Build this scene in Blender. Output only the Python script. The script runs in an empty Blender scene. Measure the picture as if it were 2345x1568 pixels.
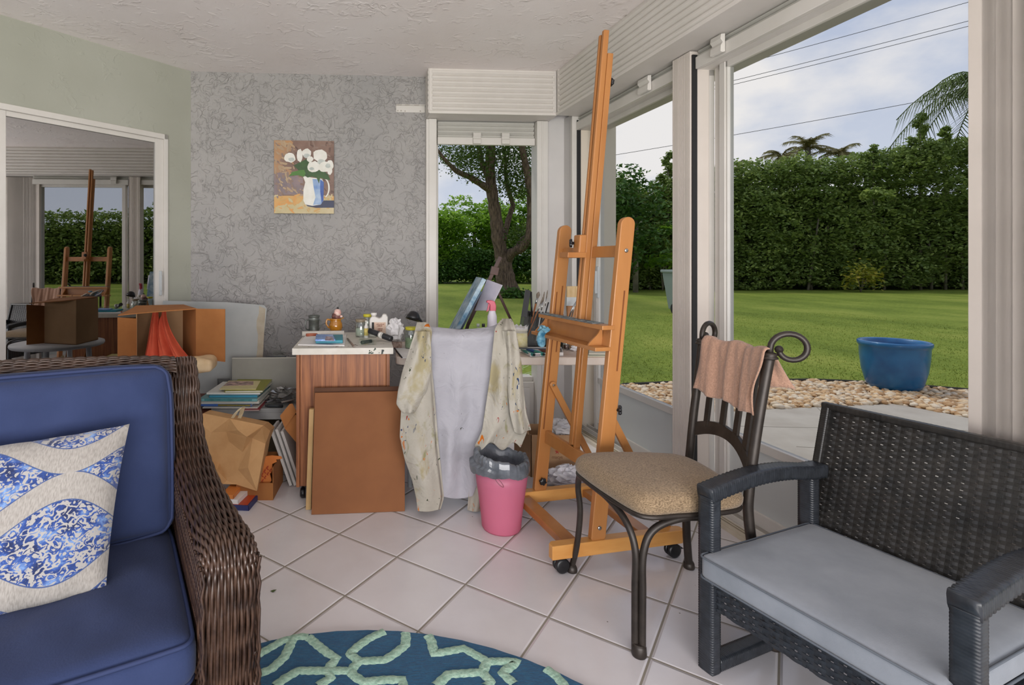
import bpy, bmesh, math, random
import numpy as np
from mathutils import Vector, Matrix
random.seed(7); rng = np.random.default_rng(7)
PI = math.pi
sc = bpy.context.scene
col = sc.collection

# ---------------------------------------------------------------- camera
F, CX, CY, H = 1229.0, 910.0, 604.0, 1.24
cd = bpy.data.cameras.new('camera'); cam = bpy.data.objects.new('camera', cd); col.objects.link(cam)
cd.sensor_width = 36; cd.lens = F * 36 / 2345
cd.shift_x = (1172.5 - CX) / 2345; cd.shift_y = -(784 - CY) / 2345
cam.location = (0, 0, H); cam.rotation_euler = (PI / 2, 0, 0)
cd.clip_start = 0.02; cd.clip_end = 400
sc.camera = cam

# ---------------------------------------------------------------- world, sun, light, exposure
def lin(c):
    if isinstance(c, str):
        c = [int(c[i:i + 2], 16) for i in (0, 2, 4)]
    return tuple(((x / 255) / 12.92 if x / 255 <= .04045 else ((x / 255 + .055) / 1.055) ** 2.4) for x in c) + (1,)

w = bpy.data.worlds.new('sky'); sc.world = w; w.use_nodes = True
nt = w.node_tree; nt.nodes.clear()
def N(t, kind, **kw):
    n = t.nodes.new(kind)
    for k, v in kw.items():
        if k.startswith('i_'):
            key = k[2:]
            key = int(key) if key.isdigit() else key.replace('_', ' ')
            n.inputs[key].default_value = v
        else: setattr(n, k, v)
    return n
def Lk(t, a, b): t.links.new(a, b)
tc = N(nt, 'ShaderNodeTexCoord')
sep = N(nt, 'ShaderNodeSeparateXYZ'); Lk(nt, tc.outputs['Generated'], sep.inputs[0])
gr = N(nt, 'ShaderNodeValToRGB'); Lk(nt, sep.outputs['Z'], gr.inputs[0])
gr.color_ramp.elements[0].position = 0.0; gr.color_ramp.elements[0].color = lin('D2D6E2')
gr.color_ramp.elements[1].position = .55; gr.color_ramp.elements[1].color = lin('A3AFCC')
mp = N(nt, 'ShaderNodeMapping'); mp.inputs['Scale'].default_value = (1, 1, 1.7); mp.inputs['Location'].default_value = (.55, .2, .08)
Lk(nt, tc.outputs['Generated'], mp.inputs[0])
n1 = N(nt, 'ShaderNodeTexNoise', i_Scale=3.4, i_Detail=8, i_Roughness=.52); Lk(nt, mp.outputs[0], n1.inputs['Vector'])
cr = N(nt, 'ShaderNodeValToRGB'); Lk(nt, n1.outputs['Fac'], cr.inputs[0])
cr.color_ramp.elements[0].position = .47; cr.color_ramp.elements[0].color = (0, 0, 0, 1)
cr.color_ramp.elements[1].position = .62; cr.color_ramp.elements[1].color = (1, 1, 1, 1)
mx = N(nt, 'ShaderNodeMix', data_type='RGBA'); Lk(nt, cr.outputs[0], mx.inputs[0]); Lk(nt, gr.outputs[0], mx.inputs[6]); mx.inputs[7].default_value = lin('ECE7E6')
bg = N(nt, 'ShaderNodeBackground', i_Strength=1.28); Lk(nt, mx.outputs[2], bg.inputs[0])
Lk(nt, bg.outputs[0], N(nt, 'ShaderNodeOutputWorld').inputs[0])

sd = bpy.data.lights.new('sun', 'SUN'); sun = bpy.data.objects.new('sun', sd); col.objects.link(sun)
sd.energy = 1.9; sd.angle = math.radians(9); sd.color = (1, .95, .86)
sun.rotation_euler = Vector((.35, -.45, -1.0)).to_track_quat('-Z', 'Y').to_euler()

def area(name, loc, target, sx, sy, power, colr=(1, 1, 1)):
    a = bpy.data.lights.new(name, 'AREA'); a.shape = 'RECTANGLE'; a.size = sx; a.size_y = sy; a.energy = power; a.color = colr
    o = bpy.data.objects.new(name, a); col.objects.link(o); o.location = loc
    o.rotation_euler = (Vector(target) - Vector(loc)).to_track_quat('-Z', 'Y').to_euler()
    return o
area('fill_behind', (0.2, -2.3, .9), (0.1, 3, 5.6), 4.0, 1.6, 200, (1, .97, .95))  # added fill lamp behind the camera, tilted up to brighten room and ceiling

sc.view_settings.view_transform = 'Standard'; sc.view_settings.look = 'None'
sc.view_settings.gamma = 1; sc.view_settings.use_curve_mapping = False
sc.view_settings.exposure = 0.42
sc.cycles.use_denoising = True
sc.cycles.max_bounces = 10; sc.cycles.transparent_max_bounces = 24; sc.cycles.diffuse_bounces = 5
sc.cycles.caustics_reflective = False; sc.cycles.caustics_refractive = False
sc.cycles.sample_clamp_indirect = 6

# ---------------------------------------------------------------- geometry helpers
def at(px, py, z):
    d = F * (H - z) / (py - CY); return Vector((d * (px - CX) / F, d, z))
def atd(px, py, d):
    return Vector((d * (px - CX) / F, d, H - (py - CY) * d / F))

class MB:
    def __init__(s): s.v = []; s.f = []; s.m = []; s.uv = {}; s.cm = 0; s.sm = []; s.smooth = False
    def add(s, vs, fs, mi=None, smooth=None):
        o = len(s.v); s.v += [tuple(p) for p in vs]; s.f += [tuple(i + o for i in f) for f in fs]
        s.m += [s.cm if mi is None else mi] * len(fs); s.sm += [s.smooth if smooth is None else smooth] * len(fs)
        return s
    def box(s, a, b, mi=None):
        x0, y0, z0 = a; x1, y1, z1 = b
        return s.hexa([(x0, y0, z0), (x1, y0, z0), (x1, y1, z0), (x0, y1, z0), (x0, y0, z1), (x1, y0, z1), (x1, y1, z1), (x0, y1, z1)], mi)
    def hexa(s, p, mi=None):
        return s.add(p, [(0, 3, 2, 1), (4, 5, 6, 7), (0, 1, 5, 4), (1, 2, 6, 5), (2, 3, 7, 6), (3, 0, 4, 7)], mi)
    def bar(s, p, q, w, h, side=(0, 0, 1), mi=None):
        """rectangular bar from p to q; w across, h along side"""
        p = Vector(p); q = Vector(q); d = (q - p).normalized(); sv = Vector(side)
        a = d.cross(sv).normalized() * w / 2; b = a.cross(d).normalized() * h / 2
        return s.hexa([p - a - b, p + a - b, q + a - b, q - a - b, p - a + b, p + a + b, q + a + b, q - a + b], mi)
    def prism(s, poly, ext, mi=None, smooth=False):
        n = len(poly); poly = [Vector(p) for p in poly]; e = Vector(ext)
        vs = poly + [p + e for p in poly]
        fs = [tuple(range(n - 1, -1, -1)), tuple(range(n, 2 * n))] + [(i, (i + 1) % n, n + (i + 1) % n, n + i) for i in range(n)]
        return s.add(vs, fs, mi, smooth)
    def tube(s, pts, r, seg=8, mi=None, caps=True, closed=False, flat=None):
        pts = [Vector(p) for p in pts]; n = len(pts)
        rs = r if isinstance(r, (list, tuple)) else [r] * n
        up = None; rings = []
        for i in range(n):
            if closed: t = pts[(i + 1) % n] - pts[i - 1]
            else: t = pts[min(i + 1, n - 1)] - pts[max(i - 1, 0)]
            t.normalize()
            if up is None:
                up = Vector((0, 0, 1)) if abs(t.z) < .9 else Vector((1, 0, 0))
            up = (up - t * up.dot(t)).normalized(); bn = t.cross(up)
            k = flat or 1
            rings.append([pts[i] + (up * math.cos(2 * PI * j / seg) + bn * math.sin(2 * PI * j / seg) * k) * rs[i] for j in range(seg)])
        vs = [p for rg in rings for p in rg]; fs = []
        for i in range(n if closed else n - 1):
            a = i * seg; b = ((i + 1) % n) * seg
            for j in range(seg):
                k = (j + 1) % seg; fs.append((a + j, a + k, b + k, b + j))
        s.add(vs, fs, mi, True)
        if caps and not closed:
            o = len(s.v) - len(vs)
            s.f += [tuple(o + j for j in range(seg))[::-1], tuple(o + (n - 1) * seg + j for j in range(seg))]; s.m += [s.cm if mi is None else mi] * 2; s.sm += [False, False]
        return s
    def lathe(s, prof, c, seg=32, mi=None, axis=(0, 0, 1), ang0=0, smooth=True, sq=None):
        c = Vector(c); ax = Vector(axis).normalized()
        a = ax.orthogonal().normalized() if abs(ax.z) < .99 else Vector((1, 0, 0)); b = ax.cross(a)
        vs = []; fs = []
        for r, h in prof:
            for j in range(seg):
                th = 2 * PI * j / seg + ang0
                vs.append(c + ax * h + (a * math.cos(th) + b * math.sin(th)) * r)
        for i in range(len(prof) - 1):
            for j in range(seg):
                k = (j + 1) % seg; fs.append((i * seg + j, i * seg + k, (i + 1) * seg + k, (i + 1) * seg + j))
        s.add(vs, fs, mi, smooth)
        o = len(s.v) - len(vs); n = len(prof)
        if prof[0][0] > 1e-4: s.f.append(tuple(o + j for j in range(seg))[::-1]); s.m.append(s.cm if mi is None else mi); s.sm.append(False)
        if prof[-1][0] > 1e-4: s.f.append(tuple(o + (n - 1) * seg + j for j in range(seg))); s.m.append(s.cm if mi is None else mi); s.sm.append(False)
        return s
    def cyl(s, c, r, h, seg=20, axis=(0, 0, 1), mi=None): return s.lathe([(r, 0), (r, h)], c, seg, mi, axis)
    def grid(s, fn, nu, nv, mi=None, smooth=True, uv=None):
        o = len(s.v)
        vs = [fn(i / (nu - 1), j / (nv - 1)) for j in range(nv) for i in range(nu)]
        fs = [(j * nu + i, j * nu + i + 1, (j + 1) * nu + i + 1, (j + 1) * nu + i) for j in range(nv - 1) for i in range(nu - 1)]
        s.add(vs, fs, mi, smooth)
        if uv:
            for j in range(nv):
                for i in range(nu): s.uv[o + j * nu + i] = uv(i / (nu - 1), j / (nv - 1))
        return s
    def rbox(s, c, X, Y, Z, r, n=8, bulge=0, mi=None, noise=0, pinch=0):
        """rounded box: centre c, half-axis vectors X Y Z (Z = the soft direction), corner radius r"""
        c = Vector(c); X = Vector(X); Y = Vector(Y); Z = Vector(Z); hs = [X.length, Y.length, Z.length]; U = [X.normalized(), Y.normalized(), Z.normalized()]
        o = len(s.v); idx = {}; vs = []; fs = []
        ts = [-1 + 2 * i / n for i in range(n + 1)]
        # denser near borders
        ts = [math.copysign(1 - (1 - abs(t)) ** 1.5, t) if abs(t) > 1e-9 else 0 for t in ts]
        def vert(p):
            k = tuple(round(x, 5) for x in p)
            if k in idx: return idx[k]
            q = []
            e = []
            for i in range(3):
                full = p[i] * hs[i]; lim = max(hs[i] - r, 0); cl = max(-lim, min(lim, full)); q.append(cl); e.append(full - cl)
            L = math.sqrt(sum(x * x for x in e))
            pos = [q[i] + (e[i] / L * r if L > 1e-9 else 0) for i in range(3)]
            bx, by = (1 - p[0] ** 4), (1 - p[1] ** 4)
            pos[2] += math.copysign(1, p[2]) * bulge * bx * by if abs(p[2]) > 1e-6 else 0
            side = bulge * .35 * (1 - p[2] ** 2)
            pos[0] += p[0] ** 3 * side * by; pos[1] += p[1] ** 3 * side * bx
            P = c + U[0] * pos[0] + U[1] * pos[1] + U[2] * pos[2]
            if noise:
                nn = math.sin(P.x * 23 + P.y * 17) * math.sin(P.y * 29 + P.z * 13 + 1) + .5 * math.sin(P.x * 51 + 2) * math.sin(P.z * 47 + P.y * 31)
                P = P + U[2] * math.copysign(1, p[2]) * nn * noise * bx * by
            idx[k] = o + len(vs); vs.append(P); return idx[k]
        for ax in range(3):
            for sg in (-1, 1):
                b, d = (ax + 1) % 3, (ax + 2) % 3
                for i in range(n):
                    for j in range(n):
                        qs = []
                        for (ii, jj) in ((i, j), (i + 1, j), (i + 1, j + 1), (i, j + 1)):
                            p = [0, 0, 0]; p[ax] = sg; p[b] = ts[ii]; p[d] = ts[jj]; qs.append(vert(p))
                        fs.append(tuple(qs if sg > 0 else qs[::-1]))
        s.v += [tuple(p) for p in vs]; s.f += fs; s.m += [s.cm if mi is None else mi] * len(fs); s.sm += [True] * len(fs)
        return s
    def build(s, name, mats, parent=None, bevel=0, solid=0, sub=0, origin=None, disp=None, seg=2):
        me = bpy.data.meshes.new(name)
        V = np.array(s.v, dtype=float)
        if parent is not None: base = np.array(parent['_w'], dtype=float)
        elif origin is not None: base = np.array(origin, dtype=float)
        else:
            lo, hi = V.min(0), V.max(0); base = np.array([(lo[0] + hi[0]) / 2, (lo[1] + hi[1]) / 2, lo[2]])
        me.from_pydata((V - base).tolist(), [], s.f)
        if not isinstance(mats, (list, tuple)): mats = [mats]
        for m in mats: me.materials.append(m)
        me.polygons.foreach_set('material_index', s.m); me.polygons.foreach_set('use_smooth', s.sm)
        if s.uv:
            ul = me.uv_layers.new(name='UVMap'); li = np.zeros(len(me.loops), dtype=np.int32); me.loops.foreach_get('vertex_index', li)
            arr = np.array([s.uv.get(int(i), (0, 0)) for i in li], dtype=np.float32); ul.data.foreach_set('uv', arr.ravel())
        if len(s.f) < 60000 and not s.uv and not getattr(s, 'raw', False):
            bm = bmesh.new(); bm.from_mesh(me); bmesh.ops.recalc_face_normals(bm, faces=bm.faces); bm.to_mesh(me); bm.free()
        me.update()
        o = bpy.data.objects.new(name, me); col.objects.link(o)
        if parent is not None: o.parent = parent; o['_w'] = list(base)
        else: o.location = base; o['_w'] = list(base)
        if solid: md = o.modifiers.new('solid', 'SOLIDIFY'); md.thickness = solid; md.offset = 0
        if bevel:
            md = o.modifiers.new('bevel', 'BEVEL'); md.width = bevel; md.segments = seg; md.limit_method = 'ANGLE'; md.angle_limit = math.radians(50)
            md.harden_normals = False
        if sub: md = o.modifiers.new('sub', 'SUBSURF'); md.levels = sub; md.render_levels = sub
        return o

def tag(o, label=None, cat=None, group=None, kind=None):
    if label: o['label'] = label
    if cat: o['category'] = cat
    if group: o['group'] = group
    if kind: o['kind'] = kind
    return o
def thing(name, loc, label, cat, group=None):
    o = bpy.data.objects.new(name, None); col.objects.link(o); o.location = loc; o['_w'] = list(loc); o.empty_display_size = .05
    return tag(o, label, cat, group)
def structure(o): o['kind'] = 'structure'; return o

# ---------------------------------------------------------------- materials
MC = {}
def mat(name, c1, c2=None, rough=.6, metal=0, scale=8, bump=0, bscale=None, spec=.5, detail=4, stretch=None, coat=0, trans=0, sheen=0, alpha=1, lo=.35, hi=.65, bdist=.01, sub=0, coord='Object'):
    if name in MC: return MC[name]
    m = bpy.data.materials.new(name); m.use_nodes = True; t = m.node_tree; p = t.nodes['Principled BSDF']; MC[name] = m
    p.inputs['Roughness'].default_value = rough; p.inputs['Metallic'].default_value = metal
    p.inputs['Specular IOR Level'].default_value = spec
    p.inputs['Coat Weight'].default_value = coat
    p.inputs['Transmission Weight'].default_value = trans; p.inputs['Sheen Weight'].default_value = sheen
    p.inputs['Alpha'].default_value = alpha
    a = lin(c1); p.inputs['Base Color'].default_value = a
    tcn = N(t, 'ShaderNodeTexCoord'); vec = tcn.outputs[coord]
    if stretch:
        mpn = N(t, 'ShaderNodeMapping'); mpn.inputs['Scale'].default_value = stretch; Lk(t, vec, mpn.inputs[0]); vec = mpn.outputs[0]
    nz = N(t, 'ShaderNodeTexNoise', i_Scale=scale, i_Detail=detail, i_Roughness=.6); Lk(t, vec, nz.inputs['Vector'])
    if c2:
        r = N(t, 'ShaderNodeValToRGB'); r.color_ramp.elements[0].position = lo; r.color_ramp.elements[1].position = hi
        r.color_ramp.elements[0].color = a; r.color_ramp.elements[1].color = lin(c2)
        Lk(t, nz.outputs['Fac'], r.inputs[0]); Lk(t, r.outputs[0], p.inputs['Base Color'])
    if bump:
        nb = nz
        if bscale: nb = N(t, 'ShaderNodeTexNoise', i_Scale=bscale, i_Detail=4); Lk(t, vec, nb.inputs['Vector'])
        b = N(t, 'ShaderNodeBump', i_Strength=bump, i_Distance=bdist); Lk(t, nb.outputs['Fac'], b.inputs['Height']); Lk(t, b.outputs[0], p.inputs['Normal'])
    return m

def stucco(name, c1, c2, strength, scale=5.0, amount=.5):
    """skip-trowel plaster: short curled ridges in patches"""
    m = bpy.data.materials.new(name); m.use_nodes = True; t = m.node_tree; p = t.nodes['Principled BSDF']; MC[name] = m
    p.inputs['Roughness'].default_value = .75; p.inputs['Specular IOR Level'].default_value = .3
    tcn = N(t, 'ShaderNodeTexCoord'); o = tcn.outputs['Object']
    big = N(t, 'ShaderNodeTexNoise', i_Scale=1.7, i_Detail=3); Lk(t, o, big.inputs['Vector'])
    r = N(t, 'ShaderNodeValToRGB'); r.color_ramp.elements[0].position = .35; r.color_ramp.elements[1].position = .65
    r.color_ramp.elements[0].color = lin(c1); r.color_ramp.elements[1].color = lin(c2); Lk(t, big.outputs['Fac'], r.inputs[0]); Lk(t, r.outputs[0], p.inputs['Base Color'])
    def ridge(sc1, seed, dist, asym):
        mo = N(t, 'ShaderNodeMapping'); mo.inputs['Location'].default_value = (seed, seed * 2, seed * .7); mo.inputs['Rotation'].default_value = (0, seed, seed * .5); Lk(t, o, mo.inputs[0])
        n = N(t, 'ShaderNodeTexNoise', i_Scale=sc1, i_Detail=2.5, i_Roughness=.5, i_Distortion=dist); Lk(t, mo.outputs[0], n.inputs['Vector'])
        c = N(t, 'ShaderNodeValToRGB'); e = c.color_ramp.elements; e[0].position = .5 - asym; e[0].color = (0, 0, 0, 1); e[1].position = .512; e[1].color = (0, 0, 0, 1)
        k = e.new(.5); k.color = (1, 1, 1, 1); Lk(t, n.outputs['Fac'], c.inputs[0])
        ms = N(t, 'ShaderNodeTexNoise', i_Scale=sc1 * .62, i_Detail=3, i_Roughness=.65); m2 = N(t, 'ShaderNodeMapping'); m2.inputs['Location'].default_value = (seed + 5, 3, 1); Lk(t, o, m2.inputs[0]); Lk(t, m2.outputs[0], ms.inputs['Vector'])
        mr = N(t, 'ShaderNodeMapRange', i_1=.60 - amount * .2, i_2=.68 - amount * .2); Lk(t, ms.outputs['Fac'], mr.inputs[0])
        mu = N(t, 'ShaderNodeMath', operation='MULTIPLY'); Lk(t, c.outputs[0], mu.inputs[0]); Lk(t, mr.outputs[0], mu.inputs[1]); return mu
    r1, r2, r3 = ridge(scale * 1.5, 1.3, .6, .10), ridge(scale * 2.6, 4.1, .9, .08), ridge(scale * 2.0, 7.7, .5, .12)
    ad = N(t, 'ShaderNodeMath', operation='ADD'); Lk(t, r1.outputs[0], ad.inputs[0]); Lk(t, r2.outputs[0], ad.inputs[1])
    mu = N(t, 'ShaderNodeMath', operation='ADD'); Lk(t, ad.outputs[0], mu.inputs[0]); Lk(t, r3.outputs[0], mu.inputs[1])
    fn = N(t, 'ShaderNodeTexNoise', i_Scale=60, i_Detail=2); Lk(t, o, fn.inputs['Vector'])
    ma = N(t, 'ShaderNodeMath', operation='MULTIPLY_ADD'); Lk(t, fn.outputs['Fac'], ma.inputs[0]); ma.inputs[1].default_value = .12; Lk(t, mu.outputs[0], ma.inputs[2])
    b = N(t, 'ShaderNodeBump', i_Strength=strength, i_Distance=.006); Lk(t, ma.outputs[0], b.inputs['Height']); Lk(t, b.outputs[0], p.inputs['Normal'])
    return m

M_ceiling = stucco('ceiling_plaster', 'E8E0DD', 'EEE8E6', .45, 4, .25)
M_backwall = stucco('grey_plaster', '989695', 'A3A09E', .85, 5.0, .8)
M_leftwall = stucco('sage_plaster', 'A0A195', 'A9AA9F', .35, 4, .1)
M_white = mat('white_aluminium', 'CBC7C1', 'D3CFCA', rough=.45, scale=3)
M_white2 = mat('ivory_aluminium', 'DDD3C4', rough=.5)
M_grey_alu = mat('grey_aluminium', 'B9BDBF', 'C6CACB', rough=.4, scale=4)
M_dark = mat('black_rubber', '1A1A1C', rough=.6)
M_track = mat('track_metal', '9A958C', 'B5AFA5', rough=.4, metal=.3, scale=6)
M_chrome = mat('bright_metal', 'B8B8B8', rough=.25, metal=1)

def glassmat(name, tint, refl=.12, rough=.0):
    m = bpy.data.materials.new(name); m.use_nodes = True; t = m.node_tree; t.nodes.clear(); MC[name] = m
    tr = N(t, 'ShaderNodeBsdfTransparent'); tr.inputs[0].default_value = tint
    gl = N(t, 'ShaderNodeBsdfGlossy', i_Roughness=rough); gl.inputs[0].default_value = (1, 1, 1, 1)
    fr = N(t, 'ShaderNodeLayerWeight', i_Blend=.5); pw = N(t, 'ShaderNodeMath', operation='POWER', i_1=5.0); Lk(t, fr.outputs['Facing'], pw.inputs[0])
    mu = N(t, 'ShaderNodeMath', operation='MULTIPLY_ADD', use_clamp=True); Lk(t, pw.outputs[0], mu.inputs[0]); mu.inputs[1].default_value = .38; mu.inputs[2].default_value = refl + .015
    mi = N(t, 'ShaderNodeMixShader'); Lk(t, mu.outputs[0], mi.inputs[0]); Lk(t, tr.outputs[0], mi.inputs[1]); Lk(t, gl.outputs[0], mi.inputs[2])
    Lk(t, mi.outputs[0], N(t, 'ShaderNodeOutputMaterial').inputs[0]); return m
M_glass = glassmat('window_glass', (.76, .77, .77, 1), -.03)
M_mirrorglass = glassmat('tinted_door_glass', (.30, .28, .27, 1), .42)
M_clear = glassmat('clear_jar_glass', (.95, .97, .95, 1), .05)

# ---------------------------------------------------------------- frames of the walls
RW0 = Vector((1.514, 2.57, 0)); RE = Vector((-.1495, .9888, 0)); RO = Vector((.9888, .1495, 0))
def RW(s, off, z): p = RW0 + RE * s + RO * off; return Vector((p.x, p.y, z))
BC = Vector((1.29, 4.12, 0)); BE = Vector((.9978, .0663, 0)); BN = Vector((-.0663, .9978, 0))   # BN outward
def BW(t, off, z): p = BC - BE * t + BN * off; return Vector((p.x, p.y, z))
LC = Vector((-1.514, 3.934, 0)); LE = Vector((.632, .775, 0)); LO = Vector((-.775, .632, 0))     # LO outward
def LW(s, off, z): p = LC - LE * s + LO * off; return Vector((p.x, p.y, z))
def wbox(mb, fn, s0, s1, o0, o1, z0, z1, mi=None):
    return mb.hexa([fn(s0, o0, z0), fn(s1, o0, z0), fn(s1, o1, z0), fn(s0, o1, z0), fn(s0, o0, z1), fn(s1, o0, z1), fn(s1, o1, z1), fn(s0, o1, z1)], mi)
CEIL = 2.65
# ================================================================ setting
# floor tiles: squares turned against the walls
def floormat():
    m = bpy.data.materials.new('floor_tile'); m.use_nodes = True; t = m.node_tree; p = t.nodes['Principled BSDF']
    g = N(t, 'ShaderNodeNewGeometry'); mpn = N(t, 'ShaderNodeMapping'); mpn.vector_type = 'TEXTURE'
    T = 1.24 / 3.77
    a = math.radians(-36.08); u0, v0 = -4.071, 5.577
    # tile coords: x = (a*cos-b*sin)*T ... with a=u+u0, b=v+v0
    mpn.inputs['Rotation'].default_value = (0, 0, a); mpn.inputs['Scale'].default_value = (T, T, T)
    Lk(t, g.outputs['Position'], mpn.inputs[0])
    sp = N(t, 'ShaderNodeSeparateXYZ'); Lk(t, mpn.outputs[0], sp.inputs[0])
    def edge(outp, off):
        ad = N(t, 'ShaderNodeMath', operation='ADD', i_1=off + 100.0); Lk(t, outp, ad.inputs[0])
        fr = N(t, 'ShaderNodeMath', operation='FRACT'); Lk(t, ad.outputs[0], fr.inputs[0])
        s1 = N(t, 'ShaderNodeMath', operation='SUBTRACT', i_1=.5); Lk(t, fr.outputs[0], s1.inputs[0])
        ab = N(t, 'ShaderNodeMath', operation='ABSOLUTE'); Lk(t, s1.outputs[0], ab.inputs[0]); return ab, ad
    ex, ax = edge(sp.outputs[0], -u0); ey, ay = edge(sp.outputs[1], -v0)
    mxx = N(t, 'ShaderNodeMath', operation='MAXIMUM'); Lk(t, ex.outputs[0], mxx.inputs[0]); Lk(t, ey.outputs[0], mxx.inputs[1])
    grout = N(t, 'ShaderNodeMapRange', i_1=.4880, i_2=.4915); Lk(t, mxx.outputs[0], grout.inputs[0])
    hgt = N(t, 'ShaderNodeMapRange', i_1=.468, i_2=.4905, i_3=1.0, i_4=0.0); hgt.interpolation_type = 'SMOOTHSTEP'; Lk(t, mxx.outputs[0], hgt.inputs[0])
    # per-tile tone
    fx = N(t, 'ShaderNodeMath', operation='FLOOR'); Lk(t, ax.outputs[0], fx.inputs[0]); fy = N(t, 'ShaderNodeMath', operation='FLOOR'); Lk(t, ay.outputs[0], fy.inputs[0])
    cb = N(t, 'ShaderNodeCombineXYZ'); Lk(t, fx.outputs[0], cb.inputs[0]); Lk(t, fy.outputs[0], cb.inputs[1])
    wn = N(t, 'ShaderNodeTexWhiteNoise'); Lk(t, cb.outputs[0], wn.inputs['Vector'])
    nz = N(t, 'ShaderNodeTexNoise', i_Scale=3.5, i_Detail=6, i_Roughness=.6); Lk(t, g.outputs['Position'], nz.inputs['Vector'])
    av = N(t, 'ShaderNodeMath', operation='MULTIPLY_ADD', i_1=.35); Lk(t, wn.outputs['Value'], av.inputs[0]); Lk(t, nz.outputs['Fac'], av.inputs[2])
    r = N(t, 'ShaderNodeValToRGB'); r.color_ramp.elements[0].position = .3; r.color_ramp.elements[1].position = .9
    r.color_ramp.elements[0].color = lin('CBC5C6'); r.color_ramp.elements[1].color = lin('D8D4D6'); Lk(t, av.outputs[0], r.inputs[0])
    mx1 = N(t, 'ShaderNodeMix', data_type='RGBA'); Lk(t, grout.outputs[0], mx1.inputs[0]); Lk(t, r.outputs[0], mx1.inputs[6]); mx1.inputs[7].default_value = lin('8A8276')
    # small specks of dirt
    vo = N(t, 'ShaderNodeTexVoronoi', i_Scale=9); Lk(t, g.outputs['Position'], vo.inputs['Vector'])
    sp2 = N(t, 'ShaderNodeMapRange', i_1=.030, i_2=.020); Lk(t, vo.outputs['Distance'], sp2.inputs[0])
    mx2 = N(t, 'ShaderNodeMix', data_type='RGBA'); Lk(t, sp2.outputs[0], mx2.inputs[0]); Lk(t, mx1.outputs[2], mx2.inputs[6]); mx2.inputs[7].default_value = lin('6E675E')
    Lk(t, mx2.outputs[2], p.inputs['Base Color'])
    ro = N(t, 'ShaderNodeMix', data_type='FLOAT'); Lk(t, grout.outputs[0], ro.inputs[0]); ro.inputs[2].default_value = .16; ro.inputs[3].default_value = .8; Lk(t, ro.outputs[0], p.inputs['Roughness'])
    n2 = N(t, 'ShaderNodeTexNoise', i_Scale=5, i_Detail=2); Lk(t, g.outputs['Position'], n2.inputs['Vector'])
    h2 = N(t, 'ShaderNodeMath', operation='MULTIPLY_ADD', i_1=.5); Lk(t, n2.outputs['Fac'], h2.inputs[0]); Lk(t, hgt.outputs[0], h2.inputs[2])
    b = N(t, 'ShaderNodeBump', i_Strength=.5, i_Distance=.004); Lk(t, h2.outputs[0], b.inputs['Height']); Lk(t, b.outputs[0], p.inputs['Normal'])
    p.inputs['Specular IOR Level'].default_value = .45
    return m
mb = MB(); Fp = [RW(1.8, .3, 0), BW(2.81, .25, 0), LW(5.0, .2, 0), (-3.6, -3.4, 0), RW(-6, .3, 0)]
mb.prism([Vector((p[0], p[1], -.12)) for p in Fp][::-1], (0, 0, .12))
structure(mb.build('floor', floormat()))
mb = MB(); mb.prism([Vector((p[0], p[1], CEIL)) for p in (RW(1.8, .5, 0), BW(2.81, .45, 0), LW(5.0, .4, 0), (-3.8, -.2, 0), RW(-4.2, .5, 0))][::-1], (0, 0, .15))
structure(mb.build('ceiling', M_ceiling))
# back wall: plaster part, left of the window
mb = MB(); wbox(mb, BW, 1.08, 2.81, 0, .22, 0, CEIL); structure(mb.build('wall_back', M_backwall))
# left wall (sage) around the sliding glass door
mb = MB()
wbox(mb, LW, -.0, .175, 0, .2, 0, CEIL); wbox(mb, LW, .175, 3.2, 0, .2, 2.15, CEIL); wbox(mb, LW, 3.2, 5.0, 0, .2, 0, CEIL)
structure(mb.build('wall_left', M_leftwall))
# dark room behind the tinted door
mb = MB(); wbox(mb, LW, -.3, 4.2, 3.0, 3.1, 0, CEIL); wbox(mb, LW, -.4, -.3, .2, 3.1, 0, CEIL); wbox(mb, LW, 4.2, 4.3, .2, 3.1, 0, CEIL); wbox(mb, LW, -.4, 4.3, .2, 3.1, CEIL, CEIL + .1); wbox(mb, LW, -.4, 4.3, .2, 3.1, -.1, 0)
structure(mb.build('wall_inner_room', mat('inner_room_paint', '6B5F58', rough=.8)))
# sliding door in the left wall
d1 = thing('door_1', LW(.7, .06, 0), None, None); d1['kind'] = 'structure'
mb = MB(); wbox(mb, LW, .178, .205, -.012, .1, 0, 2.15); wbox(mb, LW, .178, 3.2, -.012, .1, 2.115, 2.15); wbox(mb, LW, .178, 3.2, -.012, .1, 0, .03); wbox(mb, LW, .205, .235, .03, .1, 0, 2.12)
mb.build('door_frame', M_white, d1, bevel=.002)
mb = MB(); wbox(mb, LW, .205, .262, .005, .04, .03, 2.115); wbox(mb, LW, 1.13, 1.19, .005, .04, .03, 2.115); wbox(mb, LW, .262, 1.13, .008, .037, 2.085, 2.115); wbox(mb, LW, .262, 1.13, .008, .037, .03, .1)
mb.build('sash_frame', M_white, d1, bevel=.002)
mb = MB(); wbox(mb, LW, .26, 1.132, .02, .026, .09, 2.09); mb.build('glass_pane', M_mirrorglass, d1)
mb = MB(); wbox(mb, LW, 1.14, 2.1, .062, .068, .06, 2.1); mb.build('glass_pane', M_mirrorglass, d1)
mb = MB(); wbox(mb, LW, 1.17, 1.23, .05, .08, .03, 2.115, 0); wbox(mb, LW, .30, .312, .045, .06, .03, 2.1, 0); wbox(mb, LW, .326, .336, .045, .06, .03, 2.1, 0); mb.build('sash_frame', M_white2, d1, bevel=.002)
mb = MB(); wbox(mb, LW, .222, .238, -.012, .006, 1.02, 1.19); wbox(mb, LW, .226, .234, -.02, -.01, 1.05, 1.16); tag(mb.build('latch', M_grey_alu, d1, bevel=.002), 'grey metal latch')

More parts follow.
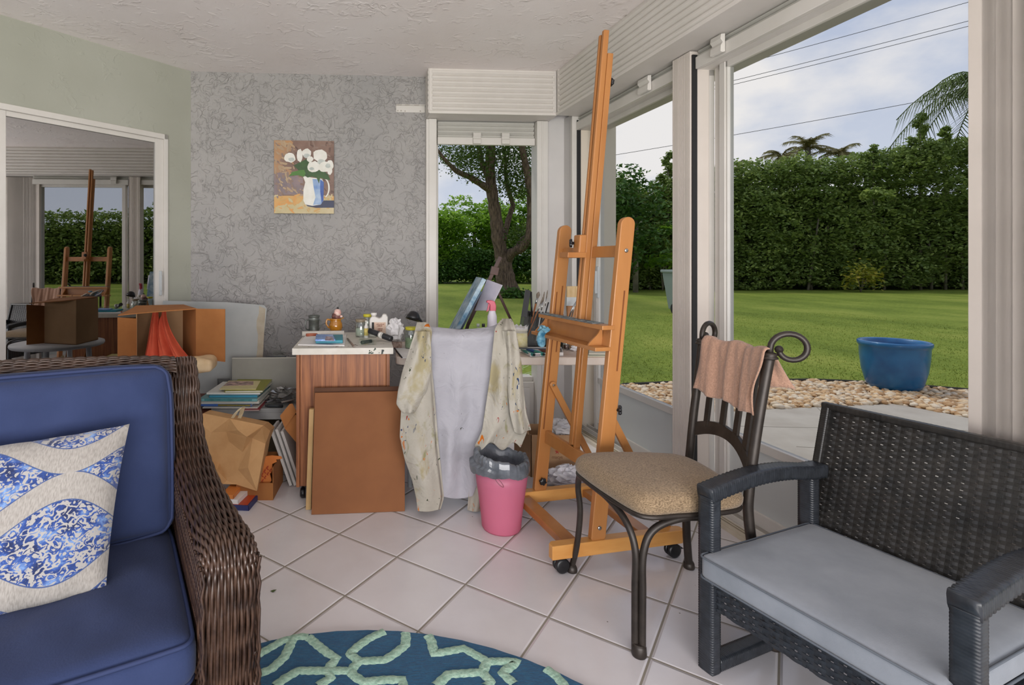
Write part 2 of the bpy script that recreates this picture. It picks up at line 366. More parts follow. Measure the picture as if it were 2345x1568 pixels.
# --- right wall posts, pier
M_post = mat('post_aluminium', 'C9C0B8', 'D3CAC2', rough=.5, scale=2)
mb = MB(); wbox(mb, RW, 1.424, 1.62, 0, .05, 0, 2.35)
wbox(mb, RW, 1.48, 1.62, .05, .30, -.1, 2.6)
structure(mb.build('wall_right_pier', mat('pier_paint', 'C6C3C2', 'CFCCCA', rough=.7, scale=2)))
mb = MB(); wbox(mb, BW, -.05, .15, -.001, .22, 0, CEIL); structure(mb.build('wall_back_pier', MC['pier_paint']))
# reveal outside the far door panel
mb = MB(); wbox(mb, RW, 1.415, 1.48, .05, .34, -.1, 2.45); structure(mb.build('trim_1', M_white2, bevel=.003))
mb = MB(); wbox(mb, RW, 1.405, 1.43, -.015, .055, .03, 2.33); structure(mb.build('trim_2', M_white, bevel=.003))
mb = MB(); wbox(mb, RW, 1.40, 1.405, .02, .05, .03, 2.3); structure(mb.build('trim_3', M_dark))

def grooved_post(name, s0, s1, grooves, o=0):
    mb = MB(); wbox(mb, RW, s0, s1, o + .004, o + .105, -.0, 2.32)
    gs = [s0] + grooves + [s1]
    for a, b in zip(gs[:-1], gs[1:]): wbox(mb, RW, a + .0014, b - .0014, o - .004, o + .006, 0, 2.32)
    return structure(mb.build(name, M_post, bevel=.0008, seg=1))
grooved_post('trim_4', .158, .296, [.158 + .138 * k for k in (.08, .3, .42, .5, .57, .64, .9)])
mb = MB(); wbox(mb, RW, .149, .158, .004, .03, .02, 2.3); structure(mb.build('trim_5', M_dark))
grooved_post('trim_6', -1.42, -.961, [k + .053 for k in (-1.05, -1.066, -1.082, -1.098, -1.115, -1.12, -1.15, -1.165, -1.18, -1.195, -1.22, -1.3, -1.4)], .080)
grooved_post('trim_7', -2.62, -2.45, [-2.5, -2.53, -2.56])
# wall further back of the camera on the right: next bays stay glazed
mb = MB(); wbox(mb, RW, -6, 1.42, .0, .30, 2.326, CEIL); wbox(mb, RW, -6, 1.6, .21, .30, 2.25, 2.325); structure(mb.build('wall_right_header', M_white))
# valance boxes that hold the roller shutters
def louver(fn, s0, s1, o, z0, z1, n, mb, lip=.0):
    wbox(mb, fn, s0, s1, o, o + .008, z0, z1)
    hh = (z1 - z0) / n
    for k in range(n):
        a = z0 + k * hh
        vs = [fn(s0, o, a + .0), fn(s0, o - .006, a + hh * .1), fn(s0, o - .016, a + hh * .35), fn(s0, o - .014, a + hh * .7), fn(s0, o - .003, a + hh * .9), fn(s0, o, a + hh * .95)]
        we = fn(s1, 0, 0) - fn(s0, 0, 0)
        mb.prism(vs, we)
hb = thing('trim_8', BW(.5, -.17, 2.325), None, None); hb['kind'] = 'structure'
M_val = mat('valance_paint', 'CFCAC4', 'D6D1CC', rough=.5, scale=3)
ctR = RW(1.38, -.15, 0)
def BWo(t, o, z): return BW(t, o, z)
mb = MB(); louver(BW, 1.055, .155, -.172, 2.345, 2.645, 8, mb)
wbox(mb, BW, 1.074, 1.05, -.182, .0, 2.346, CEIL); wbox(mb, BW, .165, .136, -.182, -.16, 2.346, CEIL); wbox(mb, BW, 1.075, .135, -.184, 0, 2.325, 2.345); wbox(mb, BW, 1.06, .16, -.18, -.16, 2.635, CEIL)
mb.build('valance_box', M_val, hb, bevel=.0015)
mb = MB(); wbox(mb, BW, 1.0745, 1.08, -.178, 0, 2.33, CEIL)
for k in range(8): a = 2.35 + k * .037; mb.prism([BW(1.079, -.165, a), BW(1.083, -.165, a + .01), BW(1.083, -.165, a + .026), BW(1.079, -.165, a + .034)], BN * .15)
mb.build('valance_side', M_val, hb)
hr = thing('trim_9', RW(0, -.15, 2.325), None, None); hr['kind'] = 'structure'
mb = MB(); louver(RW, 1.36, -4.1, -.135, 2.345, 2.645, 8, mb)
wbox(mb, RW, -4.1, 1.39, -.148, .0, 2.325, 2.345); wbox(mb, RW, 1.352, 1.378, -.147, -.12, 2.346, CEIL); wbox(mb, RW, -4.1, 1.37, -.14, -.125, 2.635, CEIL)
mb.build('valance_box', M_val, hr, bevel=.0015)
# lowered shutter curtains just below the valances
M_shut = mat('shutter_slat', 'B9B7B1', 'C2C0BA', rough=.45, scale=3)
def clip(mb, fn, t, o, z, w=.06):
    sv = fn(t + w, o, 0) - fn(t, o, 0)
    mb.prism([fn(t, o, z + .085), fn(t, o - .02, z + .082), fn(t, o - .024, z + .06), fn(t, o - .012, z + .045), fn(t, o - .022, z + .03), fn(t, o - .024, z), fn(t, o - .012, z - .004), fn(t, o, z)], sv)
sh = thing('shutter', BW(.6, .03, 2.14), 'grey roller shutter rolled up over the narrow back window', 'shutter')
mb = MB(); louver(BW, .985, .24, .03, 2.195, 2.33, 4, mb); mb.build('slats', M_shut, sh)
mb = MB(); wbox(mb, BW, .988, .238, .0, .03, 2.145, 2.2); mb.build('bottom_bar', M_white, sh, bevel=.003)
for t_ in (.66, .44): mb = MB(); clip(mb, BW, t_, .0, 2.15); mb.build('stop_clip', M_white, sh, bevel=.002)
sh = thing('shutter', RW(.8, .03, 2.26), 'grey roller shutter rolled up over the sliding door beside the easel', 'shutter')
mb = MB(); louver(RW, 1.40, .30, .045, 2.285, 2.324, 2, mb); mb.build('slats', M_shut, sh)
mb = MB(); wbox(mb, RW, 1.40, .30, .015, .04, 2.225, 2.285); mb.build('bottom_bar', M_white, sh, bevel=.003)
for t_ in (.50, ): mb = MB(); clip(mb, RW, t_, .012, 2.235, .10); mb.build('stop_clip', M_white, sh, bevel=.002)
sh = thing('shutter', RW(-.4, .03, 2.26), 'grey roller shutter rolled up over the widest right window', 'shutter')
mb = MB(); louver(RW, .145, -1.01, .045, 2.285, 2.324, 2, mb); mb.build('slats', M_shut, sh)
mb = MB(); wbox(mb, RW, .145, -1.01, .015, .04, 2.225, 2.285); mb.build('bottom_bar', M_white, sh, bevel=.003)
for t_ in (-.06,): mb = MB(); clip(mb, RW, t_, .012, 2.235, .07); mb.build('stop_clip', M_white, sh, bevel=.002)

mb = MB(); wbox(mb, BW, 1.08, .15, .06, .22, 2.26, CEIL); structure(mb.build('wall_back_header', M_white))
# --- sliding doors in the right wall
M_kick = mat('kick_panel', 'C4C9C9', 'CDD1D0', rough=.32, scale=1.5, detail=2)
def sliding(name, panels, s0, s1, gtop=2.2):
    d = thing(name, RW((s0 + s1) / 2, .1, 0), None, None); d['kind'] = 'structure'
    mb = MB(); wbox(mb, RW, s0, s1, .05, .2, gtop + .03, 2.33); wbox(mb, RW, s0, s1, .04, .2, -.02, .03)
    for o in (.06, .105, .15, .195): wbox(mb, RW, s0, s1, o, o + .008, .03, .055)
    mb.build('door_frame', M_white, d, bevel=.002)
    for (a, b, o) in panels:
        mb = MB()
        for (x0, x1) in ((a, a + .06), (b - .06, b)):
            wbox(mb, RW, x0, x1, o, o + .035, .05, gtop + .05)
            wbox(mb, RW, x0 + .012, x1 - .012, o - .006, o + .002, .06, gtop + .03)
        wbox(mb, RW, a, b, o, o + .035, gtop, gtop + .055); wbox(mb, RW, a, b, o, o + .035, .39, .43); wbox(mb, RW, a, b, o, o + .035, .05, .11)
        sash = mb.build('sash_frame', M_white, d, bevel=.002)
        mb = MB(); wbox(mb, RW, a + .05, b - .05, o + .012, o + .02, .10, .40); mb.build('kick_panel', M_kick, d)
        mb = MB(); wbox(mb, RW, a + .05, b - .05, o + .014, o + .019, .42, gtop + .01); mb.build('glass_pane', M_glass, d)
    return d
d2 = sliding('door_2', [(.158, 1.30, .10), ], .15, 1.42)
mb = MB(); wbox(mb, RW, 1.22, 1.25, .085, .1, 1.0, 1.22); wbox(mb, RW, 1.228, 1.242, .07, .09, 1.03, 1.19); tag(mb.build('door_handle', M_grey_alu, d2, bevel=.003), 'grey metal door handle')
mb = MB(); wbox(mb, RW, 1.31, 1.40, .15, .185, .05, 2.25); mb.build('sash_frame', M_white, d2, bevel=.002)
d3 = sliding('door_3', [(-1.02, .09, .10)], -1.02, .15)
mb = MB(); wbox(mb, RW, .105, .14, .12, .155, .05, 2.25); mb.build('sash_frame', M_white, d3, bevel=.002)
d4 = sliding('door_4', [(-2.46, -1.44, .10)], -2.46, -1.44)
d5 = sliding('door_5', [(-3.6, -2.61, .10)], -3.7, -2.61)
# floor track along the right wall
mb = MB(); wbox(mb, RW, -4, 1.42, .0, .3, 0, .02)
for o in (.004, .022, .037): wbox(mb, RW, -4, 1.42, o, o + .006, .02, .034)
structure(mb.build('baseboard_right', mat('sill_beige', 'B9AE9B', 'CDC3B2', rough=.5, scale=5)))
mb = MB(); wbox(mb, RW, 1.0, 1.42, -.02, .0, 0, .022); structure(mb.build('baseboard_right', M_white2))

# --- narrow fixed window in the back wall
wn = thing('window_1', BW(.6, .05, .3), None, None); wn['kind'] = 'structure'
mb = MB()
wbox(mb, BW, 1.08, 1.0, -.04, .1, 0, 2.322); wbox(mb, BW, 1.06, 1.005, -.05, -.035, 0, 2.322); wbox(mb, BW, .235, .15, -.04, .1, 0, 2.322); wbox(mb, BW, .2, .19, -.045, -.03, 0, 2.322)
wbox(mb, BW, 1.0, .235, .1, .14, 2.185, 2.4); wbox(mb, BW, 1.0, .235, .06, .16, .33, .365); wbox(mb, BW, 1.0, .975, .06, .13, .36, 2.2)
mb.build('window_frame', M_white, wn, bevel=.002)
mb = MB(); wbox(mb, BW, .98, .235, .095, .1, .36, 2.2); mb.build('glass_pane', M_glass, wn)
mb = MB(); wbox(mb, BW, 1.0, .235, .03, .16, 0, .33); wbox(mb, BW, .97, .27, .02, .03, .04, .29); mb.build('lower_panel', M_white, wn, bevel=.003)

# ================================================================ outside
GZ = -.10
def groundmat(name, cols, scale, bump=.6, bs=90, big=0.4):
    m = bpy.data.materials.new(name); m.use_nodes = True; t = m.node_tree; p = t.nodes['Principled BSDF']; p.inputs['Roughness'].default_value = .9; p.inputs['Specular IOR Level'].default_value = .15
    g = N(t, 'ShaderNodeNewGeometry')
    mpn = N(t, 'ShaderNodeMapping'); mpn.inputs['Scale'].default_value = (1, .45, 1); Lk(t, g.outputs['Position'], mpn.inputs[0])
    n1 = N(t, 'ShaderNodeTexNoise', i_Scale=big, i_Detail=5, i_Roughness=.65); Lk(t, mpn.outputs[0], n1.inputs['Vector'])
    n2 = N(t, 'ShaderNodeTexNoise', i_Scale=scale, i_Detail=6, i_Roughness=.75); Lk(t, g.outputs['Position'], n2.inputs['Vector'])
    md = N(t, 'ShaderNodeMath', operation='MULTIPLY_ADD', i_1=.55); Lk(t, n1.outputs['Fac'], md.inputs[0])
    m2 = N(t, 'ShaderNodeMath', operation='MULTIPLY', i_1=.45); Lk(t, n2.outputs['Fac'], m2.inputs[0]); Lk(t, m2.outputs[0], md.inputs[2])
    r = N(t, 'ShaderNodeValToRGB'); e = r.color_ramp.elements; e[0].position = .36; e[0].color = lin(cols[0]); e[1].position = .66; e[1].color = lin(cols[2]); k = e.new(.5); k.color = lin(cols[1])
    Lk(t, md.outputs[0], r.inputs[0]); Lk(t, r.outputs[0], p.inputs['Base Color'])
    n3 = N(t, 'ShaderNodeTexNoise', i_Scale=bs, i_Detail=3); Lk(t, g.outputs['Position'], n3.inputs['Vector'])
    b = N(t, 'ShaderNodeBump', i_Strength=bump, i_Distance=.03); Lk(t, n3.outputs['Fac'], b.inputs['Height']); Lk(t, b.outputs[0], p.inputs['Normal'])
    return m
M_lawn = groundmat('lawn_grass', ('586A26', '7C8C38', 'A0A450'), 14)
mb = MB(); mb.box((-70, -30, GZ - .3), (110, 120, GZ - .03)); structure(mb.build('ground', M_lawn))
# lawn surface proper
lawn_edge = [(2.0, 5.3), (2.46, 5.86), (3.2, 6.0), (4.0, 6.05), (4.7, 6.1), (5.35, 5.95), (6.0, 5.6), (7.5, 4.6), (9, 2)]
mb = MB(); mb.prism([Vector((x, y, GZ - .02)) for x, y in [(-60, 9), (-1.2, 9), (-1.2, 4.6)] + lawn_edge + [(100, 2), (100, 110), (-60, 110)]][::-1], (0, 0, .03))
tag(mb.build('lawn', M_lawn), 'wide mown green lawn running back to the hedges', 'grass', kind='stuff')
# grass blades at the lawn edge and near area: tufts
def blades(n, area_fn, h, name, m, label, wdt=.006):
    V = np.zeros((n * 3, 3)); 
    for i in range(n):
        x, y = area_fn(); a = random.uniform(0, PI); hh = h * random.uniform(.5, 1.2); lx, ly = random.uniform(-.6, .6) * hh, random.uniform(-.6, .6) * hh
        V[i * 3] = (x - math.cos(a) * wdt, y - math.sin(a) * wdt, GZ); V[i * 3 + 1] = (x + math.cos(a) * wdt, y + math.sin(a) * wdt, GZ); V[i * 3 + 2] = (x + lx, y + ly, GZ + hh)
    b = MB(); b.add(V.tolist(), [(3 * i, 3 * i + 1, 3 * i + 2) for i in range(n)]); return tag(b.build(name, m), label, 'grass', kind='stuff')
M_blade = mat('grass_blade', '68782C', 'A0A84E', rough=.8, scale=2.5, spec=.2)
def ar():
    while True:
        x = random.uniform(2.1, 12); y = 5.6 + random.random() ** 1.7 * 9
        ed = np.interp(x, [p[0] for p in lawn_edge], [p[1] for p in lawn_edge])
        if y > ed and .3 * y < x < 1.12 * y: return x, y
blades(26000, ar, .032, 'grass_blades', M_blade, 'short green grass blades of the lawn nearest the patio')
# soil edging strip
mb = MB()
pts = [Vector((x, y, GZ + .012)) for x, y in lawn_edge]
mb.tube([p + Vector((0, 0, 0)) for p in pts], .028, 6); tag(mb.build('garden_edging', mat('edging_black', '2A2620', rough=.9)), 'black edging strip between lawn and pebble bed', 'edging')
# patio slab
patio = [(1.5, -4), (1.72, 2.0), (1.5, 4.3), (2.3, 4.55), (2.75, 4.8), (3.29, 4.90), (4.0, 5.0), (4.72, 5.10), (4.95, 4.62), (5.6, 3.6), (6.2, 1.6), (6.3, -4)]
M_patio = mat('patio_concrete', 'A79E92', 'B5ADA1', rough=.85, scale=3, bump=.3, bscale=60, bdist=.004)
mb = MB(); mb.prism([Vector((x, y, GZ - .05)) for x, y in patio], (0, 0, .062)); structure(mb.build('ground_patio', M_patio, bevel=.004))
mb = MB()
for (a, b) in (((3.0, 3.2), (3.9, 5.0)), ((3.9, 2.4), (5.2, 3.9)), ((2.2, 3.4), (5.6, 3.0)), ((1.9, 4.45), (4.95, 4.25)), ((2.9, 3.9), (3.6, 3.75)), ((3.6, 3.75), (3.75, 3.9))):
    mb.bar((a[0], a[1], GZ + .0125), (b[0], b[1], GZ + .0125), .006, .002)
structure(mb.build('trim_10', mat('patio_joint', '8C8478', rough=.9)))
# pebbles
def pebbles():
    cand = []
    px = [p[0] for p in lawn_edge]; py = [p[1] for p in lawn_edge]
    from mathutils.geometry import intersect_point_tri_2d
    def inside(x, y, poly):
        c = False; j = len(poly) - 1
        for i in range(len(poly)):
            if ((poly[i][1] > y) != (poly[j][1] > y)) and (x < (poly[j][0] - poly[i][0]) * (y - poly[i][1]) / (poly[j][1] - poly[i][1]) + poly[i][0]): c = not c
            j = i
        return c
    ico = [(0, 0, 1), (.89, 0, .45), (.28, .85, .45), (-.72, .53, .45), (-.72, -.53, .45), (.28, -.85, .45), (.72, .53, -.45), (-.28, .85, -.45), (-.89, 0, -.45), (-.28, -.85, -.45), (.72, -.53, -.45), (0, 0, -1)]
    icf = [(0, 1, 2), (0, 2, 3), (0, 3, 4), (0, 4, 5), (0, 5, 1), (1, 6, 2), (2, 7, 3), (3, 8, 4), (4, 9, 5), (5, 10, 1), (6, 7, 2), (7, 8, 3), (8, 9, 4), (9, 10, 5), (10, 6, 1), (11, 7, 6), (11, 8, 7), (11, 9, 8), (11, 10, 9), (11, 6, 10)]
    b = MB(); b.smooth = True; n = 0
    while n < 7500:
        x = random.uniform(1.75, 6.6); y = random.uniform(3.3, 6.1)
        ed = np.interp(x, px, py)
        if y > ed - .03 or inside(x, y, patio): continue
        a = random.uniform(0, PI); r = random.uniform(.016, .038); sx, sy, sz = r * random.uniform(1, 1.5), r, r * random.uniform(.55, .8); z = GZ + random.uniform(-.005, .03)
        ca, sa = math.cos(a), math.sin(a)
        b.add([(x + (vx * sx) * ca - (vy * sy) * sa, y + (vx * sx) * sa + (vy * sy) * ca, z + vz * sz) for vx, vy, vz in ico], icf); n += 1
    m = bpy.data.materials.new('pebble'); m.use_nodes = True; t = m.node_tree; p = t.nodes['Principled BSDF']; p.inputs['Roughness'].default_value = .7
    g = N(t, 'ShaderNodeNewGeometry'); r = N(t, 'ShaderNodeValToRGB'); Lk(t, g.outputs['Random Per Island'], r.inputs[0])
    e = r.color_ramp.elements; e[0].color = lin('A9825A'); e[1].position = 1; e[1].color = lin('E6D6BE')
    for ps, c in ((.25, 'C9A478'), (.5, 'DDC19A'), (.75, 'C8B49A')): k = e.new(ps); k.color = lin(c)
    Lk(t, r.outputs[0], p.inputs['Base Color'])
    tag(b.build('pebbles', m), 'bed of tan and cream river pebbles around the blue pot', 'pebbles', kind='stuff')
pebbles()
mb = MB(); mb.prism([Vector((x, y, GZ - .03)) for x, y in [(1.75, 3.4), (1.75, 5.2)] + lawn_edge[:-2] + [(6.6, 3.4)]][::-1], (0, 0, .03)); structure(mb.build('ground_soil', mat('soil', '7A6247', 'A58E6C', scale=30, rough=.95)))
# blue pot
c = at(2047, 893, GZ); c.z = GZ
mb = MB(); mb.lathe([(.19, 0), (.235, .08), (.268, .22), (.283, .36), (.287, .46), (.292, .47), (.303, .485), (.303, .515), (.29, .525), (.268, .515), (.262, .46), (.25, .3), (.0, .28)], c, 48)
tag(mb.build('garden_pot', mat('blue_glaze', '14568A', '1D6A9E', rough=.35, scale=5, coat=.3)), 'blue glazed garden pot standing on the pebble bed', 'pot')
# wheeled bin on the lawn
c = at(1555, 717, GZ); c.z = GZ
bn = thing('trash_cart', c, 'grey wheeled trash cart far out on the lawn, half behind the window post', 'bin')
x, y = c.x, c.y
mb = MB(); mb.hexa([(x - .19, y - .2, GZ + .1), (x + .19, y - .2, GZ + .1), (x + .19, y + .2, GZ + .1), (x - .19, y + .2, GZ + .1), (x - .31, y - .32, GZ + 1.12), (x + .31, y - .32, GZ + 1.12), (x + .31, y + .32, GZ + 1.12), (x - .31, y + .32, GZ + 1.12)])
mb.build('bin_body', mat('bin_grey', '8E9A96', rough=.6), bn, bevel=.02)
mb = MB(); mb.box((x - .34, y - .36, GZ + 1.1), (x + .34, y + .36, GZ + 1.18)); mb.build('lid', MC['bin_grey'], bn, bevel=.02)
for sx in (-1, 1): mb = MB(); mb.cyl((x + sx * .19 - .03, y - .1, GZ + .13), .13, .06, 20, (1, 0, 0)); mb.build('wheel', M_dark, bn)
mb = MB(); mb.box((x - .2, y - .22, GZ), (x + .2, y - .05, GZ + .14)); mb.build('base', M_dark, bn)

# ---- foliage
def leafmat(name, c1, c2, c3, trans=.25):
    m = bpy.data.materials.new(name); m.use_nodes = True; t = m.node_tree; p = t.nodes['Principled BSDF']; p.inputs['Roughness'].default_value = .5; p.inputs['Specular IOR Level'].default_value = .35
    g = N(t, 'ShaderNodeNewGeometry'); r = N(t, 'ShaderNodeValToRGB'); e = r.color_ramp.elements; e[0].color = lin(c1); e[1].color = lin(c3); k = e.new(.55); k.color = lin(c2)
    nz = N(t, 'ShaderNodeTexNoise', i_Scale=.8, i_Detail=3); Lk(t, g.outputs['Position'], nz.inputs['Vector'])
    md = N(t, 'ShaderNodeMath', operation='MULTIPLY_ADD', i_1=.5); Lk(t, g.outputs['Random Per Island'], md.inputs[0])
    m2 = N(t, 'ShaderNodeMath', operation='MULTIPLY', i_1=.55); Lk(t, nz.outputs['Fac'], m2.inputs[0]); Lk(t, m2.outputs[0], md.inputs[2])
    Lk(t, md.outputs[0], r.inputs[0]); Lk(t, r.outputs[0], p.inputs['Base Color'])
    tl = N(t, 'ShaderNodeBsdfTranslucent'); Lk(t, r.outputs[0], tl.inputs[0]); ms = N(t, 'ShaderNodeMixShader', i_0=trans)
    Lk(t, p.outputs[0], ms.inputs[1]); Lk(t, tl.outputs[0], ms.inputs[2]); Lk(t, ms.outputs[0], t.nodes['Material Output'].inputs[0]); return m
LF_hedge = leafmat('hedge_leaf', '566C38', '80964E', 'C8D678', .4)
LF_dark = leafmat('dark_leaf', '34521F', '4E7232', '7A9A48')
LF_light = leafmat('bright_leaf', '5A8A24', '8CB43A', 'C4E068', .6)
LF_oak = leafmat('oak_leaf', '3A4A22', '526A2C', '7C9446', .35)
LF_yel = leafmat('croton_leaf', '6A7A20', 'A6A83A', 'D8B050', .3)
LF_palm = leafmat('palm_leaf', '6A6440', '847E50', 'A89A6A', .3)
M_bark = mat('oak_bark', '4C3D31', '8C7562', rough=.9, scale=3, stretch=(6, 6, 1.2), bump=.8, bscale=5, bdist=.15)
M_twig = mat('pale_bark', '6B6456', '8A8272', rough=.9, scale=4)

def leafmesh(P, size, updir=None, squash=.55, droop=0):
    """P (n,3) leaf centres -> folded rhombus leaves"""
    n = len(P); s = size * rng.uniform(.6, 1.3, (n, 1))
    a = rng.normal(size=(n, 3)); a[:, 2] = a[:, 2] * .5 - droop; a /= np.linalg.norm(a, axis=1)[:, None]
    nn = rng.normal(size=(n, 3)); nn[:, 2] = np.abs(nn[:, 2]) + .7; b = np.cross(a, nn); b /= np.linalg.norm(b, axis=1)[:, None]
    V = np.stack([P - a * s, P + b * s * squash, P + a * s, P - b * s * squash], 1).reshape(-1, 3)
    b_ = MB(); b_.v = V.tolist(); b_.f = [(4 * i, 4 * i + 1, 4 * i + 2, 4 * i + 3) for i in range(n)]; b_.m = [0] * n; b_.sm = [False] * n; b_.raw = True
    return b_
def blobpts(blobs, per):
    out = []
    for (x, y, z, rx, ry, rz) in blobs:
        n = int(per * (rx * ry * rz) ** (2 / 3))
        d = rng.normal(size=(n, 3)); d /= np.linalg.norm(d, axis=1)[:, None]
        r = rng.uniform(.72, 1.05, (n, 1)) ** .7
        lump = 1 + .16 * np.sin(d[:, :1] * 7 + x) * np.sin(d[:, 1:2] * 6 + y) + .12 * np.sin(d[:, 2:3] * 9 + z)
        p = np.array([x, y, z]) + d * r * lump * np.array([rx, ry, rz]); out.append(p)
    P = np.concatenate(out); return P[P[:, 2] > GZ + .05]
HD = 27.0
prof_px = [1200, 1387, 1430, 1470, 1490, 1525, 1560, 1600, 1680, 1720, 1760, 1800, 1850, 1900, 1980, 2050, 2100, 2160, 2213, 2400, 3400]
prof_y = [370, 385, 388, 420, 445, 400, 385, 385, 375, 362, 362, 362, 352, 357, 350, 335, 325, 315, 305, 300, 330]
def hz(X): return 1.24 + (604 - np.interp(CX + X * F / HD, prof_px, prof_y)) * HD / F
hedge_blobs = []
X = 9.0
while X < 35:
    top = hz(X)
    for lev in range(5):
        z = (lev + .5) / 5 * (top - .9); rr = random.uniform(.9, 1.4)
        hedge_blobs.append((X + random.uniform(-.4, .4), HD + 1 + random.uniform(-.6, .6) - (.3 if lev < 4 else 0), z + .3, rr, rr * .8, rr * random.uniform(.7, .95)))
    hedge_blobs.append((X, HD + 1, top - .75, .9, .8, .75))
    X += .85
hg = thing('hedge', (20, HD + 1, GZ), 'tall clipped dark green hedge behind the lawn, right side', 'hedge')
P = blobpts(hedge_blobs, 1050); leafmesh(P, .095).build('foliage', LF_hedge, hg)
mb = MB()
for k in range(28):
    x = 9.5 + k * .92 + random.uniform(-.3, .3); y = HD + random.uniform(.2, 1.2); mb.tube([(x, y, GZ), (x + random.uniform(-.3, .3), y, 1.6), (x + random.uniform(-.6, .6), y, 3.6)], [.07, .06, .04], 5)
mb.build('trunks', M_twig, hg)
mb = MB(); mb.box((9, HD + 1.6, GZ), (35, HD + 1.75, 4.9)); mb.build('inner_shade', mat('hedge_shade', '1E2A14', '2A3A1A', rough=.95, scale=2), hg)  # dark sheet behind the leaves, the hedge's inner shade put into its colour
# sprigs above the hedge
def sprig(px, ytop, w, label, lf=LF_hedge, d=HD, base_drop=2.2, n=900):
    p = atd(px, ytop, d + .6); hgt = base_drop; pts = []
    for k in range(n):
        u = random.random(); zz = p.z - hgt * u; rad = w * (.12 + u) * .6
        arm = int(u * 7); th = arm * 2.4
        q = random.random() ** .6 * rad
        pts.append((p.x + math.cos(th) * q + random.gauss(0, .07), p.y + math.sin(th) * q * .6 + random.gauss(0, .07), zz + q * .35 + random.gauss(0, .05)))
    t = thing('tree', (p.x, p.y, GZ), label, 'tree', 'shoots rising above the right hedge')
    leafmesh(np.array(pts), .10).build('foliage', lf, t)
    mb = MB(); mb.tube([(p.x, p.y, GZ), (p.x, p.y, p.z - .1)], [.08, .03], 5); mb.build('trunk', M_twig, t)
sprig(1530, 350, 1.1, 'leafy shoot above the hedge left of the white window post')
sprig(2108, 262, 1.4, 'tallest leafy shoot above the right hedge', base_drop=2.4, n=1500)
sprig(2000, 332, .6, 'smallest leafy shoot above the middle of the right hedge', base_drop=1.0, n=260)
sprig(2165, 292, 1.0, 'leafy shoot above the right hedge beside the hanging palm', base_drop=1.6)
sprig(1605, 352, .9, 'leafy shoot above the hedge seen in the thin glass strip', base_drop=2.0, n=500)
# darker tree group at the left end of the hedge
t = thing('tree', (11.1, 25, GZ), 'dark rounded tree at the left end of the right hedge', 'tree')
bl = []
for k in range(16):
    a = random.uniform(9.6, 12.2); z = random.uniform(.8, 5.0); bl.append((a, 25 + random.uniform(-.5, .6), z, 1.0, .8, .9))
bl += [(10.5, 25, 5.2, .7, .6, .6), (11.0, 25, 5.3, .6, .6, .55)]
leafmesh(blobpts(bl, 330), .12).build('foliage', LF_dark, t); mb = MB(); mb.tube([(11.1, 25, GZ), (11.1, 25, 3.5)], .13, 6); mb.build('trunk', M_twig, t)
# the hedge that turns along the right side of the garden (seen mirrored in the tinted door)
h2 = thing('hedge', (34.5, 2, GZ), 'side run of the tall hedge, far right of the garden', 'hedge')
bl = []; y_ = HD
while y_ > -26:
    tp_ = random.uniform(4.6, 5.3)
    for lev in range(5): bl.append((34.5 + random.uniform(-.5, .5), y_, (lev + .5) / 5 * (tp_ - .9) + .3, 1.0, 1.5, 1.1))
    y_ -= 1.3
leafmesh(blobpts(bl, 480), .14).build('foliage', LF_hedge, h2)
mb = MB(); mb.box((35.2, -26, GZ), (35.35, HD, 3.6)); mb.build('inner_shade', MC['hedge_shade'], h2)  # same shade-coloured sheet inside the side hedge
# light low sprays in front of the hedge
def shrub(px, py, d, r, label, lf, n=400, size=.11, drop=None, flat=.5):
    p = atd(px, py, d); t = thing('shrub', (p.x, p.y, GZ), label, 'shrub'); pts = []
    for k in range(n):
        a = random.uniform(0, 2 * PI); q = random.random() ** .6 * r
        pts.append((p.x + math.cos(a) * q, p.y + math.sin(a) * q * .5, p.z + random.gauss(0, .3) * r * flat - q * .25))
    leafmesh(np.array(pts), size).build('foliage', lf, t)
    mb = MB()
    for k in range(4 if py > 585 else 0): mb.tube([(p.x, p.y + .1, GZ), (p.x + random.uniform(-.4, .4) * r, p.y, p.z)], .02, 5)
    if mb.v: mb.build('stems', M_twig, t)
shrub(1975, 625, 25.3, .95, 'yellow and green croton shrub at the foot of the hedge', LF_yel, 520, .09, flat=.9)
shrub(1520, 590, 26.2, .95, 'light green spray of leaves above the grey trash cart', LF_light, 260, .13)
shrub(1530, 520, 26.4, .62, 'small light green spray high against the dark hedge', LF_light, 160, .12)
shrub(2010, 440, 25.8, .8, 'bright green branch sticking out of the upper hedge', LF_hedge, 400, .12)
# palms behind
def palm(px, py, d, n, L, label, lf=LF_palm, droop=1.0, ht=None):
    p = atd(px, py, d); t = thing('palm_tree', (p.x, p.y, GZ), label, 'palm')
    mb = MB(); mb.tube([(p.x, p.y, GZ), (p.x, p.y, p.z)], [.2, .15], 8); mb.build('trunk', M_twig, t)
    mb = MB()
    for k in range(n):
        th = 2 * PI * k / n + random.uniform(-.2, .2); el = random.uniform(-.1, 1.2); ll = L * random.uniform(.75, 1.1); pts = []
        for i in range(8):
            u = i / 7; r = ll * u * math.cos(el * (1 - .3 * u)); z = ll * (math.sin(el) * u - droop * .55 * u * u); pts.append(Vector((p.x + math.cos(th) * r, p.y + math.sin(th) * r, p.z + z)))
        mb.tube(pts, .02, 4)
        for i in range(1, 8):
            for kk in range(5):
                q = pts[i - 1].lerp(pts[i], kk / 5); side = Vector((-math.sin(th), math.cos(th), 0))
                for sg in (-1, 1):
                    tip = q + side * sg * ll * .22 * (1.15 - abs(i / 7 - .5)) + (pts[i] - pts[i - 1]).normalized() * ll * .12 + Vector((0, 0, -.12 * ll * droop * random.uniform(.4, 1.3)))
                    w_ = (pts[i] - pts[i - 1]).normalized() * .03
                    mb.add([q - w_, q + w_, tip], [(0, 1, 2)])
    mb.build('fronds', lf, t)
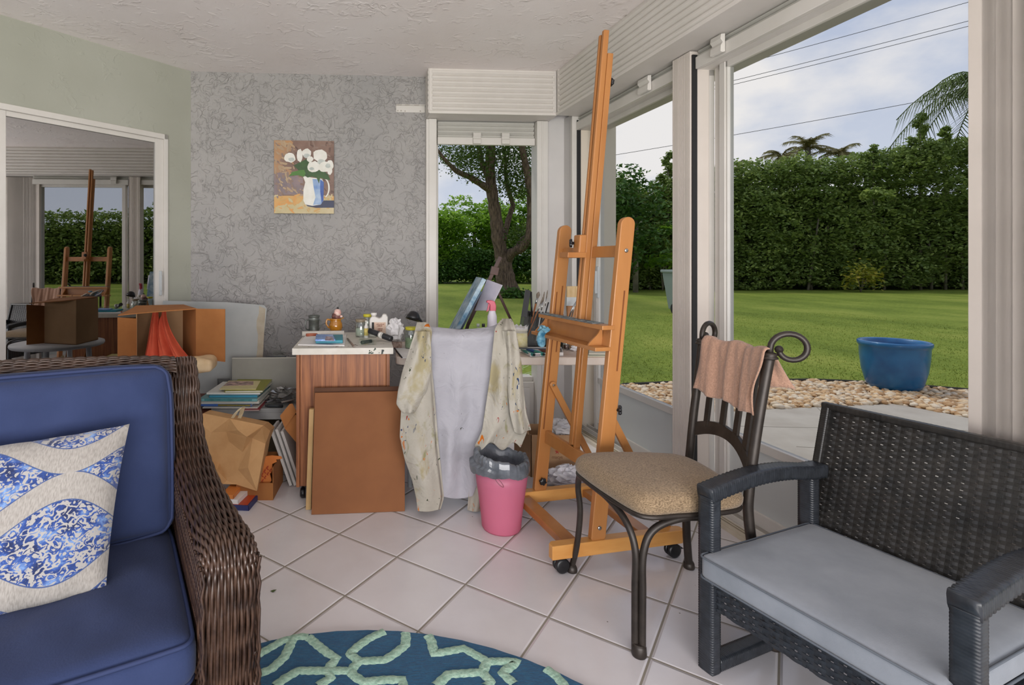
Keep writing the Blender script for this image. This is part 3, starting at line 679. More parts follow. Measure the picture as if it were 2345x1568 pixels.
palm(1790, 358, 33, 13, 1.5, 'leftmost dry brownish palm behind the hedge')
palm(1850, 338, 34, 15, 1.7, 'tallest of the brownish palms behind the hedge')
palm(1925, 350, 33, 14, 1.6, 'brownish palm with wide fan behind the middle of the hedge')
palm(2262, 195, 24, 18, 3.4, 'big feathery palm hanging in behind the right window post', leafmat('green_palm', '3A4A22', '56682E', '7A8A44'), 1.9)
palm(1693, 385, 30, 9, 1.0, 'small palm tip beside the left frame of the widest window', LF_palm)

# trees seen through the narrow window
bgd = [(2.6, 38, 5.2, 'pale green bushy tree farthest left in the narrow window', LF_light, 2.3), (5.6, 39, 6.2, 'bright green bushy tree behind the oak trunk, left', LF_light, 2.6), (8.4, 38, 6.6, 'bright green bushy tree behind the oak trunk, right', LF_light, 2.5),
       (11.3, 37, 6.6, 'bushy green tree at the right edge of the narrow window', LF_hedge, 2.5), (-.8, 40, 5.5, 'bushy green tree hidden beyond the grey wall edge', LF_hedge, 2.6)]
for (x, y, h_, lab, lf, r) in bgd:
    t = thing('tree', (x, y, GZ), lab, 'tree'); bl = []
    for k in range(20):
        z = random.uniform(.4, h_ - .9); bl.append((x + random.uniform(-r, r) * .8, y + random.uniform(-1, 1), z, random.uniform(.8, 1.4), 1.0, random.uniform(.7, 1.1)))
    leafmesh(blobpts(bl, 900), .115).build('foliage', lf, t); mb = MB(); mb.tube([(x, y, GZ), (x, y, h_ * .6)], [.2, .1], 6); mb.build('trunk', M_twig, t)
t = thing('hedge', (6, 36.4, GZ), 'dark low hedge under the bushes beyond the oak', 'hedge')
bl = [(x_, 36.5 + random.uniform(-.2, .3), random.uniform(.4, 1.9), 1.0, .7, .7) for x_ in np.arange(-2, 15, .45)]
leafmesh(blobpts(bl, 700), .11).build('foliage', LF_dark, t)
# the oak
OD = 21.7
def O(px, py, dd=0): return atd(px, py, OD + dd)
ok = thing('oak_tree', (O(1165, 680).x, OD, GZ), 'old oak with forked rough trunk outside the narrow window', 'tree')
mb = MB()
def limb(pts, r0, r1, seg=10):
    P_ = [O(*p) for p in pts]; Q = []
    for i in range(len(P_) - 1):
        for k in range(4): Q.append(P_[i].lerp(P_[i + 1], k / 4))
    Q.append(P_[-1]); n = len(Q)
    rs = [(r0 + (r1 - r0) * i / (n - 1)) * (1 + .08 * math.sin(i * 2.1)) for i in range(n)]
    mb.tube(Q, rs, seg)
limb([(1168, 690), (1162, 665), (1155, 620), (1150, 590)], .48, .30); limb([(1190, 686), (1172, 655), (1160, 610)], .26, .2); limb([(1150, 686), (1158, 650), (1150, 600)], .22, .2)
limb([(1152, 600), (1140, 540), (1136, 500), (1128, 450), (1122, 400), (1124, 340), (1130, 250), (1140, 150)], .29, .15)
limb([(1160, 600), (1172, 578, -.3), (1195, 568, -.6), (1212, 545, -.8), (1216, 500, -.8), (1215, 440, -.8), (1206, 390, -.8), (1196, 340, -.9), (1185, 250, -1)], .2, .11)
limb([(1128, 440), (1108, 425, -.3), (1075, 405, -.6), (1045, 392, -.8), (1018, 365, -1), (1000, 340, -1)], .16, .05)
limb([(1175, 580), (1200, 548, .3), (1225, 530, .5), (1260, 500, .6)], .16, .1); limb([(1120, 410), (1105, 380, .3), (1098, 340, .5), (1080, 280, 1)], .12, .07)
limb([(1150, 560), (1165, 500, .6), (1175, 470, .9), (1160, 420, 1), (1155, 340, 1.2)], .13, .07); limb([(1210, 470), (1240, 430, 0), (1270, 380, 0)], .1, .06)
mb.build('trunk', M_bark, ok)
pts = []
def puff(px, py, dd, r, n):
    c_ = O(px, py, dd); n = int(n * 1.7); d = rng.normal(size=(n, 3)) * r * np.array([1, 1, .75]); pts.append(np.array(c_) + d)
for (px, py, r, n) in ((1040, 350, .55, 260), (1075, 345, .6, 330), (1100, 370, .55, 260), (1060, 380, .35, 100), (1150, 350, .6, 300), (1180, 400, .5, 240), (1165, 430, .45, 200), (1210, 350, .5, 220), (1195, 440, .35, 130), (1222, 400, .4, 140), (1110, 330, .7, 300), (1085, 400, .3, 80), (1180, 350, .6, 260), (1150, 395, .4, 160), (1215, 560, .35, 130), (1190, 545, .4, 160), (1170, 540, .3, 80), (1205, 520, .4, 120)):
    puff(px, py, random.uniform(-1, 1), r * .8, n)
for (px, py, r, n) in ((1035, 345, .5, 260), (1100, 350, .6, 300), (1160, 345, .6, 300), (1200, 380, .5, 260), (1170, 420, .5, 220), (1215, 430, .4, 200), (1080, 365, .4, 200), (1195, 340, .5, 240)): puff(px, py, 1.5, r, n)
for k in range(26): puff(random.uniform(850, 1290), random.uniform(-60, 300), random.uniform(-3, 3), .8, 260)
leafmesh(np.concatenate(pts), .066).build('foliage', LF_oak, ok)
# ferns round the oak's foot, striped grass plant by the window
shrub(1172, 668, OD - .8, .8, 'low ivy plants around the foot of the oak', LF_dark, 420, .10, flat=.5)
p = BW(.3, 1.0, GZ); t = thing('ornamental_grass', (p.x, p.y, GZ), 'pale striped grass plant outside under the narrow window', 'plant')
mb = MB()
for k in range(150):
    a = random.uniform(0, 2 * PI); L_ = random.uniform(.35, .62); pr = None
    ps = [Vector((p.x + math.cos(a) * L_ * u * .9, p.y + math.sin(a) * L_ * u * .9, GZ + L_ * (1.5 * u - 1.0 * u * u))) for u in (0, .25, .5, .75, 1)]
    sd_ = Vector((-math.sin(a), math.cos(a), 0))
    for i in range(4):
        w0, w1 = .008 * (1 - i * .2), .008 * (1 - (i + 1) * .2)
        mb.add([ps[i] - sd_ * w0, ps[i] + sd_ * w0, ps[i + 1] + sd_ * w1, ps[i + 1] - sd_ * w1], [(0, 1, 2, 3)])
mb.build('leaves', leafmat('striped_leaf', '8FA86A', 'C8D6A8', 'E4EBD0', .3), t)
# power lines
for i, (a, b, w_) in enumerate((((1755, 125), (2213, 2), 'topmost'), ((1680, 178), (2213, 45), 'second from the top'), ((1680, 187), (2213, 57), 'third from the top'), ((1385, 355), (2213, 208), 'lowest'))):
    k = (b[1] - a[1]) / (b[0] - a[0]); x0, x1 = 1200, 2500
    P0 = atd(x0, a[1] + k * (x0 - a[0]), 52); P1 = atd(x1, a[1] + k * (x1 - a[0]), 40); mb = MB()
    pp = [P0.lerp(P1, u) + Vector((0, 0, -1.0 * 4 * u * (1 - u) * .25)) for u in np.linspace(0, 1, 14)]
    mb.tube(pp, .022, 5); tag(mb.build('power_line', mat('cable_black', '3A3A40', rough=.8)), w_ + ' power line crossing the sky over the hedge', 'power line', 'power lines')
# ================================================================ easel
M_ewood = mat('oiled_beech', '9C6434', 'B37A44', rough=.38, scale=5, stretch=(1, 1, .12), coat=.15, detail=6)
M_ewood2 = mat('pale_beech', 'C08442', 'CE9652', rough=.4, scale=5, stretch=(.3, 3, 3), coat=.1)
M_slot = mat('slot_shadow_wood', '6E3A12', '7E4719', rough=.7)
M_knob = mat('black_plastic', '17171A', rough=.35)
EC = Vector((.7665, 2.4365, 0)); EU = Vector((.9755, .2201, 0)); EV = Vector((-.2201, .9755, 0))
def E(k, m, z): p = EC + EU * k + EV * m; return Vector((p.x, p.y, z))
def ebox(mb, k0, k1, m0, m1, z0, z1, mi=None, sh=0):
    return mb.hexa([E(k0, m0, z0), E(k1, m0, z0), E(k1, m1, z0), E(k0, m1, z0), E(k0 + sh, m0, z1), E(k1 + sh, m0, z1), E(k1 + sh, m1, z1), E(k0 + sh, m1, z1)], mi)
es = thing('easel', (EC.x, EC.y, 0), 'tall honey-brown wooden studio easel on casters by the sliding doors', 'easel')
def runner(m):
    mb = MB(); hw = .022
    pr = [(-.215, -hw + .0), (-.19, -hw - .0), (.385, -hw), (.40, -hw + .01), (.40, hw - .01), (.385, hw), (-.20, hw), (-.215, hw - .015)]
    mb.prism([E(k, m + dm, .062) for k, dm in pr], (0, 0, .056)); return mb
for m in (-.245, .245): runner(m).build('foot_rail', M_ewood2, es, bevel=.003)
mb = MB(); ebox(mb, -.135, -.071, -.223, .223, .072, .104); mb.build('cross_beam', M_ewood, es, bevel=.003)
mb = MB(); ebox(mb, .22, .28, -.223, .223, .072, .104); mb.build('cross_beam', M_ewood, es, bevel=.003)
def caster(m, k, brake=False):
    c = E(k, m, .031); mb = MB()
    for o in (-.012, .012): mb.lathe([(.0, -.006), (.022, -.008), (.03, -.004), (.03, .004), (.022, .008), (0, .006)], c + EV * o, 20, axis=EV)
    mb.lathe([(.012, 0), (.012, .03)], E(k - .012, m, .034), 12); ebox(mb, k - .022, k + .004, m - .014, m + .014, .05, .0625)
    if brake: ebox(mb, k + .01, k + .045, m - .012, m + .012, .034, .042, sh=-.01)
    mb.build('caster', M_knob, es)
for m in (-.245, .245): caster(m, -.165); caster(m, .355, True)
SL = .107
def mast_k(z): return -.005 + SL * (z - .12)
def mast(m):
    z0, z1 = .112, 1.432; hw = .033; n = 14
    def sec(z, f): return mast_k(z) + f
    mb = MB(); poly = [(sec(z0, -hw + .008), z0), (sec(z0, hw - .008), z0), (sec(z0 + .012, hw), z0 + .012)]
    poly += [(sec(z1 - .03, hw), z1 - .03)]
    for i in range(1, n): a = PI * i / n; poly.append((sec(z1 - .03, 0) + hw * math.cos(a) + SL * .03 * math.sin(a), z1 - .03 + .032 * math.sin(a)))
    poly += [(sec(z1 - .03, -hw), z1 - .03), (sec(z0 + .012, -hw), z0 + .012)]
    mb.prism([E(k, m - .013, z) for k, z in poly], EV * .026)
    o = mb.build('mast', M_ewood, es, bevel=.003)
    # long adjusting slots
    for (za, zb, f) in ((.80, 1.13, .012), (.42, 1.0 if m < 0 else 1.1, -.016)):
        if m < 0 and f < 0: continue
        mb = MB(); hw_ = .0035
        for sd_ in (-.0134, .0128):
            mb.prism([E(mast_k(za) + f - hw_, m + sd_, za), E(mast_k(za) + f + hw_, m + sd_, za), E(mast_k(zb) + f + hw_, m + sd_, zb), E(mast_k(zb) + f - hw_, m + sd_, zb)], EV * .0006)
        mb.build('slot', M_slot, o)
    for (z, f) in ((1.295, .002), (.165, .0)):
        mb = MB(); mb.lathe([(.009, 0), (.008, .003), (.004, .004)], E(mast_k(z) + f, m - .0132, z), 16, axis=-EV); mb.build('bolt', M_chrome, o)
    return o
masts = [mast(-.245), mast(.245)]
def knob(c, ax, nm='knob', par=None, r=.017):
    mb = MB(); ax = Vector(ax).normalized(); a = ax.orthogonal().normalized(); b = ax.cross(a); prof = []
    def ring(rr, h, lob): return [Vector(c) + ax * h + (a * math.cos(t_) + b * math.sin(t_)) * rr * (1 + lob * math.cos(6 * t_)) for t_ in [2 * PI * i / 36 for i in range(36)]]
    R = [ring(.006, 0, 0), ring(.007, .008, 0), ring(r, .009, .13), ring(r * 1.02, .018, .13), ring(r * .8, .022, .1)]
    vs = [p for q in R for p in q]; fs = [(i * 36 + j, i * 36 + (j + 1) % 36, (i + 1) * 36 + (j + 1) % 36, (i + 1) * 36 + j) for i in range(4) for j in range(36)] + [tuple(range(144, 180)), tuple(range(35, -1, -1))]
    mb.add(vs, fs, smooth=True); return mb.build(nm, M_knob, par or es)
knob(E(mast_k(.165) - .0, .245 - .013, .165), -EV)
knob(E(mast_k(.63) + .030, -.252, .640), (EU * .9 - EV * .6).normalized(), r=.019)
knob(E(mast_k(.63) + .018, -.258 + .02, .625) + EU * .02, EU * .6 - EV * .8, r=.001) if False else None
# lower and upper cross bars between the masts
mb = MB(); ebox(mb, .015, .035, -.232, .232, .352, .412, sh=.006); mb.build('cross_bar', M_ewood, es, bevel=.003)
mb = MB(); ebox(mb, .112, .130, -.232, .232, 1.268, 1.318, sh=.005); mb.build('cross_bar', M_ewood, es, bevel=.003)
# rear struts
for m in (-.222, .222):
    p, q = E(.055, m, .64), E(.35, m, .105); mb = MB(); mb.bar(p, q, .016, .032, EU)
    mb.lathe([(.016, -.008), (.016, .008)], p, 16, axis=EV); st = mb.build('strut', M_ewood, es, bevel=.002)
    mb = MB(); mb.lathe([(.006, 0), (.003, .003)], p - EV * .009, 10, axis=-EV); mb.build('bolt', M_chrome, st)
# centre mast: grooved channel with the sliding inner mast
def cm_k(z): return .020 + .0944 * (z - .40)
def cbar(mb, f0, f1, m0, m1, z0, z1, mi=None):
    return mb.hexa([E(cm_k(z0) + f0, m0, z0), E(cm_k(z0) + f1, m0, z0), E(cm_k(z0) + f1, m1, z0), E(cm_k(z0) + f0, m1, z0), E(cm_k(z1) + f0, m0, z1), E(cm_k(z1) + f1, m0, z1), E(cm_k(z1) + f1, m1, z1), E(cm_k(z1) + f0, m1, z1)], mi)
mb = MB(); cbar(mb, .006, .034, -.026, -.012, .398, 2.205); cbar(mb, .006, .034, .012, .026, .398, 2.205); cbar(mb, .026, .034, -.012, .012, .398, 2.205)
ch = mb.build('centre_mast', M_ewood, es, bevel=.002)
mb = MB()
for i in range(22): z = .44 + i * .022; mb.prism([E(cm_k(z) + .022, -.010, z), E(cm_k(z) + .010, -.010, z + .004), E(cm_k(z) + .022, -.010, z + .012)], EV * .02)
mb.build('ratchet', M_chrome, ch)
mb = MB(); cbar(mb, -.022, .006, -.024, -.004, .96, 2.312); cbar(mb, -.022, .004, .006, .022, .96, 2.30); cbar(mb, -.008, .004, -.004, .006, .96, 2.29); mb.build('sliding_mast', M_ewood, es, bevel=.005, seg=3)
mb = MB(); cbar(mb, .0, .02, -.012, .012, .42, .97); mb.build('tray_guide', M_ewood, es, bevel=.002)
knob(E(cm_k(2.08) + .034, -.004, 2.08), EU)
# upper canvas clamp
mb = MB(); cbar(mb, -.058, -.022, -.028, .026, 1.275, 1.372); mb.build('clamp_block', M_ewood, es, bevel=.006, seg=3)
mb = MB(); cbar(mb, -.115, -.022, -.035, .038, 1.268, 1.292); mb.build('clamp_ledge', M_ewood, es, bevel=.002)
knob(E(cm_k(1.33) - .058, .015, 1.335), -EU * .9 + EV * .5)
# tray
Zt, Zb = .988, .884
tr = MB(); k0 = .010
tr.hexa([E(k0, -.262, Zt - .018), E(.068, -.262, Zt - .018), E(.068, .285, Zt - .018), E(k0, .285, Zt - .018), E(k0, -.262, Zt), E(.068, -.262, Zt), E(.068, .285, Zt), E(k0, .285, Zt)])
tray = tr.build('tray', M_ewood, es, bevel=.002)
mb = MB(); mb.hexa([E(-.022, -.262, Zb), E(.05, -.262, Zb), E(.05, .30, Zb), E(-.022, .30, Zb), E(-.022, -.262, Zb + .016), E(.05, -.262, Zb + .016), E(.05, .30, Zb + .016), E(-.022, .30, Zb + .016)])
mb.build('tray_floor', M_ewood, tray, bevel=.002)
mb = MB(); ebox(mb, .044, .054, -.255, .28, Zb + .016, Zt - .018, sh=.01); mb.build('tray_back', M_ewood, tray)
for m in (-.205, .262):
    mb = MB(); cv = [(-.018 + .055 * math.sin(i / 8 * PI / 2) ** 1.5, Zb + .016 + (Zt - Zb - .034) * i / 8) for i in range(9)]
    mb.prism([E(k, m, z) for k, z in cv + [(.048, Zt - .018), (.048, Zb + .016)]], EV * .008); mb.build('tray_cheek', M_ewood, tray)
mb = MB(); nP = 60; 
for i in range(26):
    m = random.uniform(-.2, .25); k = random.uniform(.012, .05); r = random.uniform(.004, .014)
    mb.lathe([(r, 0), (r * .7, .0012)], E(k, m, Zt + .003), 7)
ebox(mb, .0086, .066, -.19, .284, Zt, Zt + .003, mi=1); tag(mb.build('tray_edge', [mat('dried_paint', '2F4A50', '8FA0A0', rough=.5, scale=40), mat('slate_strip', '4A5258', '7C8284', rough=.7, scale=30)], tray), 'dark slate strip with dried blue-grey paint')
# rag on the tray
def rag(name, c, size, m, label, sd):
    R = random.Random(sd); mb = MB(); 
    for k in range(7):
        a0 = R.uniform(0, 6.28); pts = []; p = Vector(c) + Vector((R.uniform(-1, 1), R.uniform(-1, 1), R.uniform(-.2, .4))) * size * .35
        for i in range(7):
            pts.append(p.copy()); a0 += R.uniform(-.9, .9); p = p + Vector((math.cos(a0) * .5, math.sin(a0) * .5, R.uniform(-.45, .3))) * size * .22
        mb.tube(pts, [size * .05, size * .11, size * .14, size * .15, size * .13, size * .1, size * .04], 7, flat=.6)
    return mb
cR = E(-.018, .165, Zb + .045); mb = rag('rag', cR, .07, None, '', 3)
mb.tube([cR, E(-.032, .165, Zb + .02), E(-.036, .17, Zb - .01), E(-.034, .165, Zb - .035), E(-.032, .16, Zb - .045)], [.012, .02, .024, .02, .008], 8, flat=.5)
mb.tube([cR + Vector((.01, -.03, 0)), E(-.034, .19, Zb + .01), E(-.038, .2, Zb - .02)], [.01, .014, .006], 8, flat=.5)
tag(mb.build('paint_rag', mat('rag_cloth', '1D5A78', '86B4C4', rough=.9, scale=22)), 'crumpled teal paint rag hanging over the easel tray', 'rag')

# ================================================================ dining chair
M_iron = mat('bronze_iron', '2E2824', '3A332E', rough=.42, metal=.35, scale=20)
ch = thing('dining_chair', (.94, 1.9, 0), 'wrought iron dining chair with beige padded seat and scrolled back', 'chair')
def bez(pts, n=8):
    """smooth curve through pts (catmull-rom)"""
    P_ = [Vector(p) for p in pts]; P_ = [P_[0] * 2 - P_[1]] + P_ + [P_[-1] * 2 - P_[-2]]; out = []
    for i in range(1, len(P_) - 2):
        for k in range(n):
            u = k / n; a, b, c_, d = P_[i - 1:i + 3]
            out.append(.5 * ((2 * b) + (c_ - a) * u + (2 * a - 5 * b + 4 * c_ - d) * u * u + (3 * b - a - 3 * c_ + d) * u ** 3))
    out.append(P_[-2]); return out
R_ = .0115
# front legs: near one twin tube, far one
mb = MB(); nf = Vector((.7635, 1.70, 0))
mb.tube(bez([nf + Vector((-.008, .006, .02)), nf + Vector((-.007, .008, .20)), nf + Vector((-.006, .01, .33)), (.742, 1.745, .405), (.722, 1.84, .437), (.704, 1.96, .437)]), R_, 10)
mb.tube(bez([nf + Vector((.010, -.004, .02)), nf + Vector((.011, -.004, .20)), nf + Vector((.014, -.002, .32)), (.812, 1.704, .395), (.90, 1.712, .428), (1.0, 1.722, .428)]), R_, 10)
mb.lathe([(.021, 0), (.023, .006), (.022, .03), (.017, .04)], nf + Vector((.002, 0, 0)), 18); mb.build('leg', M_iron, ch)
ff = Vector((.704, 2.165, 0))
mb = MB(); mb.tube(bez([ff + Vector((0, 0, .02)), (.716, 2.14, .12), (.722, 2.12, .26), (.712, 2.115, .36), (.706, 2.07, .43), (.70, 2.0, .440)]), R_, 10)
mb.lathe([(.020, 0), (.022, .006), (.020, .018), (.014, .03)], ff, 18); mb.build('leg', M_iron, ch)
# rear legs + uprights
nr = [(1.200, 1.712, 0), (1.162, 1.728, .2), (1.142, 1.744, .40), (1.145, 1.746, .5), (1.165, 1.748, .65), (1.19, 1.750, .80), (1.216, 1.752, .935)]
nr = [(x * 1.012, y * 1.012, z) for x, y, z in nr]
fr_ = [(1.190, 2.19, 0), (1.166, 2.165, .18), (1.150, 2.13, .38), (1.150, 2.11, .5), (1.162, 2.105, .65), (1.178, 2.10, .80), (1.192, 2.10, .935)]
for nm, path in (('n', nr), ('f', fr_)):
    mb = MB(); mb.tube(bez(path), .0155 if nm == 'n' else .0150, 12, flat=1); mb.lathe([(.020, 0), (.022, .006), (.02, .02), (.015, .03)], path[0], 18)
    tp = Vector(path[-1]); mb.lathe([(.016, -.01), (.024, -.008), (.024, -.003), (.018, .0), (.022, .004), (.020, .010), (.011, .014)], tp, 20)
    # scroll
    dx = Vector((.93, -.35, 0)) if nm == 'n' else Vector((.85, .5, 0)); dx.normalize(); L_ = .057 if nm == 'n' else .050
    pts = [tp]
    for i in range(0, 25):
        u = i / 24; th = PI * 1.0 - u * 2 * PI * .98; rr = L_ * (1 - .42 * u)
        pts.append(tp + dx * (L_ * 1.02 + math.cos(th) * rr * (1.0)) + Vector((0, 0, .028 + math.sin(th) * rr * .95)))
    mb.tube(pts, [.0095] * 18 + [.009] * 7 + [.008], 10); e_ = pts[-1]; mb.lathe([(0, -.012), (.011, -.008), (.013, 0), (.011, .008), (0, .012)], e_, 12, axis=dx.cross(Vector((0, 0, 1))))
    mb.build('back_post', M_iron, ch)
mb = MB()
mb.tube([(1.20, 2.10, .93), (1.222, 1.92, .932), (1.232, 1.770, .93)], .009, 8); mb.build('top_rail', M_iron, ch)
# arched lower rail with four slats
def backpt(u, z):  # u 0 far .. 1 near
    k = (z - .5) / .435; f = Vector(fr_[3]).lerp(Vector(fr_[6]), k); n = Vector(nr[3]).lerp(Vector(nr[6]), k); p = f.lerp(n, u); p.x += .028 * math.sin(PI * u); return Vector((p.x, p.y, z))
mb = MB(); NU = 16
def archz(u): return .535 + .085 * math.sin(PI * (u * .86 + .10)) ** .9 - .035 * u
for i in range(NU):
    u0, u1 = i / NU, (i + 1) / NU; vs = []
    for u in (u0, u1):
        for z in (archz(u) - .0, archz(u) + .042 + .012 * abs(2 * u - 1)):
            p = backpt(u, z); vs += [p - Vector((.006, 0, 0)), p + Vector((.006, 0, 0))]
    mb.hexa([vs[0], vs[4], vs[5], vs[1], vs[2], vs[6], vs[7], vs[3]])
mb.build('lower_rail', M_iron, ch)
for u in (.17, .38, .60, .80):
    mb = MB(); a, b = backpt(u, archz(u) + .03), backpt(u, .925); mb.bar(a, b, .024, .010, (1, 0, .0)); mb.build('slat', M_iron, ch)
# seat rail (pan) and cushion
SE = [(.675, 2.03), (.72, 2.085), (.83, 2.10), (1.0, 2.09), (1.10, 2.06), (1.13, 1.95), (1.13, 1.80), (1.115, 1.735), (1.03, 1.70), (.88, 1.68), (.79, 1.668), (.745, 1.70), (.705, 1.83), (.68, 1.95)]
def closed_cr(pts, n=5):
    P_ = [Vector((x, y, 0)) for x, y in pts]; out = []; m_ = len(P_)
    for i in range(m_):
        for k in range(n):
            u = k / n; a, b, c_, d = P_[i - 1], P_[i], P_[(i + 1) % m_], P_[(i + 2) % m_]
            out.append(.5 * ((2 * b) + (c_ - a) * u + (2 * a - 5 * b + 4 * c_ - d) * u * u + (3 * b - a - 3 * c_ + d) * u ** 3))
    return out
OUT = closed_cr(SE); cen = sum(OUT, Vector()) / len(OUT)
mb = MB(); mb.tube([cen + (p - cen) * .97 + Vector((0, 0, .449)) for p in OUT], .0085, 8, closed=True); mb.prism([cen + (p - cen) * .95 + Vector((0, 0, .443)) for p in OUT], (0, 0, .006)); mb.build('seat_frame', M_iron, ch)
mb = MB(); rings = [(.93, .452), (.985, .458), (1.005, .468), (1.01, .482), (.99, .496), (.94, .508), (.84, .517), (.65, .523), (.4, .526), (.15, .527)]
vs = [Vector((cen.x + (p.x - cen.x) * s_, cen.y + (p.y - cen.y) * s_, z)) for s_, z in rings for p in OUT]; n = len(OUT)
fs = [(i * n + j, i * n + (j + 1) % n, (i + 1) * n + (j + 1) % n, (i + 1) * n + j) for i in range(len(rings) - 1) for j in range(n)] + [tuple(range(n))[::-1], tuple((len(rings) - 1) * n + j for j in range(n))]
mb.add(vs, fs, smooth=True)
def wovenmat(name, c1, c2, sx=160, sy=420, bump=.6, rough=.9):
    m = bpy.data.materials.new(name); m.use_nodes = True; t = m.node_tree; p = t.nodes['Principled BSDF']; p.inputs['Roughness'].default_value = rough; p.inputs['Specular IOR Level'].default_value = .2
    p.inputs['Sheen Weight'].default_value = .2
    tcn = N(t, 'ShaderNodeTexCoord'); mpn = N(t, 'ShaderNodeMapping'); mpn.inputs['Rotation'].default_value = (0, 0, .25); mpn.inputs['Scale'].default_value = (sx, sy, sy); Lk(t, tcn.outputs['Object'], mpn.inputs[0])
    n = N(t, 'ShaderNodeTexNoise', i_Scale=1, i_Detail=3); Lk(t, mpn.outputs[0], n.inputs['Vector'])
    r = N(t, 'ShaderNodeValToRGB'); r.color_ramp.elements[0].position = .35; r.color_ramp.elements[1].position = .62; r.color_ramp.elements[0].color = lin(c1); r.color_ramp.elements[1].color = lin(c2); Lk(t, n.outputs['Fac'], r.inputs[0]); Lk(t, r.outputs[0], p.inputs['Base Color'])
    b = N(t, 'ShaderNodeBump', i_Strength=bump, i_Distance=.002); Lk(t, n.outputs['Fac'], b.inputs['Height']); Lk(t, b.outputs[0], p.inputs['Normal']); return m
mb.build('seat_cushion', wovenmat('beige_chenille', '665440', '9C866A'), ch)
# towel over the top rail
def towel():
    mb = MB(); nu, nv = 34, 40
    def f(u, v):
        # v 0 bottom of the room side .. 1 bottom of the window side
        y = 2.075 - u * .30 + (.012 * math.sin(v * 9) if u > .9 else 0)
        xr = 1.196 + .028 * u + .02 * math.sin(PI * u)
        L0, L1 = .185, .12; s = -L0 + v * (L0 + L1 + .05); r = .016
        if s < -.0: x = xr - r - .004 - (-s) * .10 - .012 * (-s / L0); z = .940 + s
        elif s < .05: a = s / .05 * PI; x = xr - r * math.cos(a); z = .940 + r * 1.1 * math.sin(a)
        else: x = xr + r + .004 + (s - .05) * (.15 + .45 * (u > .8) * (u - .8) * 5); z = .940 - (s - .05)
        rip = .006 * math.sin(u * 21 + 1.5 * math.sin(v * 4)) * min(1, abs(s) * 9 + .25) + .003 * math.sin(u * 47 + v * 5)
        return Vector((x + rip - .002, y, z + .006 * math.sin(u * 14 + 1) - .02 * u * (s < 0)))
    mb.grid(f, nu, nv); return mb
tag(towel().build('hand_towel', mat('terry_towel', 'A07C68', 'B48E78', rough=1, scale=160, bump=.8, bdist=.004, sheen=.3), solid=.005), 'dusty pink terry towel folded over the dining chair back', 'towel')

# ================================================================ grey cushioned resin wicker armchair
DF = Vector((.926, 1.656, 0)); DT = Vector((.383, -.924, 0)).normalized(); DW = Vector((.924, .383, 0)).normalized()
def D(i, j, z): p = DF + DT * i + DW * j; return Vector((p.x, p.y, z))
M_resin = mat('charcoal_resin', '23262B', '2F3339', rough=.34, scale=40, spec=.5)
M_resinb = mat('brown_black_resin', '1B1A19', '2B2825', rough=.38, scale=18)
ac = thing('armchair', D(.31, .3, 0), 'charcoal resin wicker armchair with flat grey seat cushion', 'armchair')
W_ = .63
def wrapped(pts, hw, hh, side, step=.0075, weave=False, ridge=.0012):
    """square member wrapped in flat strips: cross ridges every step along the path"""
    P_ = [Vector(p) for p in pts]; L = [0]
    for a, b in zip(P_[:-1], P_[1:]): L.append(L[-1] + (b - a).length)
    tot = L[-1]; n = int(tot / (step / 4)); mb = MB(); sv = Vector(side).normalized(); K = 20; vs = []
    for i in range(n + 1):
        s_ = tot * i / n; k = max(0, min(len(L) - 2, next((j for j in range(len(L) - 1) if L[j + 1] >= s_), len(L) - 2)))
        u = (s_ - L[k]) / (L[k + 1] - L[k]); c_ = P_[k].lerp(P_[k + 1], u); t_ = (P_[min(k + 2, len(P_) - 1)] - P_[max(k - 1, 0)] if u > .5 else P_[min(k + 1, len(P_) - 1)] - P_[max(k - 1, 0)]).normalized()
        t_ = (P_[k + 1] - P_[k]).normalized() if len(P_) == 2 else t_
        nb = t_.cross(sv).normalized(); ph = (s_ / step)
        for j in range(K):
            a = 2 * PI * (j + .5) / K; ca, sa = math.cos(a), math.sin(a)
            q = max(abs(ca), abs(sa)); x = ca / q; y = sa / q; r2 = 1 - .06 * (abs(x) * abs(y)) ** 6
            rd = ridge * (abs(math.sin(PI * ph)) ** .5)
            if weave and abs(y) > .99: 
                cell = int(math.floor(x * 2.5 + 5)); rd = ridge * 1.8 * abs(math.sin(PI * (ph * .5 + .5 * (cell % 2)))) ** .6
            vs.append(c_ + sv * x * (hw * r2 + rd - ridge) + nb * y * (hh * r2 + rd - ridge))
    fs = [(i * K + j, i * K + (j + 1) % K, (i + 1) * K + (j + 1) % K, (i + 1) * K + j) for i in range(n) for j in range(K)] + [tuple(range(K))[::-1], tuple(n * K + j for j in range(K))]
    mb.add(vs, fs, smooth=True); return mb
for i0 in (.025, W_ - .025):
    wrapped([D(i0, .02, .0), D(i0, .02, .53)], .025, .020, DT).build('front_leg', M_resin, ac)
    wrapped([D(i0, .50, .0), D(i0, .50, .53)], .025, .020, DT).build('rear_leg', M_resin, ac)
    wrapped([D(i0, .04, .02), D(i0, .48, .02)], .025, .018, DT).build('floor_rail', M_resin, ac)
    arc = [D(i0, -.0 + .56 * u, .541 + .022 * math.sin(PI * min(1, u * 1.15)) - .02 * max(0, u - .7)) for u in [k / 16 for k in range(17)]]
    wrapped(arc, .0275, .021, DT, weave=True, step=.009).build('armrest', M_resin, ac)
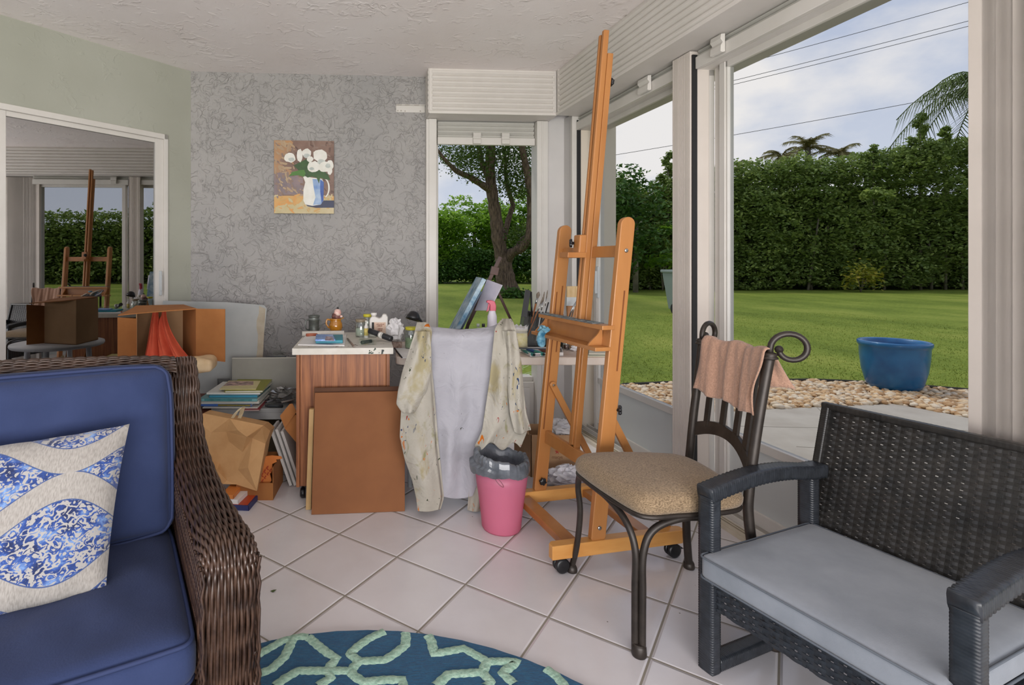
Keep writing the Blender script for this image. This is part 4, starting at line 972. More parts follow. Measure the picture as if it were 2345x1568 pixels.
def strip_panel(P, Z0, Z1, i0, i1, mode, pitch=.0095, w=.0095, vs_step=.028, amp=.0022, gapmask=None):
    """panel of flat horizontal strips woven over upright strips. P(i,z,n): point at i along, z up, n outwards"""
    mb = MB(); nr_ = int((Z1 - Z0) / pitch); ns = int((i1 - i0) / vs_step * 6)
    for r in range(nr_):
        z = Z0 + (r + .5) * pitch; ring = []
        for s_ in range(ns + 1):
            i = i0 + (i1 - i0) * s_ / ns; ph = PI * (i - i0) / vs_step + PI * (r % 2); off = amp * math.cos(ph)
            wz = w * (.5 if not gapmask else gapmask(i, z))
            wob = .0006 * math.sin(i * 91 + r * 5)
            ring.append([P(i, z - wz + wob, off - .0008), P(i, z + wz + wob, off - .0008), P(i, z + wz + wob, off + .0012), P(i, z - wz + wob, off + .0012)])
        o = len(mb.v); vs = [p for q in ring for p in q]
        mb.add(vs, [(a * 4 + j, a * 4 + (j + 1) % 4, (a + 1) * 4 + (j + 1) % 4, (a + 1) * 4 + j) for a in range(ns) for j in range(4)])
    for k in range(int((i1 - i0) / vs_step) + 1):
        i = i0 + (k + .5) * vs_step
        if i > i1 - .005: break
        vs = [P(a, z, n) for a, z, n in ((i - .010, Z0, -.001), (i + .010, Z0, -.001), (i + .010, Z0, .001), (i - .010, Z0, .001), (i - .010, Z1, -.001), (i + .010, Z1, -.001), (i + .010, Z1, .001), (i - .010, Z1, .001))]
        mb.hexa(vs)
    return mb
def PB(i, z, n): k = (z - .30) / .45; return D(i, .505 + .125 * k + n, z)
def gm(i, z):
    return .5 if (i < .03 or i > .60 or z > .715 or z < .32) else (.418 + .055 * min(1, abs(math.sin(i * 9 + z * 21)) * 1.2))
strip_panel(PB, .28, .742, .012, W_ - .012, 'b', gapmask=lambda i, z: gm(i, z)).build('backrest', M_resinb, ac)
# back frame
for i0 in (.012, W_ - .012): wrapped([PB(i0, .26, 0), PB(i0, .75, 0)], .012, .013, DT, ridge=.0008).build('back_frame', M_resinb, ac)
wrapped([PB(0, .742, 0), PB(W_, .742, 0)], .014, .011, DW, step=.014, ridge=.0008).build('back_frame', M_resinb, ac)
def PF(i, z, n): return D(i, .018 - n, z)
strip_panel(PF, .195, .30, .05, W_ - .05, 'f', pitch=.0095, gapmask=lambda i, z: .41 if (.205 < z < .285 and (i * 9.2) % 1 < .75) else .505).build('front_apron', M_resin, ac)
for i0 in (.012, W_ - .012):
    def PS(j, z, n, i0=i0): return D(i0 + n, j, z)
    strip_panel(PS, .195, .30, .04, .49, 's').build('side_apron', M_resin, ac)
mb = MB(); mb.hexa([D(.02, .02, .285), D(W_ - .02, .02, .285), D(W_ - .02, .5, .285), D(.02, .5, .285), D(.02, .02, .298), D(W_ - .02, .02, .298), D(W_ - .02, .5, .298), D(.02, .5, .298)]); mb.build('seat_deck', M_resin, ac)
M_greycush = mat('grey_cushion_fabric', '787E86', '888D95', rough=.85, scale=6, bump=.15, bscale=300, bdist=.002, sheen=.3, stretch=(1, 1, 1))
mb = MB(); cc = D(.315, .225, .337); mb.rbox(cc, DT * .278, DW * .262, (0, 0, .036), .016, n=14, bulge=.006, noise=.0015)
cu = mb.build('seat_cushion', M_greycush, ac)
mb = MB()
for z in (.337 + .030, .337 - .030):
    loop = []
    for (a, b) in ((-1, -1), (1, -1), (1, 1), (-1, 1)):
        cxy = cc + DT * a * .262 + DW * b * .246
        for k in range(5):
            th = {(-1, -1): PI, (1, -1): 1.5 * PI, (1, 1): 0, (-1, 1): .5 * PI}[(a, b)] + k / 4 * PI / 2
            loop.append(Vector((cxy.x, cxy.y, z)) + DT * math.cos(th) * .0185 + DW * math.sin(th) * .0185)
    mb.tube(loop, .003, 6, closed=True)
tag(mb.build('piping', mat('piping_grey', '5D636B', rough=.8), cu), 'darker grey piping')

# ================================================================ brown wicker sofa
SO = Vector((-.429, 1.146, 0)); SR = Vector((.883, .469, 0)).normalized(); SB = Vector((-.469, .883, 0)).normalized()
def S(a, b, z): p = SO + SR * a + SB * b; return Vector((p.x, p.y, z))
M_wick = mat('brown_wicker', '30211A', '4C372B', rough=.32, scale=30, spec=.6)
M_wickd = mat('wicker_core', '1E1510', rough=.8)
sf = thing('sofa', S(-.6, .35, 0), 'dark brown woven wicker sofa with navy blue cushions', 'sofa')
def strands(fn, nu, nv, r, amp, spacing_n, mb, jitter=0):
    """nu strands of the surface fn(u,v)->(point,normal), each running along v and weaving over/under"""
    for i in range(nu):
        u = (i + .5) / nu; pts = []
        for j in range(nv + 1):
            v = j / nv; p, n = fn(u, v); pts.append(p + n * amp * math.cos(PI * v * spacing_n + PI * (i % 2)))
        mb.tube(pts, r, 4, caps=False)
def arm(sign, a_in, nm):
    # centre line of the arm top from the back top down, along and over the front
    path = [(.70, .93), (.655, .86), (.62, .77), (.56, .705), (.46, .672), (.34, .655), (.2, .65), (.08, .652), (.01, .655), (-.035, .648), (-.062, .62), (-.066, .57), (-.058, .45), (-.04, .3), (-.02, .15), (.0, .0)]
    cl = bez([(0, b, z) for b, z in path], 6); n = len(cl)
    def width(v): return .086 + .028 * min(1, v * 1.8)
    def fn(u, v):
        x = v * (n - 1); k = min(int(x), n - 2); f = x - k; c_ = cl[k].lerp(cl[k + 1], f); t_ = (cl[min(k + 2, n - 1)] - cl[max(k - 1, 0)]).normalized()
        nrm = Vector((0, -t_.z, t_.y));  nrm = -nrm if nrm.z < 0 and abs(t_.y) > .3 else nrm
        if t_.z < -.75: nrm = Vector((0, t_.z, -t_.y)) if False else Vector((0, -abs(t_.z), abs(t_.y)))
        if nrm.z < 0: nrm = -nrm
        W = width(v); x_ = 2 * u - 1; s1 = math.sin(x_ * 1.35) / math.sin(1.35); s2 = 1 - abs(x_) ** 3.5
        a = a_in + sign * (W / 2 + W / 2 * s1 * 1.0); d = -.042 * (1 - s2)
        dirn = (SR * (sign * s1) * .8 + (SB * nrm.y + Vector((0, 0, nrm.z))) * max(s2, .15)).normalized()
        p = S(a, c_.y, c_.z) + (SB * nrm.y + Vector((0, 0, nrm.z))) * d
        return p, dirn
    mb = MB(); mb.smooth = True; strands(fn, 23, 150, .0044, .0034, 28, mb); top = mb.build('arm_weave' if False else 'arm', M_wick, sf)
    mb = MB(); mb.grid(lambda u, v: fn(u, v)[0] - fn(u, v)[1] * .007, 14, 70); mb.build('core', M_wickd, top)
    # side walls: upright strands below the arm top
    for (aa, nn) in ((a_in, -SR * sign), (a_in + sign * .11, SR * sign)):
        mb = MB(); ns = 76
        for i in range(ns):
            b = -.062 + .70 * i / (ns - 1); ztop = float(np.interp(b, [p[0] for p in path[8::-1]], [p[1] for p in path[8::-1]])) - .04
            a2 = aa if aa == a_in else a_in + sign * (.086 + .028 * min(1, max(0, (0.70 - b) / .76 * 1.1)))
            pts = [S(a2, b, ztop * (1 - k / 22)) + nn * .0032 * math.cos(PI * k * .9 + PI * (i % 2)) for k in range(23)]
            mb.tube(pts, .0034, 4, caps=False)
        for k in range(9):
            z = .06 + k * .068
            mb.tube([S(a_in + (aa - a_in), b_, z) for b_ in (-.05, .2, .45, .64)], .004, 4)
        mb.build('arm_side', M_wick, sf)
arm(1, .004, 'r')
arm(-1, -1.254, 'l')
# back: rounded top roll of long strands plus back wall
def bfn(u, v):
    a = .02 - 1.29 * v; zt = .935 + .03 * math.sin(PI * min(1, max(0, v))) ** .7
    th = u * PI * 1.15 - .1; d = SB * (-math.cos(th) * .042) + Vector((0, 0, math.sin(th) * .035))
    return S(a, .655, zt - .035) + d, d.normalized()
mb = MB(); strands(bfn, 26, 190, .0034, .0026, 44, mb); bk = mb.build('back_frame', M_wick, sf)
mb = MB(); mb.grid(lambda u, v: bfn(u, v)[0] - bfn(u, v)[1] * .007, 10, 30); mb.build('core', M_wickd, bk)
mb = MB()
for i in range(150):
    a = .02 - 1.29 * i / 149; mb.tube([S(a, .70 + .003 * math.cos(PI * k + PI * (i % 2)), .90 * (1 - k / 20)) for k in range(21)], .0036, 4, caps=False)
mb.build('back_weave', M_wick, sf)
mb = MB(); mb.hexa([S(-1.25, .60, .1), S(.0, .60, .1), S(.0, .69, .1), S(-1.25, .69, .1), S(-1.25, .60, .89), S(.0, .60, .89), S(.0, .69, .89), S(-1.25, .69, .89)]); mb.build('back_core', M_wickd, sf)
def apr(u, v): return S(.0 - 1.25 * v, -.035 - .012 * math.sin(PI * u), .345 - .30 * u), -SB
mb = MB(); strands(apr, 44, 190, .0034, .0026, 44, mb); mb.build('front_apron', M_wick, sf)
mb = MB(); mb.hexa([S(-1.25, -.028, .04), S(0, -.028, .04), S(0, .6, .04), S(-1.25, .6, .04), S(-1.25, -.028, .34), S(0, -.028, .34), S(0, .6, .34), S(-1.25, .6, .34)]); mb.build('seat_base', M_wickd, sf)
M_navy = mat('navy_canvas', '283354', '323D60', rough=.9, scale=3, bump=.35, bscale=220, bdist=.002, sheen=.08, spec=.25, stretch=(1, 1, 1))
M_navyp = mat('navy_piping', '232F54', rough=.8)
def cushion(c, X, Y, Z, r, nm, bulge, nz, n=22):
    mb = MB(); mb.rbox(c, X, Y, Z, r, n=n, bulge=bulge, noise=nz); o = mb.build(nm, M_navy, sf)
    mb = MB(); X = Vector(X); Y = Vector(Y); Z = Vector(Z); hx, hy, hz_ = X.length, Y.length, Z.length; ux, uy, uz = X / hx, Y / hy, Z / hz_
    for sg in (1, -1):
        loop = []; rr = r
        for (a, b, t0) in ((-1, -1, PI), (1, -1, 1.5 * PI), (1, 1, 0), (-1, 1, .5 * PI)):
            cc_ = c + ux * a * (hx - rr) + uy * b * (hy - rr) + uz * sg * (hz_ - r * .30)
            for k in range(6): th = t0 + k / 5 * PI / 2; loop.append(cc_ + ux * math.cos(th) * (rr * .80) + uy * math.sin(th) * (rr * .80))
            if True:
                pass
        # follow the puffed sides
        L2 = []
        for i in range(len(loop)):
            p, q = loop[i], loop[(i + 1) % len(loop)]
            if (q - p).length > .08:
                for k in range(8):
                    u = k / 8; w_ = p.lerp(q, u); x = (w_ - c).dot(ux) / hx; y = (w_ - c).dot(uy) / hy
                    w_ += ux * (x ** 3) * bulge * .25 * (1 - y ** 4) + uy * (y ** 3) * bulge * .25 * (1 - x ** 4); L2.append(w_)
            else: L2.append(p)
        mb.tube(L2, .0048, 7, closed=True)
    mb.build('piping', M_navyp, o); return o
for k in (0, 1):
    a0 = -.313 - .625 * k
    cushion(S(a0, .235, .418), SR * .309, SB * .285, (0, 0, .052), .035, 'seat_cushion', .014, .007)
    Zb_ = (SB * -1 + Vector((0, 0, .22))).normalized(); Yb = (SB * .22 + Vector((0, 0, 1))).normalized()
    cushion(S(a0, .535, .695), SR * .309, Yb * .238, Zb_ * .062, .042, 'back_cushion', .034, .012)
# patterned pillow
def pillowmat():
    m = bpy.data.materials.new('ogee_print'); m.use_nodes = True; t = m.node_tree; p = t.nodes['Principled BSDF']; p.inputs['Roughness'].default_value = .9; p.inputs['Sheen Weight'].default_value = .3
    uv = N(t, 'ShaderNodeUVMap'); sp = N(t, 'ShaderNodeSeparateXYZ'); Lk(t, uv.outputs[0], sp.inputs[0])
    def M_(op, a, b=None, c=None):
        n = N(t, 'ShaderNodeMath', operation=op)
        for i, x in enumerate((a, b, c)):
            if x is None: continue
            if isinstance(x, (int, float)): n.inputs[i].default_value = x
            else: Lk(t, x, n.inputs[i])
        return n.outputs[0]
    # tilted axes: ogees run diagonally; period in u .62, in v .52
    u, v = sp.outputs[0], sp.outputs[1]
    s = M_('MULTIPLY', M_('ADD', u, -.74), 2 * PI / .92); cs = M_('COSINE', s)
    def lens(sign, v0):
        hh = M_('MULTIPLY_ADD', cs, .118 * sign, .112); return M_('SUBTRACT', hh, M_('PINGPONG', M_('ADD', v, 4 * .78 - v0), .39))
    f = M_('MAXIMUM', lens(1, .33), lens(-1, .72))
    mask = N(t, 'ShaderNodeMapRange', i_1=.0, i_2=.006); Lk(t, f, mask.inputs[0]); rim = N(t, 'ShaderNodeMapRange', i_1=-.006, i_2=-.003); Lk(t, f, rim.inputs[0])
    vo = N(t, 'ShaderNodeTexNoise', i_Scale=24, i_Detail=1.5, i_Distortion=2.2); Lk(t, uv.outputs[0], vo.inputs['Vector'])
    mot = N(t, 'ShaderNodeMapRange', i_1=.50, i_2=.525); Lk(t, vo.outputs['Fac'], mot.inputs[0])
    n2 = N(t, 'ShaderNodeTexNoise', i_Scale=7, i_Detail=4, i_Roughness=.7); Lk(t, uv.outputs[0], n2.inputs['Vector'])
    blu = N(t, 'ShaderNodeValToRGB'); e = blu.color_ramp.elements; e[0].position = .38; e[0].color = lin('16244E'); e[1].position = .68; e[1].color = lin('7898C4'); k = e.new(.52); k.color = lin('264488'); Lk(t, n2.outputs['Fac'], blu.inputs[0])
    a = N(t, 'ShaderNodeMix', data_type='RGBA'); Lk(t, mot.outputs[0], a.inputs[0]); Lk(t, blu.outputs[0], a.inputs[6]); a.inputs[7].default_value = lin('9C9996')
    lnm = N(t, 'ShaderNodeTexNoise', i_Scale=90, i_Detail=3); mpn = N(t, 'ShaderNodeMapping'); mpn.inputs['Scale'].default_value = (1.6, .35, 1); Lk(t, uv.outputs[0], mpn.inputs[0]); Lk(t, mpn.outputs[0], lnm.inputs['Vector'])
    cr_ = N(t, 'ShaderNodeValToRGB'); cr_.color_ramp.elements[0].position = .35; cr_.color_ramp.elements[0].color = lin('88837D'); cr_.color_ramp.elements[1].position = .6; cr_.color_ramp.elements[1].color = lin('9D9892'); Lk(t, lnm.outputs['Fac'], cr_.inputs[0])
    rr = N(t, 'ShaderNodeMix', data_type='RGBA'); Lk(t, rim.outputs[0], rr.inputs[0]); Lk(t, cr_.outputs[0], rr.inputs[6]); rr.inputs[7].default_value = lin('2E4678')
    o = N(t, 'ShaderNodeMix', data_type='RGBA'); Lk(t, mask.outputs[0], o.inputs[0]); Lk(t, rr.outputs[2], o.inputs[6]); Lk(t, a.outputs[2], o.inputs[7]); Lk(t, o.outputs[2], p.inputs['Base Color'])
    b = N(t, 'ShaderNodeBump', i_Strength=.3, i_Distance=.002); Lk(t, lnm.outputs['Fac'], b.inputs['Height']); Lk(t, b.outputs[0], p.inputs['Normal'])
    return m
def pillow():
    BR, TR = S(-.172, .215, .475), S(-.118, .388, .812); up = (TR - BR); X = S(-1, 0, 0) - S(0, 0, 0); X = (X - up.normalized() * X.dot(up.normalized()) * .0).normalized() * .44
    X = X + Vector((0, 0, -.01)); nrm = X.cross(up).normalized(); nrm = nrm if nrm.dot(SB) < 0 else -nrm; mb = MB(); n = 33
    for sg in (1, -1):
        def f(u, v):
            a, b = 2 * u - 1, 2 * v - 1; th = .062 * ((1 - abs(a) ** 3.2) * (1 - abs(b) ** 3.2)) ** .55
            pin = .018; uu = u - math.copysign(pin * (1 - b * b) * abs(a) ** 3, a); vv = v - math.copysign(pin * (1 - a * a) * abs(b) ** 3, b)
            wr = .003 * math.sin(u * 31 + v * 9) * abs(b) ** 2 + .003 * math.sin(v * 27 + u * 5) * abs(a) ** 3
            return BR + X * uu + up * vv + nrm * (sg * th + wr)
        mb.grid(f, n, n, uv=lambda u, v, sg=sg: (1 - u + (0 if sg > 0 else .37), v + (0 if sg > 0 else .21)))
    return mb
tag(pillow().build('throw_pillow', pillowmat()), 'cream throw pillow printed with blue and white teardrop medallions on the sofa', 'pillow')

# ================================================================ round rug
RC, RR = Vector((-.10, .80, 0)), 1.003
mb = MB(); rim_ = [RC + Vector((math.cos(a), math.sin(a), 0)) * RR * (1 + .0012 * math.sin(a * 61)) for a in [2 * PI * k / 180 for k in range(180)]]
mb.prism([p for p in rim_], (0, 0, .010))
def zf(a, b): s8 = 2345 / 1160; return at(540 + a / s8, 1150 + b / s8, 0.0105)
lines = [[(-15, 775), (15, 755), (110, 700), (215, 640), (275, 625), (300, 618), (335, 622)], [(10, 830), (90, 800), (165, 770), (225, 715), (250, 665), (262, 632), (268, 600)], [(335, 622), (385, 665), (430, 700), (465, 720), (440, 752), (425, 778)],
         [(425, 778), (290, 778), (225, 815), (180, 850)], [(425, 778), (530, 778), (570, 735), (690, 728), (735, 700), (785, 660), (788, 618), (789, 580)], [(530, 778), (545, 800), (590, 830), (700, 820), (770, 820), (772, 850)],
         [(570, 735), (528, 700), (565, 665), (615, 630), (645, 615), (690, 580)], [(895, 590), (905, 640), (918, 700), (1055, 675), (1165, 735), (1300, 735), (1235, 790), (1290, 840)], [(1165, 735), (1140, 785), (985, 795), (925, 850)], [(1140, 785), (1180, 830), (1160, 850)],
         [(1440, 760), (1480, 800), (1520, 845), (1530, 880)], [(425, 778), (440, 810), (380, 850)], [(10, 830), (0, 850)]]
def ribbon(mb, P_, w, z):
    P_ = [Vector((p.x, p.y, z)) for p in P_]; Q = []
    for a, b in zip(P_[:-1], P_[1:]):
        k = max(1, int((b - a).length / .008)); Q += [a.lerp(b, i / k) for i in range(k)]
    Q.append(P_[-1]); vs = []
    for i, p in enumerate(Q):
        t_ = (Q[min(i + 3, len(Q) - 1)] - Q[max(i - 3, 0)]).normalized(); s_ = Vector((-t_.y, t_.x, 0)); ww = w * (1 + .08 * math.sin(i * 2.1))
        vs += [p - s_ * ww, p - s_ * ww * .6 + Vector((0, 0, .0035)), p + s_ * ww * .6 + Vector((0, 0, .0035)), p + s_ * ww]
    mb.add(vs, [(i * 4 + j, i * 4 + j + 1, i * 4 + j + 5, i * 4 + j + 4) for i in range(len(Q) - 1) for j in range(3)], 1, smooth=True)
rugmb = mb; allL = [[zf(*p) for p in l] for l in lines]
# the same trellis carries on over the rest of the rug
for l in allL[:10]:
    for (ang, k) in ((PI * .5, 1), (PI, 1), (PI * 1.5, 1)):
        q = [Matrix.Rotation(ang, 3, 'Z') @ (p - RC) + RC for p in l]; allL.append(q)
for l in allL[:10]:
    for sc2, angs in ((.64, (45, 135, 225, 315)), (.34, (0, 90, 180, 270))):
        for an in angs: allL.append([Matrix.Rotation(math.radians(an), 3, 'Z') @ ((p - RC) * sc2) + RC for p in l])
for li_, l in enumerate(allL):
    l = [p if (p - RC).to_2d().length < RR - .006 else RC + (p - RC).normalized() * (RR - .006) for p in l]; ribbon(rugmb, l, .0162, .0102 + .00002 * li_)
tag(rugmb.build('round_rug', [mat('teal_pile', '0A4266', '125476', rough=1, scale=60, bump=.9, bdist=.004, sheen=.2, stretch=(1, 3, 1)), mat('sage_loops', '88AA98', 'AECAB6', rough=1, scale=90, bump=1, bdist=.004)]), 'round navy teal rug with pale green looped trellis lines', 'rug')
# ================================================================ wooden cabinet with painted top
CB0 = Vector((-.530, 2.81, 0)); CBE = Vector((.9985, .055, 0)).normalized(); CBF = Vector((-.055, .9985, 0)).normalized()
def C(a, b, z): p = CB0 + CBE * a + CBF * b; return Vector((p.x, p.y, z))
def cbx(mb, a0, a1, b0, b1, z0, z1, mi=None): return wbox(mb, lambda s, o, z: C(s, o, z), a0, a1, b0, b1, z0, z1, mi)
M_oak = mat('red_oak_veneer', '703E22', 'A66A40', rough=.5, scale=9, stretch=(7, 7, .3), detail=8, bump=.15, bdist=.002)
cab = thing('wooden_cabinet', C(.24, .3, 0), 'red oak cabinet on casters with white paint-stained top', 'cabinet')
mb = MB(); cbx(mb, 0, .018, 0, .60, .07, .767); cbx(mb, .472, .49, 0, .60, .07, .767); cbx(mb, .018, .472, .012, .6, .07, .09); cbx(mb, .018, .472, .58, .6, .07, .767); mb.build('body', M_oak, cab, bevel=.0015)
mb = MB(); cbx(mb, .02, .47, .004, .02, .075, .765); mb.build('front_panel', M_oak, cab, bevel=.001)
mb = MB(); cbx(mb, -.018, .508, -.02, .625, .767, .800)
M_ptop = mat('stained_white_top', 'C2BDB2', 'D8D4CC', rough=.6, scale=5)
def blots(fn, n, mi, rmin=.002, rmax=.008, sd=1):
    R = random.Random(sd)
    for i in range(n):
        c, ax = fn(R); r = R.uniform(rmin, rmax); seg = 9; a = ax.orthogonal().normalized(); b = ax.cross(a); k = [R.uniform(.6, 1.25) for _ in range(seg)]
        mb.add([c + ax * .0006 + (a * math.cos(2 * PI * j / seg) * 1.3 + b * math.sin(2 * PI * j / seg)) * r * k[j] for j in range(seg)], [tuple(range(seg))], mi)
M_inkblot = mat('ink_paint', '20242C', '3C4A3A', rough=.6, scale=60)
M_colblot = mat('mixed_paint', 'A05A4A', '5A7A6A', rough=.6, scale=50)
blots(lambda R: (C(R.uniform(.38, .46), -.0203, R.uniform(.770, .795)), -CBF), 10, 1, .002, .008, 4)
blots(lambda R: (C(R.uniform(.02, .48), R.uniform(-.01, .12), .8004), Vector((0, 0, 1))), 26, 2, .001, .007, 5)
mb.build('painted_top', [M_ptop, M_inkblot, M_colblot], cab)
for (a, b) in ((.03, .04), (.46, .04), (.03, .56), (.46, .56)):
    mb = MB(); c = C(a, b, .027); mb.lathe([(0, -.012), (.024, -.012), (.027, -.006), (.027, .006), (.024, .012), (0, .012)], c, 18, axis=CBE); mb.cyl(c + Vector((0, 0, .02)), .007, .03, 8); mb.build('caster', M_knob, cab)

# things on the cabinet top (z = .80)
ZT = .8005
M_pewter = mat('pewter', '5E625E', '7C807C', rough=.4, metal=.6, scale=20)
c = atd(719, 700, 3.38); c.z = ZT
t = thing('tankard', c, 'grey pewter tankard with side handle at the back of the cabinet top', 'mug')
mb = MB(); mb.lathe([(.033, 0), (.034, .004), (.032, .01), (.033, .085), (.036, .088), (.036, .092), (.034, .094), (.034, .108), (.037, .110), (.037, .116), (.031, .116), (.028, .06), (0, .03)], c, 32); mb.build('cup_body', M_pewter, t)
mb = MB(); mb.tube(bez([c + Vector((-.031, -.008, .088)), c + Vector((-.046, -.02, .084)), c + Vector((-.05, -.022, .055)), c + Vector((-.044, -.018, .03)), c + Vector((-.031, -.008, .026))], 5), .0045, 7); mb.build('handle', M_pewter, t)
mb = MB(); mb.tube(bez([c + Vector((.031, -.005, .085)), c + Vector((.045, -.01, .08)), c + Vector((.046, -.01, .05)), c + Vector((.032, -.005, .03))], 5), .004, 7); mb.build('handle', M_pewter, t)
c = atd(769, 700, 3.36); c.z = ZT
t = thing('creamer_jug', c, 'mustard yellow glazed creamer jug at the back of the cabinet top', 'jug')
mb = MB(); mb.lathe([(.024, 0), (.026, .003), (.036, .022), (.042, .045), (.040, .066), (.034, .080), (.033, .090), (.037, .099), (.034, .099), (.030, .088), (.034, .06), (0, .02)], c, 36); mb.build('jug_body', mat('mustard_glaze', '9C6414', 'B4781E', rough=.18, coat=.5, scale=8), t)
mb = MB(); mb.tube(bez([c + Vector((-.034, -.004, .088)), c + Vector((-.052, -.01, .092)), c + Vector((-.058, -.012, .068)), c + Vector((-.046, -.01, .046)), c + Vector((-.037, -.004, .040))], 5), .0055, 8); mb.build('handle', MC['mustard_glaze'], t)
mb = MB(); mb.prism([c + Vector((.032, -.012, .090)), c + Vector((.050, 0, .101)), c + Vector((.032, .012, .090))], (0, 0, .006)); mb.build('spout', MC['mustard_glaze'], t)
# trinket standing in the jug
cc = c + Vector((.004, 0, .10)); t = thing('toy_figure', cc, 'small pink and brown toy figure standing in the yellow jug', 'toy')
mb = MB(); mb.lathe([(.0, -.03), (.022, -.01), (.030, .01), (.026, .028), (.0, .04)], cc, 20); mb.build('body', mat('toy_brown', '3A1C1C', '8A5A52', rough=.5, scale=55), t)
mb = MB(); mb.lathe([(0, .012), (.018, .018), (.024, .034), (.019, .052), (0, .060)], cc + Vector((.008, -.008, 0)), 18); mb.build('head', mat('toy_pink', 'D09A90', 'E8CFC4', rough=.5, scale=40), t)
mb = MB(); mb.lathe([(0, 0), (.007, .004), (.007, .010), (0, .014)], cc + Vector((.009, -.008, .056)), 12); mb.build('bobble', M_knob, t)
mb = MB(); mb.lathe([(0, 0), (.010, .004), (.010, .012), (0, .016)], cc + Vector((.030, -.006, .004)), 12); mb.build('ear', MC['toy_pink'], t)
# rolled paper
a = atd(692, 764, 3.24); b = atd(788, 764, 3.27); a.z = b.z = ZT + .017
mb = MB(); mb.tube([a, b], .0165, 16); mb.tube([a + Vector((.03, -.03, -.004)), b + Vector((-.16, -.028, -.004))], .010, 10, mi=1)
tag(mb.build('paper_roll', [mat('roll_paper', 'C9C3BA', 'D9D4CC', rough=.8), mat('roll_red', 'A5563E', 'B87A60', rough=.8, scale=30)]), 'off-white rolled paper with reddish print lying in front of the tankard', 'paper roll')
# drawing pad
mb = MB(); q = [at(682, 791, ZT), at(789, 792.5, ZT), at(794, 766, ZT), at(699, 771, ZT)]; mb.prism(q, (0, 0, .006))
tag(mb.build('sketch_pad', mat('white_paper', 'D9D6D4', 'E2E0DE', rough=.8), bevel=.001), 'white sketch pad lying under the teal book', 'pad')
ZP = ZT + .007
def quadbox(qs, h, z0):
    mb = MB(); mb.prism([Vector((p.x, p.y, z0)) for p in qs], (0, 0, h)); return mb
q = [at(723, 786, ZP), at(785, 785.5, ZP), at(785, 772, ZP), at(727, 773, ZP)]
tag(quadbox(q, .017, ZP).build('notebook', mat('teal_cover', '1E7F92', '278C9E', rough=.5), bevel=.002), 'teal notebook lying on the white sketch pad', 'book')
q = [at(722, 781, ZP + .018), at(768, 781, ZP + .018), at(762, 769, ZP + .018), at(724, 769, ZP + .018)]
t = thing('tin_case', q[0], 'flat blue and white printed tin lying on the teal notebook', 'tin')
quadbox(q, .010, ZP + .0178).build('tin', mat('blue_print', '2F63B8', '9FC0E8', rough=.35, scale=22), t, bevel=.002)
q2 = [at(744, 779, ZP + .0285), at(766, 780, ZP + .0285), at(760, 771, ZP + .0285), at(746, 770, ZP + .0285)]
quadbox(q2, .001, ZP + .028).build('lid_picture', mat('tin_picture', 'C8B4B8', '6A5A6A', rough=.5, scale=40), t)
mb = MB(); mb.tube([at(796, 775, ZT + .005), at(811, 793, ZT + .005)], [.0045, .0045], 8); tag(mb.build('pen', mat('pen_brown', '3A302C', '8A7466', rough=.4, scale=60)), 'dark pen lying on the white cabinet top', 'pen')
def tube_item(name, a, b, r, m, label, cat, cap=None, grp=None):
    t = thing(name, a, label, cat, grp); mb = MB(); mb.tube([a, a.lerp(b, .06), a.lerp(b, .5), b], [r * .9, r, r, r * .98], 18); mb.build('body', m, t)
    if cap: d = (a - b).normalized(); mb = MB(); mb.cyl(a, r * cap[0], cap[1], 14, d); mb.build('cap', cap[2], t)
    return t
t = tube_item('squeeze_bottle', atd(897, 776, 3.02) * 1, atd(846, 757, 3.10), .0165, mat('bottle_black', '202024', '2C2C30', rough=.35), 'black squeeze bottle lying on its side on the cabinet top', 'bottle')
mb = MB(); mb.tube([atd(874, 768, 3.035), atd(869, 766.3, 3.045)], .0171, 18); mb.build('label_band', M_white, t)
t.location = t.location
mb = MB(); q = [at(822, 789, ZT), at(862, 790, ZT), at(862, 776, ZT), at(822, 775, ZT)]
mb.prism(q, (0, 0, .038)); tag(mb.build('clear_box', M_clear, bevel=.004), 'clear plastic box with dark markers inside, front of the cabinet top', 'box')
tag(tube_item('marker_pen', at(828, 784, ZT + .014), at(850, 781, ZT + .014), .010, M_inkblot, 'dark marker inside the clear plastic box', 'marker'), None)
def jar(px, base_z, d, r, h, lidm, label, content=None, name='glass_jar', lid_h=.014):
    c = atd(px, 700, d); c.z = base_z; t = thing(name, c, label, 'jar')
    mb = MB(); mb.lathe([(r * .9, 0), (r, .006), (r, h * .72), (r * .86, h * .82), (r * .84, h * .9), (r * .78, h * .9), (r * .8, h * .8), (r * .93, h * .7), (r * .93, .008), (0, .006)], c, 28); mb.build('glass_body', M_clear, t)
    if lidm: mb = MB(); mb.lathe([(r * .9, h * .86), (r * .93, h * .87), (r * .93, h * .86 + lid_h), (r * .88, h * .88 + lid_h), (0, h * .88 + lid_h)], c, 28); mb.build('lid', lidm, t)
    if content: mb = MB(); mb.lathe([(r * .88, .01), (r * .9, .012), (r * .9, h * .5), (0, h * .5)], c, 24); mb.build('contents', content, t)
    return t
M_lidy = mat('yellow_lid', 'B5B830', 'C8B832', rough=.5, scale=30); M_lidb = mat('brown_lid', '6E6250', '8A7C66', rough=.5, scale=20)
M_murk = mat('murky_rinse', 'A8B0A6', 'B8C0B4', rough=.5)
jar(827, ZT, 3.24, .036, .105, M_lidb, 'tall glass jar with brown-grey lid on the cabinet top', M_murk)
jar(842, ZT, 3.36, .030, .126, M_lidy, 'glass jar with yellow-green lid behind the white solvent jug')
c = atd(838.5, 700, 3.17); c.z = ZT; t = thing('glue_bottle', c, 'slim white glue bottle with yellow label beside the tall jar', 'bottle')
